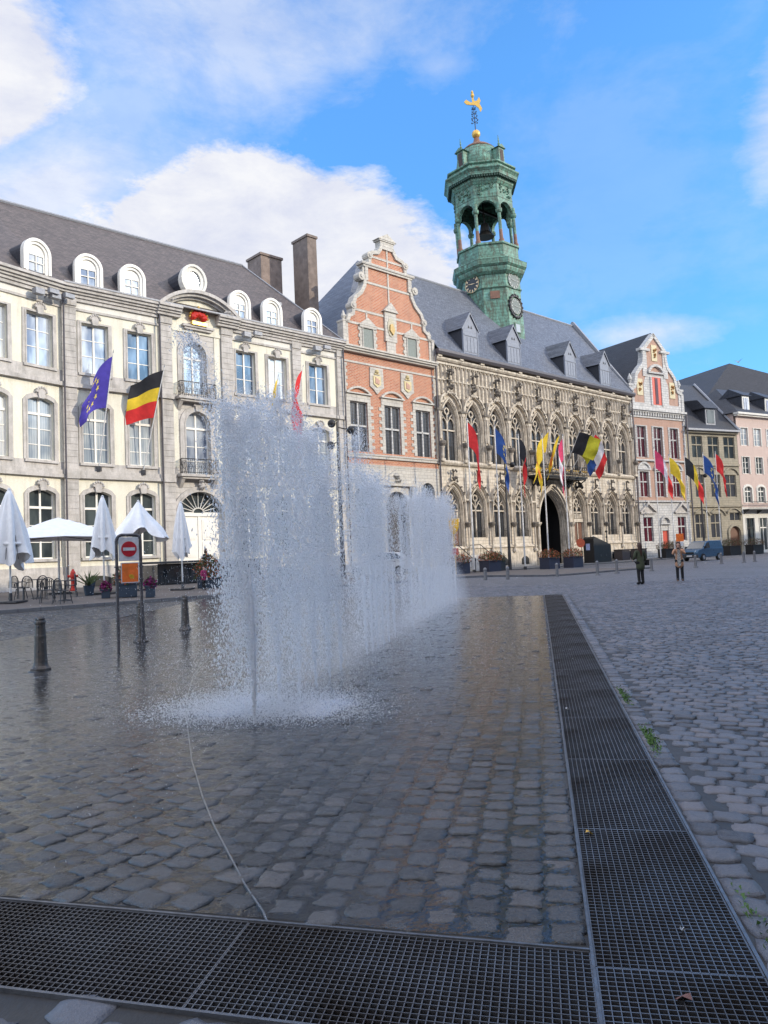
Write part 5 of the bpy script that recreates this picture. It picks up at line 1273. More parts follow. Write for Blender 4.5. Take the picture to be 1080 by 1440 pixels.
    if k==0 or k>5:
        m = MB(); m.lathe([(.010,.0),(.022,.35),(.032,.8),(.036,1.1),(.004,1.6)] if k==0 else [(.008,.0),(.014,.5),(.020,1.0),(.004,1.5)],(0,0,0),8,mod=lambda a_,z_: 1+.15*math.sin(3*a_+z_*9)); m.build('stream', DROP, j, smooth=True)
# stray splash thrown out to the left of the first jet
n=2600; u=rng.random(n); P=np.stack([-1.95+.42*u+rng.normal(0,.05+.04*u,n), 7.45+rng.normal(0,.12,n), 3.95-1.1*u**2-np.abs(rng.normal(0,.35,n))*(.3+u)],-1)
o = drops('water_splash', P, rng.uniform(.002,.0055,n), np.tile([[.5,0,-1.]],(n,1))); tag(o,'thin arc of splashed drops high to the left of the front jet','water splash')
# low splash round the foot of the first jets and scattered fine drops
n=42000; t_=np.abs(np.where(rng.random(n)<.55, rng.normal(.1,.55,n), rng.random(n)*19)); t_=t_[t_<19]; n=len(t_); lat=rng.normal(0,.42,n)+rng.choice([-.42,.42],n); z=np.abs(rng.normal(0,.10,n))*np.exp(-np.abs(lat)*.3)
P=np.stack([JB.x+.198*t_+lat*.98-.1, JB.y+.98*t_-lat*.2+rng.normal(0,.25,n)+.15, z],-1)
o = drops('splash_foam', P, rng.uniform(.0015,.0048,n), rng.normal(0,1,(n,3))); tag(o,'low white splashing water round the foot of the jets','splash', kind='stuff')
n=9000; d=np.abs(rng.normal(0,1.0,n)); P=np.stack([-1.5-d*1.0+rng.normal(0,.2,n)*0, 8.3+rng.normal(0,1.5,n)+d, np.abs(rng.normal(.2,.7,n))],-1)
o = drops('fine_spray', P, rng.uniform(.0012,.0032,n), rng.normal(0,1,(n,3))); tag(o,'fine wind-blown drops left of the jets','spray', kind='stuff')
n=5000; d=np.abs(rng.normal(0,.7,n)); P=np.stack([-1.0+d+rng.random(n)*2.4, 8+rng.random(n)*8, np.abs(rng.normal(.1,.45,n))],-1)
o = drops('fine_spray', P, rng.uniform(.0012,.0032,n), rng.normal(0,1,(n,3))); tag(o,'fine drops drifting right of the jets','spray', kind='stuff')
# foam lying on the paving
def foam_mat():
    m, t, b = nodes('foam'); tc = N(t,'ShaderNodeTexCoord').outputs['Object']
    b.inputs['Base Color'].default_value = (.62,.68,.82,1); b.inputs['Roughness'].default_value = .6
    n1 = noise(t,tc,2.2,6,.75,.4); n2 = noise(t,tc,26,5,.8)
    at = N(t,'ShaderNodeAttribute'); at.attribute_name='amt'
    v = math_(t,'ADD', math_(t,'MULTIPLY',n1,.9), math_(t,'MULTIPLY',n2,.7)); v = math_(t,'ADD', v, at.outputs['Fac'])
    t.links.new(ramp(t,v,[(.5,0.),(1.0,.9)]) if False else math_(t,'MULTIPLY', math_(t,'SUBTRACT', v, 1.27), 2.2, True), b.inputs['Alpha']); return m
vs=[];fs=[];am=[]
nx,ny=26,70
for i in range(nx+1):
    for j in range(ny+1):
        t_=-.75+20.5*(j/ny)**1.5; l=-1.7+3.6*i/nx
        x=JB.x+.198*t_+.98*l; y=JB.y+.98*t_-.198*l; vs.append((x,y,ground(x,y)+.012))
        c1=max(0,1-((l+.0)/1.5)**2); e=min(1,max(0,(t_+.75)/1.3)); am.append(((.62*math.exp(-((abs(l)-.5)/.5)**2)+.1*c1)*e*max(.35,1-max(0,t_-.8)/2.5)) if t_<11 else .42*math.exp(-(l/.6)**2))
for i in range(nx):
    for j in range(ny): q=i*(ny+1)+j; fs.append((q,q+ny+1,q+ny+2,q+1))
me = bpy.data.meshes.new('foam'); me.from_pydata(vs,[],fs); me.materials.append(foam_mat()); a_=me.attributes.new('amt','FLOAT','POINT'); a_.data.foreach_set('value',am)
o = bpy.data.objects.new('foam', me); C.objects.link(o); tag(o,'patches of white foam lying on the wet stones under the jets','foam', kind='stuff')
# thin haze of drifting mist over the foot of the row
m = MB(); sec=[]
for t_,hw,hh in ((.1,.10,.2),(.6,.40,1.2),(2,.5,1.8),(3.6,.35,1.4),(5.4,.3,1.2),(7.5,.4,1.4),(9.4,.3,1.2),(14,.5,1.3),(19,.5,1.2),(19.6,.2,.3)):
    c = JB+E1.normalized()*t_; sec.append([(c.x+hw*math.cos(a)*.98, c.y-hw*math.cos(a)*.198, .02+hh*max(0,math.sin(a))) for a in np.linspace(0,PI,11)])
vv=[p for s_ in sec for p in s_]; ff=[]
for i in range(len(sec)-1):
    for j in range(10): ff.append((i*11+j,i*11+j+1,(i+1)*11+j+1,(i+1)*11+j))
    ff.append((i*11,(i+1)*11,(i+1)*11+10,i*11+10))
ff += [tuple(range(11)), tuple((len(sec)-1)*11+j for j in range(10,-1,-1))]
m.add(vv,ff); o=m.build('drifting_mist', MIST2, smooth=True); tag(o,'pale mist drifting along the whole row of jets','mist', kind='stuff')

# ------------------------------------------------------------------ bollards
def bollard_big():
    r = empty('bollard', on(-5.7,12.41)); m = MB()
    m.lathe([(.155,0),(.155,.05),(.13,.07),(.115,.12),(.10,.5),(.102,.52),(.102,.55),(.095,.57),(.085,.74),(.095,.75),(.095,.78),(.08,.80),(.085,.83),(.06,.86),(.0,.875)],(0,0,0),12); m.build('post', BOLL, r, smooth=False, bevel=.006)
    m = MB(); m.lathe([(.19,0),(.19,.03),(.16,.045)],(0,0,0),8); m.build('base', BOLL, r)
    m = MB(); m.ball((0,-.085,.70),.022,6); m.ball((0,-.1,.3),.022,6); m.build('bolt', DARKM, r); return r
b0 = bollard_big(); b0.scale = (.88,.88,1); tag(b0,'weathered cast-iron bollard nearest the camera at the left edge','bollard','old iron bollards beside the fountain')
dup(b0, on(-5.32,16.27), .6, 'weathered cast-iron bollard just behind the no-entry sign'); dup(b0, on(-5.04,18.8), 1.4, 'weathered cast-iron bollard standing in water nearest the jets')
r = empty('bollard', (4.92,37.8,0)); m = MB(); m.lathe([(.13,0),(.13,.05),(.09,.08),(.085,.7),(.1,.72),(.09,.78),(.05,.83),(0,.85)],(0,0,0),10); m.build('post', BOLL2, r, smooth=False)
m = MB(); m.lathe([(.17,0),(.17,.04)],(0,0,0),8); m.build('base', BOLL2, r); tag(r,'grey bollard at the far end of the jets, left one of a pair','bollard','grey bollards across the square')
for (x,y),lab in zip([(6.12,38.3),(9.5,42.2),(12.2,43.8),(14.0,46.0),(16.5,47.1),(20.6,50.4),(24.8,56.0),(27.1,57.3),(28.2,57.9)],
    ['grey bollard at the far end of the jets, right one of a pair','grey bollard in front of the dark town hall portal','grey bollard in front of the black ramp','grey bollard left of the woman in green','grey bollard between the two women','grey bollard in front of the blue van','dark bollard below the salmon red flag pole','left dark bollard in front of the pink house','right dark bollard in front of the pink house']): dup(r,(x,y,0),0,lab)

# ------------------------------------------------------------------ no-entry sign
sg = empty('road_sign', on(-5.14,14.41)); tag(sg,'no entry sign above an orange panel on a two-legged metal frame','road sign')
q = Vector((-4.98-(-5.14), 15.15-14.41)); dl = Vector((.37,.28))
m = MB(); X = dl.length; m.path([(0,0,0),(0,0,2.13),(.03,0,2.20),(.09,0,2.23),(X-.09,0,2.23),(X-.03,0,2.20),(X,0,2.13),(X,0,0)],.030,8); m.build('frame', GALV, sg)
m = MB(); m.box(.04,X-.04,-.02,.02,1.73,2.19); m.build('plate', SIGNW, sg, bevel=.01)
n=28; m = MB(); cc=[(X/2+.148*math.cos(2*PI*i/n),1.96+.148*math.sin(2*PI*i/n)) for i in range(n)]; m.prism(cc,-.028,-.02); m.build('red_disc', SIGNR, sg)
m = MB(); m.box(X/2-.115,X/2+.115,-.034,-.029,1.93,1.99); m.build('white_bar', SIGNW, sg)
m = MB(); m.mi=0; m.box(.07,X-.05,-.03,.0,1.31,1.70); m.mi=1; m.box(.07,.085,-.033,-.03,1.31,1.70); m.box(X-.065,X-.05,-.033,-.03,1.31,1.70); m.box(.0855,X-.0655,-.033,-.03,1.31,1.325); m.box(.0855,X-.0655,-.033,-.03,1.685,1.70)
m.build('orange_panel', [ORANGE, SIGNW], sg); m = MB(); m.box(X*.52,X*.68,-.036,-.031,1.39,1.45); m.box(X*.48,X*.63,-.036,-.031,1.42,1.47); m.build('yellow_mark', YEL, sg)
for z in (1.38,1.62): 
    m = MB(); m.box(-.04,.08,-.03,.03,z-.015,z+.015); m.box(X-.08,X+.04,-.03,.03,z-.015,z+.015); m.build('bracket', GALV, sg)
sg.rotation_euler = (0,0,math.atan2(dl.y,dl.x))

# ------------------------------------------------------------------ terrace of the hotel
kerb = MB(); L=[]
for i in range(40):
    s=-60+i*1.6
    L.append(W(s,18.6)); 
for p,q in zip(L[:-1],L[1:]):
    gz=ground(p.x,p.y); gz2=ground(q.x,q.y); n=Vector((N0.x,N0.y,0))*.14
    kerb.add([(p.x,p.y,gz-.05),(q.x,q.y,gz2-.05),(q.x+n.x,q.y+n.y,gz2-.05),(p.x+n.x,p.y+n.y,gz-.05),(p.x,p.y,gz+.10),(q.x,q.y,gz2+.10),(q.x+n.x,q.y+n.y,gz2+.10),(p.x+n.x,p.y+n.y,gz+.10)],[(0,1,5,4),(4,5,6,7),(1,2,6,5),(2,3,7,6),(3,0,4,7)])
tag(kerb.build('kerb', wall_mat('kerb_stone',(.17,.17,.18),(.11,.11,.12),((.2,.2,.2),(.05,.05,.05),1.0,.5,.015),streak=0)), kind='structure')
vs=[];fs=[]
for i in range(40):
    s=-60+i*1.6
    for j in range(14): o_=18.46-j*18.46/13; p=W(s,o_); vs.append((p.x,p.y,ground(p.x,p.y)+.075))
for i in range(39):
    for j in range(13): q=i*14+j; fs.append((q,q+1,q+15,q+14))
me=bpy.data.meshes.new('pavement'); me.from_pydata(vs,[],fs); me.materials.append(wall_mat('terrace_paving',(.17,.14,.12),(.12,.105,.095),None,streak=.0,nscale=.7,fine=9)); o=bpy.data.objects.new('pavement',me); C.objects.link(o); tag(o,kind='structure')
# pavement in front of the town hall
m = MB(); m.box(-2.0,46,-5.2,.3,-.1,.1); o=m.build('pavement', wall_mat('pavement_stone',(.19,.18,.175),(.14,.135,.13),((.2,.19,.18),(.08,.08,.08),.8,.5,.012),streak=0)); o.location=tuple(W(0,0)); o.rotation_euler=(0,0,RZ); tag(o,kind='structure')
TZ=.08
def closed_parasol(x,y,h,r,label,open_=.0,seed=1):
    p = empty('parasol',(x,y,ground(x,y)+TZ)); tag(p,label,'parasol','white parasols on the hotel terrace')
    m = MB(); m.tube((0,0,0),(0,0,h-.1),.035,.03,10); m.build('pole', WHITE_P, p)
    m = MB(); m.box(-.42,.42,-.42,.42,0,.07); m.tube((0,0,.07),(0,0,.35),.06,.06,10); m.build('base', DARKM, p, bevel=.01)
    zb = h-(1.75+r*1.3) if not open_ else h-1.55
    n=48; rows=14; vs=[];fs=[]; rs=random.Random(seed)
    ph=[rs.random()*6 for _ in range(4)]
    for i in range(rows+1):
        t=i/rows
        for k in range(n):
            a=2*PI*k/n
            if open_: rad=.04+open_*t**1.05
            else: rad=.05+r*(.85*t**.8+.15*math.sin(t*PI)*.5)
            pl=1+.30*(t**.5)*math.cos(8*a+ph[0])*(.6 if open_ else 1)+.08*math.sin(3*a+ph[1]+t*4)
            zz=h-(h-zb)*t
            if i>=rows-2: zz+= (.20*math.sin(2*a+ph[2])+.14*math.sin(5*a+ph[3]))*(i-rows+3)/3
            vs.append((rad*pl*math.cos(a),rad*pl*math.sin(a),zz))
    for i in range(rows):
        for k in range(n): fs.append((i*n+k,i*n+(k+1)%n,(i+1)*n+(k+1)%n,(i+1)*n+k))
    fs.append(tuple(range(n)))
    mb=MB(); mb.add(vs,fs); o=mb.build('canopy', WHITE_C, p, smooth=True)
    if not open_:
        m=MB(); m.lathe([(r*.80,zb+.62),(r*.82,zb+.66),(r*.79,zb+.70)],(0,0,0),16); m.build('strap', WHITE_C, p)
        m=MB()
        for k in range(8):
            a=2*PI*k/8+.2; m.tube((.06*math.cos(a),.06*math.sin(a),h-.3),((r*.8)*math.cos(a),(r*.8)*math.sin(a),zb+.1),.012,.012,4)
        m.build('rib', GALV, p)
    m=MB(); m.lathe([(.05,h-.03),(.07,h),(.03,h+.05),(0,h+.07)],(0,0,0),8); m.build('finial', WHITE_P, p)
    return p
closed_parasol(-13.43,26.97,4.05,.66,'tall closed white parasol at the far left edge',seed=3)
closed_parasol(-11.58,30.98,4.0,.46,'closed white parasol with ragged hem just left of the no-entry sign',seed=5)
closed_parasol(-8.78,32.5,3.75,.34,'closed white parasol in front of the white carriage door',seed=9)
closed_parasol(-10.9,33.4,3.95,.3,'half-open white parasol rising behind the no-entry sign',open_=1.05,seed=12)
p = empty('parasol', on(-14.3,33.0,TZ), .5); tag(p,'fully open white parasol with a broad square canopy','parasol','white parasols on the hotel terrace')
m=MB(); m.tube((0,0,0),(0,0,3.0),.05,.045,10); m.tube((.12,0,1.6),(.12,0,2.7),.02); m.build('pole', WHITE_P, p)
m=MB(); m.box(-.45,.45,-.45,.45,0,.08); m.build('base', DARKM, p)
n=12; vs=[];fs=[]
for i in range(n+1):
    for j in range(n+1):
        u=-1+2*i/n; v=-1+2*j/n; r_=max(abs(u),abs(v)); z=3.35-1.0*r_**1.15+.10*(r_**2)*(1-min(abs(u),abs(v))/max(r_,1e-3))*.9; vs.append((u*2.35,v*2.35,z))
for i in range(n):
    for j in range(n): q=i*(n+1)+j; fs.append((q,q+1,q+n+2,q+n+1))
mb=MB(); mb.add(vs,fs); cn=mb.build('canopy', WHITE_C, p)
sol=cn.modifiers.new('thick','SOLIDIFY'); sol.thickness=.02
m=MB()
for sx,sy in ((1,1),(1,-1),(-1,1),(-1,-1)): m.tube((0,0,2.55),(2.3*sx,2.3*sy,2.30),.018,.018,4); m.ball((1.5*sx,1.5*sy,2.22),.06,6)
m.build('rib', GALV, p)
# chairs and tables
def chair(loc, rz, label):
    c = empty('cafe_chair', loc, rz); tag(c,label,'chair','dark metal cafe chairs on the terrace')
    m=MB(); m.lathe([(.2,.44),(.22,.455),(.2,.47)],(0,0,0),12); m.build('seat', DARKM, c)
    for sx in (-1,1):
        for sy in (-1,1): m=MB(); m.tube((.17*sx,.17*sy,.44),(.23*sx,.24*sy,0),.019,.016,6); m.build('leg', DARKM, c)
    m=MB(); top=[(.24*math.cos(a),.20-.05+.04*abs(math.cos(a)),.62+.27*math.sin(a)) for a in np.linspace(0,PI,11)]; m.path([(.24,.20,.44)]+top+[(-.24,.20,.44)],.020,6)
    for i in range(7): x=-.18+.06*i; m.tube((x,.18,.46),(x,.18,.60+.25*math.sqrt(max(0,1-(x/.24)**2))),.016,.016,4)
    m.build('backrest', DARKM, c)
    for sx in (-1,1): m=MB(); m.path([(.24*sx,.18,.66),(.27*sx,-.05,.66),(.25*sx,-.17,.62),(.23*sx,-.17,.45)],.013,5); m.build('armrest', DARKM, c)
    return c
c0 = chair(on(-11.3,26.3,TZ),2.6,'dark slatted cafe chair nearest the kerb, right of its table')
for (x,y),rz,lab in zip([(-12.0,26.7),(-12.9,28.6),(-12.35,29.5),(-14.3,29.3),(-13.6,28.3)],[.3,2.9,5.0,1.3,4.3],
   ['dark slatted cafe chair seen from behind in the middle of the group','dark cafe chair beside the tall closed parasol','dark cafe chair turned to the wall behind the kerb chairs','dark cafe chair at the left edge by the wall','dark cafe chair farthest left under the open parasol']): dup(c0,on(x,y,TZ),rz,lab)
def table(loc,label):
    t_=empty('cafe_table',loc); tag(t_,label,'table','cafe tables on the terrace'); m=MB(); m.lathe([(.35,.71),(.36,.725),(.35,.74)],(0,0,0),16); m.build('tabletop', DARKM, t_); m=MB(); m.tube((0,0,.02),(0,0,.71),.03,.03,8); m.lathe([(.24,0),(.22,.03),(.04,.06)],(0,0,0),12); m.build('leg', DARKM, t_); return t_
t0=table(on(-11.75,27.6,TZ),'small round cafe table between the slatted chairs'); dup(t0,on(-13.5,29.2,TZ),0,'small round cafe table under the open parasol')
# hydrant
h_=empty('fire_hydrant', on(-15.57,37.52,TZ)); tag(h_,'bright red fire hydrant against the grey wall','fire hydrant')
m=MB(); m.lathe([(.16,0),(.16,.06),(.10,.10),(.10,.62),(.14,.66),(.14,.74),(.12,.9),(.06,1.02),(.05,1.06),(.0,1.08)],(0,0,0),14); m.build('barrel', RED, h_, smooth=False)
for sx in (-1,1): m=MB(); m.tube((0,0,.72),(.2*sx,0,.72),.06,.06,10); m.tube((.2*sx,0,.72),(.24*sx,0,.72),.075,.075,8); m.build('outlet', RED, h_)
m=MB(); m.tube((0,-.1,.55),(0,-.17,.55),.07,.07,10); m.build('cap', RED, h_)
# plants
def foliage(m, c, r, h, n, s, mats=1):
    for i in range(n):
        a=random.random()*6.283; q=r*math.sqrt(random.random()); x=c[0]+q*math.cos(a); y=c[1]+q*math.sin(a); z=c[2]+h*random.random()**.8*(1-.5*(q/r)**2)
        d=Vector((random.gauss(0,1),random.gauss(0,1),random.gauss(.4,.8))).normalized(); e=d.cross(Vector((random.gauss(0,1),random.gauss(0,1),1))).normalized()*s*.4; d*=s*random.uniform(.6,1.3)
        m.mi=random.randrange(mats) if mats>1 else 0
        P=Vector((x,y,z)); m.add([P,P+d*.5+e,P+d,P+d*.5-e],[(0,1,2,3)])
def planter(loc, rz, w, d, h, mats, label, n=900, fh=.5, pot=None, name='planter'):
    p=empty(name,loc,rz); tag(p,label,'planter'); m=MB(); m.box(-w/2,w/2,-d/2,d/2,0,h); m.box(-w/2-.03,w/2+.03,-d/2-.03,d/2+.03,h-.08,h-.001); m.build('tub', pot or DBLUE, p, bevel=.01)
    m=MB(); foliage(m,(0,0,h-.1),max(w,d)*.62,fh,n,.09,len(mats)); m.build('plant', mats, p, recalc=False); return p
planter(on(-9.95,28.9,TZ),.3,.75,.75,.55,[LEAF,FL_R,LEAF,FL_R],'dark tub of orange and red flowers behind the no-entry sign',1500,.75)
m_=planter(on(-8.95,28.6,TZ),.3,.35,.35,.45,[FL_P,FL_P,LEAF],'tub of purple petunias right of the sign legs',900,.4)
planter(on(-10.6,28.5,TZ),.3,.3,.3,.35,[FL_P,FL_P,LEAF],'tub of purple petunias left of the sign legs',900,.35)
planter(on(-7.9,33.6,TZ),.3,1.0,.6,.5,[LEAF,FL_R,FL_D,LEAF],'bushy planter beside the carriage door, blurred by the spray',1700,1.1)
def yucca(loc,label,hh=.9):
    p=empty('potted_plant',loc); tag(p,label,'plant'); m=MB(); m.lathe([(.16,0),(.22,.38),(.24,.4),(.2,.4)],(0,0,0),10); m.build('pot', DBLUE, p); m=MB()
    for i in range(26):
        a=random.random()*6.28; el=random.uniform(.5,1.45); L=hh*random.uniform(.6,1); d=Vector((math.cos(a)*math.cos(el),math.sin(a)*math.cos(el),math.sin(el))); e=Vector((-math.sin(a),math.cos(a),0))*.02
        m.add([Vector((0,0,.38))+e,Vector((0,0,.38))-e,Vector((0,0,.38))+d*L*.6-e*.8,Vector((0,0,.38))+d*L*.95-Vector((0,0,.08)),Vector((0,0,.38))+d*L*.6+e*.8],[(0,1,2,3,4)])
    m.build('leaves', simple('spiky_leaf',(.10,.14,.05),.6), p, recalc=False)
yucca(on(-11.9,30.2,TZ),'spiky green plant in a dark blue pot beside the ragged parasol'); yucca(on(-16.2,41.5,TZ),'small potted plant against the wall right of the hydrant',.6)
# dark glazed terrace enclosure
en=empty('terrace_screen', tuple(W(-27.2,6.3,.58)), RZ); tag(en,'dark glazed wind screens enclosing the cafe terrace by the carriage door','wind screen')
m=MB(); 
for i in range(6): x=-1.2+i*1.3; m.box(x-.03,x+.03,-.03,.03,0,1.12)
m.box(-1.2,5.3,-.04,.04,1.08,1.15); m.box(-1.2,5.3,-.04,.04,0,.08); m.build('frame', BLACK, en)
m=MB(); m.box(-1.17,5.27,-.012,.012,.08,1.08); m.build('pane', CARG, en)
m=MB(); m.prism_x([(-.3,1.16),(2.6,1.18),(2.6,1.30),(-.3,1.24)],-1.3,5.4); m.build('awning', simple('dark_awning',(.03,.033,.04),.8), en)
m=MB(); m.box(-1.2,-1.15,0,3.2,0,1.1); m.box(5.25,5.3,0,3.2,0,1.1); m.build('side_screen', CARG, en)
for x,y in ((-.4,-1.2),(1.2,-1.5),(2.6,-1.1),(3.8,-1.6),(4.9,-1.2)):
    p=W(-27.2+x,6.3-y); dup(c0,on(p.x,p.y,TZ),random.random()*6,'dark cafe chair in front of the dark terrace screens')
p=W(-25.2,7.9); dup(t0,on(p.x,p.y,TZ),0,'small round table in front of the dark terrace screens')

# ------------------------------------------------------------------ people
def skin_obj(name, joints, edges, mat, parent, sub=2):
    """one continuous body grown over connected joints: joints = [(x,y,z,r)]"""
    me=bpy.data.meshes.new(name); me.from_pydata([j[:3] for j in joints],edges,[]); o=bpy.data.objects.new(name,me); C.objects.link(o); me.materials.append(mat); o.parent=parent
    s=o.modifiers.new('skin','SKIN'); s.use_smooth_shade=True; s.branch_smoothing=.6
    for i,j in enumerate(joints):
        r=j[3]; me.skin_vertices[0].data[i].radius=(r,r) if not isinstance(r,tuple) else r
    me.skin_vertices[0].data[0].use_root=True
    ss=o.modifiers.new('sub','SUBSURF'); ss.levels=sub-1; ss.render_levels=sub
    return o
def person(loc, rz, label, hL, hR, elL, elR, feet=((-.09,0),(.09,0)), h=1.66, coat=COATG, coat_len=.55, top=None, hair_l=.35, trousers=TROUS, lean=0):
    """faces -y. hL/hR, elL/elR: hand and elbow positions (x,y,z)"""
    p=empty('person',loc,rz); tag(p,label,'person'); k=h/1.66; p.scale=(k,k,k)
    (fx,fy),(gx,gy)=feet
    J=[(0,0,.92,.12),(0,0,1.08,.115),(0,-.0,1.28,.13),(0,0,1.40,.07),(0,-.01,1.47,.05),(0,-.02,1.56,.085),(0,-.02,1.62,.07),
       (-.17,0,1.34,.05),(*elL,.038),(*hL,.028), (.17,0,1.34,.05),(*elR,.038),(*hR,.028),
       (-.09,0,.86,.085),((-.09+fx)/2,-.02,.48,.058),(fx,fy,.09,.04),(fx,fy-.14,.03,.032),
       (.09,0,.86,.085),((.09+gx)/2,-.02,.48,.058),(gx,gy,.09,.04),(gx,gy-.14,.03,.032)]
    Ed=[(0,1),(1,2),(2,3),(3,4),(4,5),(5,6),(2,7),(7,8),(8,9),(2,10),(10,11),(11,12),(0,13),(13,14),(14,15),(15,16),(0,17),(17,18),(18,19),(19,20)]
    for hi,el in ((9,elL),(12,elR)):                      # five fingers on each hand
        H=Vector(J[hi][:3]); d=(H-Vector(el)).normalized(); sd=d.cross(Vector((0,1,.2))).normalized()
        for f_ in range(5):
            o1=sd*(f_-2)*.013; base=len(J)
            if f_==0: q=H+sd*-.04+d*.03; J.append((*q,.008)); Ed.append((hi,base)); J.append((*(q+d*.03),.007)); Ed.append((base,base+1)); continue
            q=H+d*.05+o1; J.append((*q,.008)); Ed.append((hi,base)); q2=q+d*(.03+.008*(2-abs(f_-2)))+Vector((0,-.012,-.012)); J.append((*q2,.007)); Ed.append((base,base+1))
    skin_obj('body',J,Ed,SKIN,p)
    cz=.92-coat_len+.12
    Jc=[(0,.005,1.02,(.165,.14)),(0,0,1.27,(.17,.13)),(0,0,1.40,(.085,.08)),(-.18,0,1.34,.075),(*elL,.058),(*(Vector(elL).lerp(Vector(hL),.85)),.045),(.18,0,1.34,.075),(*elR,.058),(*(Vector(elR).lerp(Vector(hR),.85)),.045),(0,.01,.85,(.19,.16)),(0,.01,cz,(.215,.18))]
    skin_obj('coat',Jc,[(0,1),(1,2),(1,3),(3,4),(4,5),(1,6),(6,7),(7,8),(0,9),(9,10)],coat,p)
    if top: m=MB(); m.add([(-.05,-.155,1.36),(.05,-.155,1.36),(.07,-.21,.95),(.06,-.225,.66),(-.07,-.225,.64),(-.08,-.21,.95)],[tuple(range(6))]); m.build('shirt',top,p)
    Jt=[(0,0,.90,.13),(-.09,0,.84,.095),((-.09+fx)/2,-.02,.48,.068),(fx,fy,.10,.062),(.09,0,.84,.095),((.09+gx)/2,-.02,.48,.068),(gx,gy,.10,.062)]
    skin_obj('trousers',Jt,[(0,1),(1,2),(2,3),(0,4),(4,5),(5,6)],trousers,p)
    for (x,y) in feet: skin_obj('boot',[(x,y+.01,.20,.066),(x,y+.01,.07,.068),(x,y-.14,.05,.058)],[(0,1),(1,2)],BLACK,p)
    m=MB(); m.lathe([(.02,1.70),(.075,1.675),(.10,1.60),(.105,1.52),(.10,1.42),(.09,1.50-hair_l),(.05,1.45-hair_l)],(0,.025,0),14,mod=lambda a,z:(1 if math.sin(a)>-.35 or z>1.62 else .55)); hr=m.build('hair',HAIR,p,smooth=True)
    m=MB(); m.ball((0,-.108,1.555),.016,6); m.build('nose',SKIN,p)
    for sx in (-1,1): m=MB(); m.ball((.033*sx,-.098,1.585),.011,6); m.build('eye',BLACK,p)
    m=MB(); m.ball((0,-.100,1.515),.018,6,.4); m.build('mouth',simple('lips',(.35,.10,.09),.5),p)
    return p
w1=person((10.5,31.3,0),R(200),'woman seen from behind in an olive green coat with long brown hair',(-.22,-.05,.86),(.16,-.22,1.0),(-.27,.02,1.08),(.26,-.02,1.08),coat=COATG,coat_len=.50,h=1.70,hair_l=.42)
m=MB(); m.box(-.34,-.22,-.15,.15,.78,1.02); m.path([(-.28,0,1.02),(-.12,.06,1.38)],.012,5); o=m.build('shoulder_bag',BLACK); o.matrix_world=Matrix.Translation((10.5,31.3,0))@Matrix.Rotation(R(200),4,'Z'); tag(o,'black shoulder bag hanging at the side of the woman in green','bag')
w2=person((12.74,32.9,0),R(-20),'woman in a tan coat and striped top raising a phone to take a picture',(-.10,-.26,1.40),(.04,-.28,1.38),(-.24,-.10,1.16),(.24,-.10,1.16),feet=((-.10,-.03),(.10,.03)),coat=COATT,coat_len=.52,top=STRIPE,h=1.67,hair_l=.25)
m=MB(); m.box(-.075,.035,-.34,-.33,1.38,1.46); o=m.build('phone',BLACK); o.matrix_world=Matrix.Translation((12.74,32.9,0))@Matrix.Rotation(R(-20),4,'Z'); tag(o,'dark phone held up by the woman in the tan coat','phone')
pp=W(-23.6,3.0); person(on(pp.x,pp.y,.30),R(150),'person in a dark jacket walking past the white carriage door',(-.2,-.12,.95),(.2,-.1,.95),(-.25,0,1.12),(.25,0,1.12),coat=JACK,coat_len=.3,h=1.75,hair_l=.02,feet=((-.09,-.14),(.09,.12)))
pc=Vector((-7.75,32.0)); person(on(pc.x,pc.y,TZ),R(60),'small child in a magenta coat near the flower planter',(-.22,-.08,.9),(.2,-.1,.92),(-.25,0,1.1),(.25,0,1.1),coat=PINKC,coat_len=.4,h=1.0,hair_l=.15)

# ------------------------------------------------------------------ vehicles (x forward)
def vehicle(name, loc, rz, label, cat, body, green, paint, wheels, wr, hw, roof_rack=False, van=False):
    v=empty(name,loc,rz); tag(v,label,cat)
    n=len(body)
    # lower shell: side profile with tumble-home, rounded in plan
    def shell(prof, hws, mat, nm, par):
        m=MB(); n=len(prof); vs=[]
        for (x,z),w in zip(prof,hws):
            vs+= [(x,-w,z),(x,-w*.88,z),(x,w*.88,z),(x,w,z)]
        m.add(vs,[(4*i+j,4*i+j+1,4*((i+1)%n)+j+1,4*((i+1)%n)+j) for i in range(n) for j in range(3)]+[tuple(4*i for i in range(n)),tuple(4*i+3 for i in range(n-1,-1,-1))])
        return m.build(nm,mat,par,bevel=.03)
    b=shell([(x,z) for x,z,w in body],[w*hw for x,z,w in body],paint,'body',v)
    g=shell([(x,z) for x,z,w in green],[w*hw for x,z,w in green],paint,'cabin',v)
    # windows slightly proud of the cabin sides
    gp=[(x,z) for x,z,w in green]; x0,x1=min(x for x,z in gp),max(x for x,z in gp); zb=min(z for x,z in gp); zt=max(z for x,z in gp)
    return v,x0,x1,zb,zt
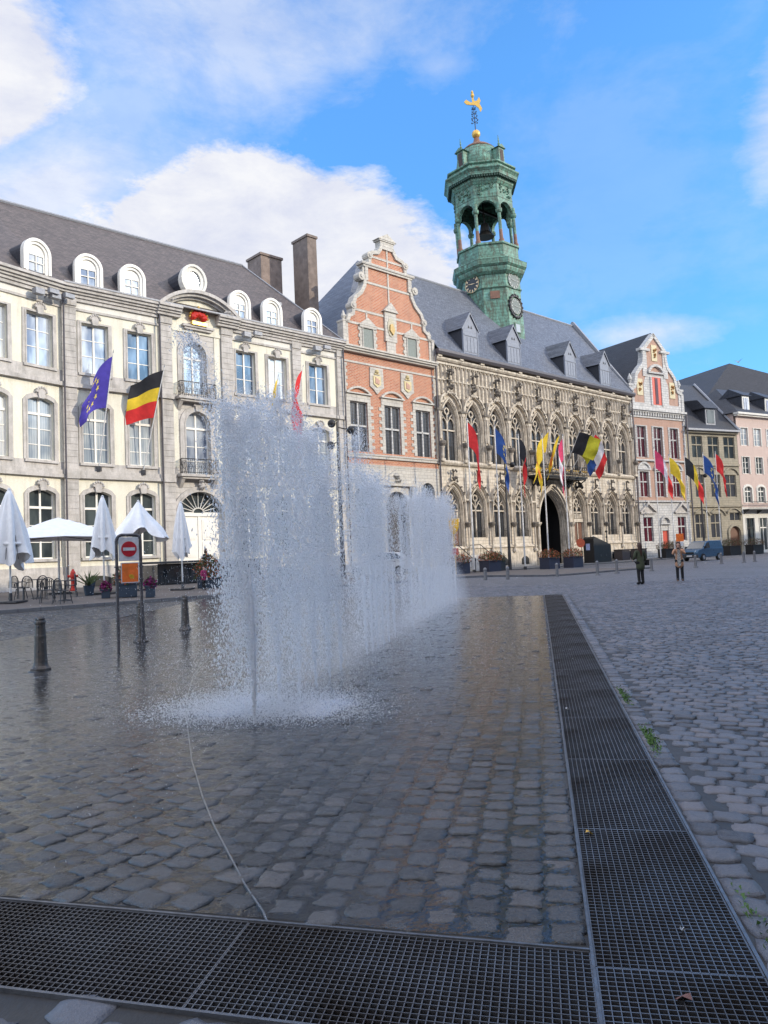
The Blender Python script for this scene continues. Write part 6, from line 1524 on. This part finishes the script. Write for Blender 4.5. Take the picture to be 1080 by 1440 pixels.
# blue van
vb=[(2.15,.30,.82),(2.2,.75,.86),(2.05,.98,.9),(1.25,1.12,.97),(-2.15,1.12,1.0),(-2.2,.9,1.0),(-2.2,.35,.98)]
vg=[(1.35,1.08,.96),(.55,1.70,.84),(.1,1.80,.84),(-2.05,1.80,.86),(-2.15,1.10,.98)]
hd_=math.atan2(-.62,-.78)
van,*_=vehicle('parked_van',(29.2,69.8,0),hd_,'blue delivery van parked in front of the stone houses','van',vb,vg,CARB,None,.32,.90)
def side_glass(v,polys,hwf,nm='window'):
    for sgn in (-1,1):
        for P in polys: m=MB(); m.add([(x,sgn*w,z) for x,z,w in P],[tuple(range(len(P)))]); m.build(nm,CARG,v)
side_glass(van,[[(1.15,1.15,.885),(.58,1.60,.80),(.15,1.68,.79),(.15,1.15,.885)]],0)
m=MB(); m.add([(1.36,-.78,1.12),(1.36,.78,1.12),(.62,.68,1.70),(.62,-.68,1.70)],[(0,1,2,3)]); m.build('windscreen',CARG,van)
def wheels(v,xs,r,y):
    for x in xs:
        for sg_ in (-1,1):
            m=MB(); m.tube((x,sg_*(y-.2),r),(x,sg_*y,r),r,r,20); w=m.build('wheel',TYRE,v); m=MB(); m.tube((x,sg_*(y-.02),r),(x,sg_*(y+.012),r),r*.62,r*.58,14); m.build('hubcap',LEAD,w)
wheels(van,(1.35,-1.35),.32,.90)
m=MB(); m.box(2.14,2.26,-.8,.8,.32,.58); m.box(-2.28,-2.18,-.82,.82,.35,.6); m.build('bumper',DARKM,van)
for sg_ in (-1,1): m=MB(); m.add([(2.21,sg_*.45,.72),(2.12,sg_*.78,.74),(1.98,sg_*.80,.98),(2.1,sg_*.5,.94)],[(0,1,2,3)]); m.build('headlight',simple('lamp_glass',(.7,.72,.75),.15),van); m=MB(); m.box(.95,1.15,sg_*.92-.1,sg_*.92+.1,1.12,1.32); m.build('mirror',BLACK,van)
m=MB(); m.box(2.2,2.235,-.4,.4,.66,.82); m.build('grille',BLACK,van); m=MB(); m.box(2.27,2.28,-.26,.26,.42,.53); m.build('number_plate',SIGNW,van)
# white hatchback
cb=[(2.0,.28,.8),(2.05,.55,.84),(1.9,.78,.9),(1.0,.95,.97),(-1.75,1.0,1.0),(-2.0,.92,.94),(-2.05,.35,.9)]
cg=[(1.05,.93,.93),(.25,1.40,.78),(-.4,1.46,.78),(-1.3,1.38,.78),(-1.9,.98,.9)]
car,*_=vehicle('parked_car',(-.45,46.2,0.22),R(174),'white hatchback seen side-on through the gap between the jets','car',cb,cg,CARW,None,.3,.86)
car.location=(-.45,46.2,ground(-.45,46.2))
side_glass(car,[[(.72,.98,.81),(.2,1.33,.71),(-.3,1.38,.705),(-.3,.98,.83)],[(-.38,.98,.83),(-.38,1.38,.705),(-1.15,1.32,.71),(-1.6,1.0,.80)]],0)
m=MB(); m.add([(1.07,-.76,.96),(1.07,.76,.96),(.30,.62,1.40),(.30,-.62,1.40)],[(0,1,2,3)]); m.build('windscreen',CARG,car)
wheels(car,(1.25,-1.3),.3,.86)
for sg_ in (-1,1): m=MB(); m.add([(2.06,sg_*.4,.58),(1.95,sg_*.74,.60),(1.85,sg_*.76,.76),(1.98,sg_*.45,.74)],[(0,1,2,3)]); m.build('headlight',simple('lamp_glass2',(.6,.62,.66),.15),car); m=MB(); m.box(.7,.85,sg_*.9-.1,sg_*.9+.1,.98,1.12); m.build('mirror',CARW,car)
m=MB(); m.box(2.0,2.1,-.72,.72,.26,.5); m.build('bumper',CARW,car)
m=MB(); [m.box(x,x+.15,s_*.868-.004,s_*.868+.004,.82,.85) for x in (-.2,-1.1) for s_ in (-1,1)]; m.build('door_handle',DARKM,car)

# ------------------------------------------------------------------ flags
def flag(parent, top, hoist, fly, dirn, droop, cols, nm='flag', ripple=.12, stars=False, horiz=False, hdir=(0,0,-1), seed=0, emblem=None, taper=0):
    rs=random.Random(seed); nu,nv=22,14; d=Vector((dirn[0],dirn[1],0)).normalized(); nrm=Vector((-d.y,d.x,0)); hd=Vector(hdir).normalized()
    ph=rs.random()*6; ph2=rs.random()*6
    def P(u,v):
        dr=droop; a=dr*min(1,.5+u*.7); q=Vector(top)+hd*hoist*v*(1-taper*u)+(d*math.cos(a)+Vector((0,0,-1))*math.sin(a))*fly*u
        w=ripple*u**.7*math.sin(u*7+v*2.5+ph)+ripple*.5*u*math.sin(v*9+u*3+ph2)
        return q+nrm*w+d*(ripple*.4*u*math.sin(v*6+ph2))
    m=MB(); vs=[P(i/nu,j/nv) for i in range(nu+1) for j in range(nv+1)]; b=0
    m.v=[tuple(p) for p in vs]
    for i in range(nu):
        for j in range(nv):
            t=(j+.5)/nv if horiz else (i+.5)/nu; m.f.append([i*(nv+1)+j,(i+1)*(nv+1)+j,(i+1)*(nv+1)+j+1,i*(nv+1)+j+1])
            mi=min(len(cols)-1,int(t*len(cols)))
            if emblem and (((i+.5)/nu-.5)/emblem[1])**2+(((j+.5)/nv-.5)/emblem[2])**2<1: mi=len(cols)
            m.m.append(mi)
    o=m.build(nm,list(cols)+([emblem[0]] if emblem else []),parent,smooth=True,recalc=False)
    if stars:
        s=MB()
        for k in range(12):
            a=2*PI*k/12; cu,cv=.5+.23*math.cos(a),.5+.34*math.sin(a)
            for off in (.02,-.02):
                s.add([P(cu+ (.055 if q%2==0 else .022)*math.cos(2*PI*q/10), cv+(.08 if q%2==0 else .032)*math.sin(2*PI*q/10))+nrm*off for q in range(10)],[tuple(range(10))])
        s.build('stars',STAR,o,recalc=False)
    return o
LEFT=(-.85,-.3)
def pole(loc, h, label, **k):
    p=empty('flagpole',loc); tag(p,label,'flagpole','white flagpoles in front of the town hall'); m=MB(); m.tube((0,0,0),(0,0,h),.075,.04,10); m.build('pole',WHITE_P,p); m=MB(); m.lathe([(.14,0),(.14,.25),(.08,.3)],(0,0,0),8); m.build('base',DARKM,p); m=MB(); m.ball((0,0,h+.06),.08,8); m.build('finial',LEAD,p)
    f=empty('flag',Vector(loc)); tag(f,k.pop('fl'),'flag','flags flying on the poles'); 
    flag(f,(.05,0,h-.2),**k,nm='cloth'); return p
RT=(.95,-.25)
defs=[(-1.9,12.1,dict(hoist=1.9,fly=3.7,dirn=RT,droop=1.36,cols=[F_RED],emblem=(F_PNK,.16,.25),fl='limp red flag with a crest on the leftmost pole before the town hall',seed=1),'flagpole leftmost before the town hall, flying a red flag'),
 (1.5,11.9,dict(hoist=2.0,fly=3.6,dirn=RT,droop=1.32,cols=[F_BLU2],stars=True,fl='limp dark blue flag with gold stars before the town hall',seed=2),'flagpole flying the limp blue flag before the town hall'),
 (4.65,11.4,dict(hoist=1.7,fly=3.5,dirn=RT,droop=1.50,cols=[F_BLK,F_RED],fl='limp flag, black above and red below, left of the portal',seed=3),'flagpole flying the black and red flag left of the portal'),
 (8.1,11.7,dict(hoist=1.9,fly=3.8,dirn=(-.8,-.2),droop=1.45,cols=[F_YEL],emblem=(F_ORG,.2,.3),fl='limp yellow flag with a red cock crossing the portal',seed=4),'flagpole crossing the dark portal, flying a yellow flag'),
 (11.3,11.9,dict(hoist=1.9,fly=3.8,dirn=(-.8,-.2),droop=1.50,cols=[F_PNK,F_WHT,F_PNK],fl='limp crimson and white flag right of the portal',seed=5),'flagpole at the right side of the portal')]
for s,h,kw,lab in defs: p=W(s,6.0); pole((p.x,p.y,0),h,lab,**kw)
def WR_(s,o): d=dirv(R(60)); n=Vector((-d.y,d.x)); q=Vector(W(34.6,0).xy)+d*s-n*o; return q
defs=[(-3.35,12.1,dict(hoist=2.0,fly=3.9,dirn=RT,droop=1.15,cols=[F_PNK,F_WHT,F_RED],fl='crimson and white flag in front of the red-door house',seed=6),'leftmost flagpole before the red-door house'),
 (-1.05,11.4,dict(hoist=1.8,fly=3.6,dirn=RT,droop=1.18,cols=[F_YEL],fl='plain yellow flag in front of the red-door house',seed=7),'flagpole flying the plain yellow flag'),
 (1.5,11.5,dict(hoist=2.0,fly=3.9,dirn=RT,droop=1.12,cols=[F_BLK,F_YEL,F_RED],fl='black, yellow and red flag left of the tan stone house',seed=8),'flagpole flying the black, yellow and red flag'),
 (4.7,11.8,dict(hoist=2.0,fly=4.2,dirn=RT,droop=1.26,cols=[F_BLU2],stars=True,fl='dark blue flag with stars before the tan stone house',seed=9),'flagpole flying the dark blue flag before the tan stone house'),
 (6.9,12.0,dict(hoist=2.0,fly=3.3,dirn=RT,droop=1.3,cols=[F_RED],fl='salmon red flag rightmost in the row of flags',seed=10),'rightmost flagpole, flying the salmon red flag')]
for s,h,kw,lab in defs: p=WR_(s,6.0); pole((p.x,p.y,0),h,lab,**kw)
# flags on the hotel front, on slanting staffs
def staff(base, tip, label, fl, **k):
    o=empty('flagstaff',base); tag(o,label,'flagstaff'); v=Vector(tip)-Vector(base); m=MB(); m.tube((0,0,0),v,.035,.025,8); m.build('staff',WHITE_P,o); m=MB(); m.box(-.12,.12,-.12,.12,-.25,.05); m.build('bracket',DARKM,o)
    m=MB(); m.tube(v,v+v.normalized()*.2,.04,.005,6); m.build('finial',LEAD,o)
    f=empty('flag',Vector(base)); tag(f,fl,'flag'); flag(f,tuple(v*.97),hdir=tuple(-v),nm='cloth',**k); return o
def WP(s,o,z): return tuple(W(s,o,z))
staff(WP(-29.0,.15,7.7),WP(-28.6,1.6,14.4),'slanting staff holding the blue starred flag above a hotel window','violet-blue flag with a ring of gold stars hanging on the cream building',hoist=3.1,fly=3.5,dirn=(-.95,-.2),droop=1.03,taper=.6,cols=[F_BLU],stars=True,seed=21,ripple=.12)
staff(WP(-26.2,.15,7.6),WP(-25.5,1.9,13.9),'slanting staff holding the black, yellow and red flag above a hotel window','black, yellow and red flag hanging on the cream building',hoist=3.0,fly=2.2,dirn=(-1,-.05),droop=.42,taper=.15,cols=[F_BLK,F_YEL,F_RED],horiz=True,seed=22,ripple=.10)
staff(WP(-17.2,.15,9.0),WP(-16.6,1.4,14.6),'slanting staff with a narrow yellow flag above the jets','narrow limp yellow flag above the nearest jets',hoist=1.0,fly=1.6,dirn=(-.7,-.5),droop=1.4,cols=[F_YEL],seed=23)
staff(WP(-15.3,.15,8.2),WP(-14.4,1.4,15.6),'slanting staff with a limp red flag behind the jets','limp red flag seen just above the jets',hoist=1.8,fly=4.6,dirn=(-.7,-.5),droop=1.52,cols=[F_RED],seed=24)
# flags leaning from the town hall balcony
def bflag(s0,tip,lab,fl,**k): staff(WP(s0,1.45,9.6),tip,lab,fl,**k)
bflag(14.6,WP(13.6,3.0,13.0),'balcony staff of the left yellow flag','bright yellow flag leaning left from the balcony',hoist=2.0,fly=3.6,dirn=(-.8,-.3),droop=1.1,cols=[F_YEL],emblem=(F_ORG,.18,.3),seed=31)
bflag(15.8,WP(15.4,3.0,12.8),'balcony staff of the second yellow flag','second yellow flag with orange crest on the balcony',hoist=2.2,fly=2.6,dirn=(-.8,-.3),droop=1.2,cols=[F_YEL],emblem=(F_ORG,.25,.3),seed=32)
bflag(18.2,WP(18.3,3.4,13.3),'balcony staff of the black and olive flag','large black and olive-yellow flag blowing right from the balcony',hoist=2.2,fly=2.3,dirn=(.97,-.1),droop=.40,cols=[F_BLK,F_OLV],seed=33,ripple=.2)
bflag(19.4,WP(19.8,3.2,12.2),'balcony staff of the small blue flag','small blue flag hanging low on the balcony',hoist=1.3,fly=2.4,dirn=(.9,-.2),droop=1.2,cols=[F_OLV,F_BLU2],seed=34)
bflag(21.0,WP(21.8,3.0,13.4),'balcony staff of the red and white flag','red and white flag at the right end of the balcony',hoist=2.2,fly=3.0,dirn=(.6,-.4),droop=1.15,cols=[F_RED,F_WHT,F_RED],seed=35,ripple=.2)
# ------------------------------------------------------------------ lamp posts, street furniture before the town hall
def lamppost(loc,h,label,balls):
    l=empty('lamp_post',loc); tag(l,label,'lamp post','dark lamp posts with round spotlights'); m=MB(); m.tube((0,0,0),(0,0,1.6),.16,.13,10); m.tube((0,0,1.6),(0,0,h),.12,.06,10); m.tube((0,0,h),(0,0,h+2),.02,.01,5); m.build('post',DARKM,l)
    for (x,z) in balls: m=MB(); m.tube((0,0,z+.2),(x,0,z),.03,.03,5); m.ball((x,-.05,z),.23,10); m.build('spotlight',BLACK,l,smooth=True)
p=W(2.6,6.0); lamppost((p.x,p.y,0),8.9,'dark lamp post before the town hall among the left flagpoles',[(.62,8.75)])
p=W(-21.0,13.0); lamppost(on(p.x,p.y),8.6,'dark lamp post behind the jets before the cream building',[(-.3,8.5),(.75,8.1),(-.4,7.3)])
p=WR_(3.9,6.0); lamppost((p.x,p.y,0),10.2,'dark lamp post before the tan stone house',[(.6,9.2),(-.4,8.8)])
y_=empty('bus_stop_sign',(5.15,56.2,0)); tag(y_,'yellow bus stop sign beside the last jet','sign'); m=MB(); m.tube((0,0,0),(0,0,4.0),.05,.05,8); m.build('post',YEL,y_); m=MB(); m.box(-.38,.38,-.04,.04,3.6,4.2); m.prism([(-.38,3.6),(.38,3.6),(.15,3.1),(-.15,3.1)],-.04,.04); m.build('panel',YEL,y_); m=MB(); m.box(-.25,.25,-.06,.0,1.5,2.0); m.build('timetable',simple('timetable_red',(.6,.12,.08),.5),y_)
for (s,o,lab) in ((-4.3,6.5,'planter of pink and green flowers beside the yellow sign'),(-.3,6.3,'planter at the foot of the town hall steps'),(5.9,7.6,'planter of red flowers left of the portal flagpole'),(8.8,8.0,'planter of red flowers right of the portal flagpole')):
    p=W(s,o); planter((p.x,p.y,0),RZ,1.5,1.0,.95,[LEAF,FL_R,FL_D],lab,1300,.85,simple('planter_navy',(.035,.04,.07),.5))
p=W(-.0+1.0,5.9); planter((p.x,p.y,0),RZ,1.2,.9,.9,[LEAF,FL_D],'planter of dry reddish foliage beside the railing',1100,.9,simple('planter_dark',(.03,.035,.04),.5))
m=MB(); rp=empty('wheelchair_ramp',tuple(W(19.3,3.0,.1)),RZ); tag(rp,'black panelled ramp enclosure right of the portal','ramp'); m.prism([(0,0),(0,2.4),(.3,2.6),(3.1,1.8),(3.2,1.7),(3.2,0)],-.6,.6); m.build('panel',BLACK,rp); m=MB(); [m.box(x,x+.2,-.63,-.6,.6,.8) for x in (1.1,2.1)]; m.build('window',DARKM,rp)
o_s=empty('round_sign',tuple(W(14.6,5.2,.1))); o_s.rotation_euler=(0,0,R(10)); tag(o_s,'round orange-red sign on a short post right of the portal','sign'); m=MB(); m.tube((0,0,0),(0,0,1.7),.04,.04,6); m.build('post',GALV,o_s); m=MB(); m.prism([(.42*math.cos(2*PI*i/20)-.1,2.0+.42*math.sin(2*PI*i/20)) for i in range(20)],-.06,-.02); m.build('disc',simple('orange_disc',(.60,.12,.05),.5),o_s); m=MB(); m.box(.42,.8,-.05,-.02,1.3,1.9); m.build('plate',simple('sign_blue_white',(.35,.38,.55),.5),o_s)
sc=empty('iron_handrail_figure',tuple(W(25.5,1.2,.1)),RZ); tag(sc,'black iron handrail with a scrolled standard beside the ramp','handrail'); m=MB(); m.tube((.3,0,0),(.3,0,3.1),.05,.04,6); m.ball((.3,0,3.2),.14,8); m.ball((.3,0,2.6),.12,8); m.tube((-1.0,0,2.2),(.3,0,1.9),.04); m.path([(.3,0,1.8),(.6,0,1.4),(.2,0,1.0),(.5,0,.5),(.2,0,.1)],.05,6); m.build('standard',BLACK,sc)
for i,(s,o,w,lab) in enumerate(((28.8,1.2,1.6,'dark stone trough at the foot of the town hall'),(32.3,1.3,1.8,'dark trough at the right corner of the town hall'))): p=W(s,o,.1); m=MB(); m.box(-w/2,w/2,-.5,.5,0,1.1); m.box(-w/2-.05,w/2+.05,-.55,.55,1.1,1.2); ob=m.build('stone_trough',simple('trough_%d'%i,(.06,.05,.05),.7)); ob.location=p; ob.rotation_euler=(0,0,RZ); tag(ob,lab,'trough')
for s,o,lab in ((.7,3.6,'dark planter left of the red door'),(3.1,2.4,'dark planter in front of the red door house, beside the pole'),(11.2,4.2,'shrub planter right of the blue van'),(15.0,4.6,'larger shrub planter before the arched brown door'),(23.0,4.8,'shrub planter before the pink house')):
    p=WR_(s,o); planter((p.x,p.y,0),R(30),2.0,1.1,1.15,[LEAF,FL_D,FL_D],lab,1300,1.0,simple('planter_black',(.02,.022,.025),.5))
ow=empty('orange_sign',(28.3,72.6,0)); tag(ow,'square orange roadworks sign beside the blue van','sign'); m=MB(); m.tube((0,0,0),(0,0,2.5),.04); m.build('post',GALV,ow); m=MB(); m.box(-.36,.36,-.08,-.04,1.85,2.6); m.build('panel',ORANGE,ow); m=MB(); m.box(-.3,.3,-.07,-.03,1.4,1.8); m.build('plate',SIGNW,ow)
# gull
gu=MB(); gu.lathe([(.01,-.45),(.07,-.2),(.09,.0),(.06,.2),(.03,.3),(.0,.34)],(0,0,0),8); me_=Matrix.Rotation(PI/2,4,'Y')
gull=empty('gull',(27.6,57.0,15.3),.6); gull.scale=(.5,.5,.5); tag(gull,'grey-white gull flying above the dark hipped roof','bird'); gu.build('body',simple('gull_grey',(.45,.45,.48),.7),gull,xf=me_,smooth=True)
for sg_ in (-1,1): m=MB(); m.add([(-.1,0,.03),(.14,0,.03),(.2,.35*sg_,.32),(.02,.75*sg_,.42),(-.05,.4*sg_,.28)],[(0,1,2,3,4)]); m.build('wing',simple('gull_wing%d'%sg_,(.35,.36,.40),.7),gull)

# ================================================================== LIGHT, SKY, CAMERA
SUN_AZ, SUN_EL = R(107), R(20.5)
w = bpy.data.worlds.new('World'); scn.world = w; w.use_nodes = True; t = w.node_tree; bgn = t.nodes['Background']
sky = N(t,'ShaderNodeTexSky', sky_type='NISHITA', sun_disc=False, sun_elevation=SUN_EL, sun_rotation=SUN_AZ, air_density=1.0, dust_density=.4, ozone_density=2.5)
tc = N(t,'ShaderNodeTexCoord').outputs['Generated']; sp = N(t,'ShaderNodeSeparateXYZ'); t.links.new(tc, sp.inputs[0])
yc = math_(t,'MAXIMUM', sp.outputs[1], .05)
X_ = math_(t,'DIVIDE', sp.outputs[0], yc); Z_ = math_(t,'DIVIDE', sp.outputs[2], yc)
SKYM = (1.0,1.0,1.0)
nA = noise(t, mapping(t,tc,(1,1,1.6)), 3.2, 8, .62, .3); nB = noise(t, mapping(t,tc,(1,1,2.2),(0,0,0),(3.1,1.7,.4)), 7.0, 7, .65, .2)
nn = math_(t,'ADD', math_(t,'MULTIPLY',math_(t,'SUBTRACT',nA,.5),1.5), math_(t,'MULTIPLY',math_(t,'SUBTRACT',nB,.5),.9))
def blob(x0,z0,a,b,ang=0):
    dx=math_(t,'SUBTRACT',X_,x0); dz=math_(t,'SUBTRACT',Z_,z0)
    c,s=math.cos(ang),math.sin(ang)
    u=math_(t,'ADD',math_(t,'MULTIPLY',dx,c/a),math_(t,'MULTIPLY',dz,s/a)); v=math_(t,'ADD',math_(t,'MULTIPLY',dx,-s/b),math_(t,'MULTIPLY',dz,c/b))
    return math_(t,'SUBTRACT',1.0,math_(t,'SQRT',math_(t,'ADD',math_(t,'MULTIPLY',u,u),math_(t,'MULTIPLY',v,v))))
fwd = math_(t,'GREATER_THAN', sp.outputs[1], .05)
dens = None
for args,gain,soft,amp in (((-.55,.70,.17,.17),1.0,.28,.8),((-.15,.43,.30,.145,-.05),1.0,.22,.95),((-.44,.52,.30,.18),.85,.9,.9),((-.16,.74,.44,.20),.55,.9,1.5),((.585,.59,.07,.15,-.5),.75,.8,1.5),((.36,.285,.13,.035),.65,.8,1.2),((.10,.67,.08,.05),.3,.9,1.8),((-.33,.62,.10,.10),.40,.7,1.0),((.30,.45,.3,.25),.12,.6,2.0)):
    v = math_(t,'ADD', blob(*args), math_(t,'MULTIPLY', nn, amp)); v = math_(t,'MULTIPLY', math_(t,'DIVIDE', v, soft, True), gain)
    dens = v if dens is None else math_(t,'MAXIMUM', dens, v)
dens = math_(t,'MULTIPLY', dens, fwd)
away = math_(t,'MAXIMUM', math_(t,'SUBTRACT',1.0,fwd), math_(t,'MULTIPLY', math_(t,'SUBTRACT', sp.outputs[2], .66), 8.0, True)); back = math_(t,'MULTIPLY', math_(t,'MULTIPLY', math_(t,'SUBTRACT', nA, .36), 5.0, True), away); dens = math_(t,'MAXIMUM', dens, back)  # unseen clouds behind and overhead, added to lift the ambient light
skyc = mixc(t, 1.0, sky.outputs[0], mixc(t, ramp(t, sp.outputs[2], [(.12,0.),(.55,1.)]), (1.05,2.0,2.7), (1.75,3.1,4.1)), 'MULTIPLY')
cl = mixc(t, ramp(t, nB, [(.3,0.),(.62,1.)]), (6.9,7.3,8.9), (9.3,9.4,9.8)); cl = mixc(t, away, cl, mixc(t, ramp(t, nB, [(.3,0.),(.62,1.)]), (16.5,17.,19.), (25.5,24.8,25.2)))  # the unseen clouds are made brighter than the visible ones
t.links.new(mixc(t, dens, skyc, cl), bgn.inputs[0]); bgn.inputs[1].default_value = .10
sd = bpy.data.lights.new('sun','SUN'); sd.energy = 3.4; sd.angle = R(.5); sd.color = (1,.88,.70)
so_ = bpy.data.objects.new('sun', sd); C.objects.link(so_)
tosun = Vector((math.sin(SUN_AZ)*math.cos(SUN_EL), math.cos(SUN_AZ)*math.cos(SUN_EL), math.sin(SUN_EL))); so_.rotation_euler = tosun.to_track_quat('Z','Y').to_euler(); so_.location = (40,-20,60)
cam = bpy.data.cameras.new('camera'); co = bpy.data.objects.new('camera', cam); C.objects.link(co); scn.camera = co
cam.sensor_fit = 'VERTICAL'; cam.sensor_height = 24; cam.lens = 24*1060/1440; cam.clip_start = .05; cam.clip_end = 3000
r_ = R(2.46); p_ = math.atan(62.9/1060)
Fw = Vector((0,math.cos(p_),math.sin(p_))); U0 = Vector((0,-math.sin(p_),math.cos(p_))); R0 = Vector((1,0,0))
Rt = R0*math.cos(r_)-U0*math.sin(r_); Ut = R0*math.sin(r_)+U0*math.cos(r_)
co.matrix_world = Matrix(((Rt.x,Ut.x,-Fw.x,0),(Rt.y,Ut.y,-Fw.y,0),(Rt.z,Ut.z,-Fw.z,1.6),(0,0,0,1)))
scn.render.engine = 'CYCLES'; scn.view_settings.view_transform = 'Standard'; scn.view_settings.look = 'None'; scn.view_settings.exposure = 0
scn.cycles.samples=scn.cycles.samples
scn.cycles.transparent_max_bounces = 24; scn.cycles.volume_bounces = 2; scn.cycles.max_bounces = 12; scn.cycles.diffuse_bounces = 8
scn.render.resolution_x = 768; scn.render.resolution_y = 1024
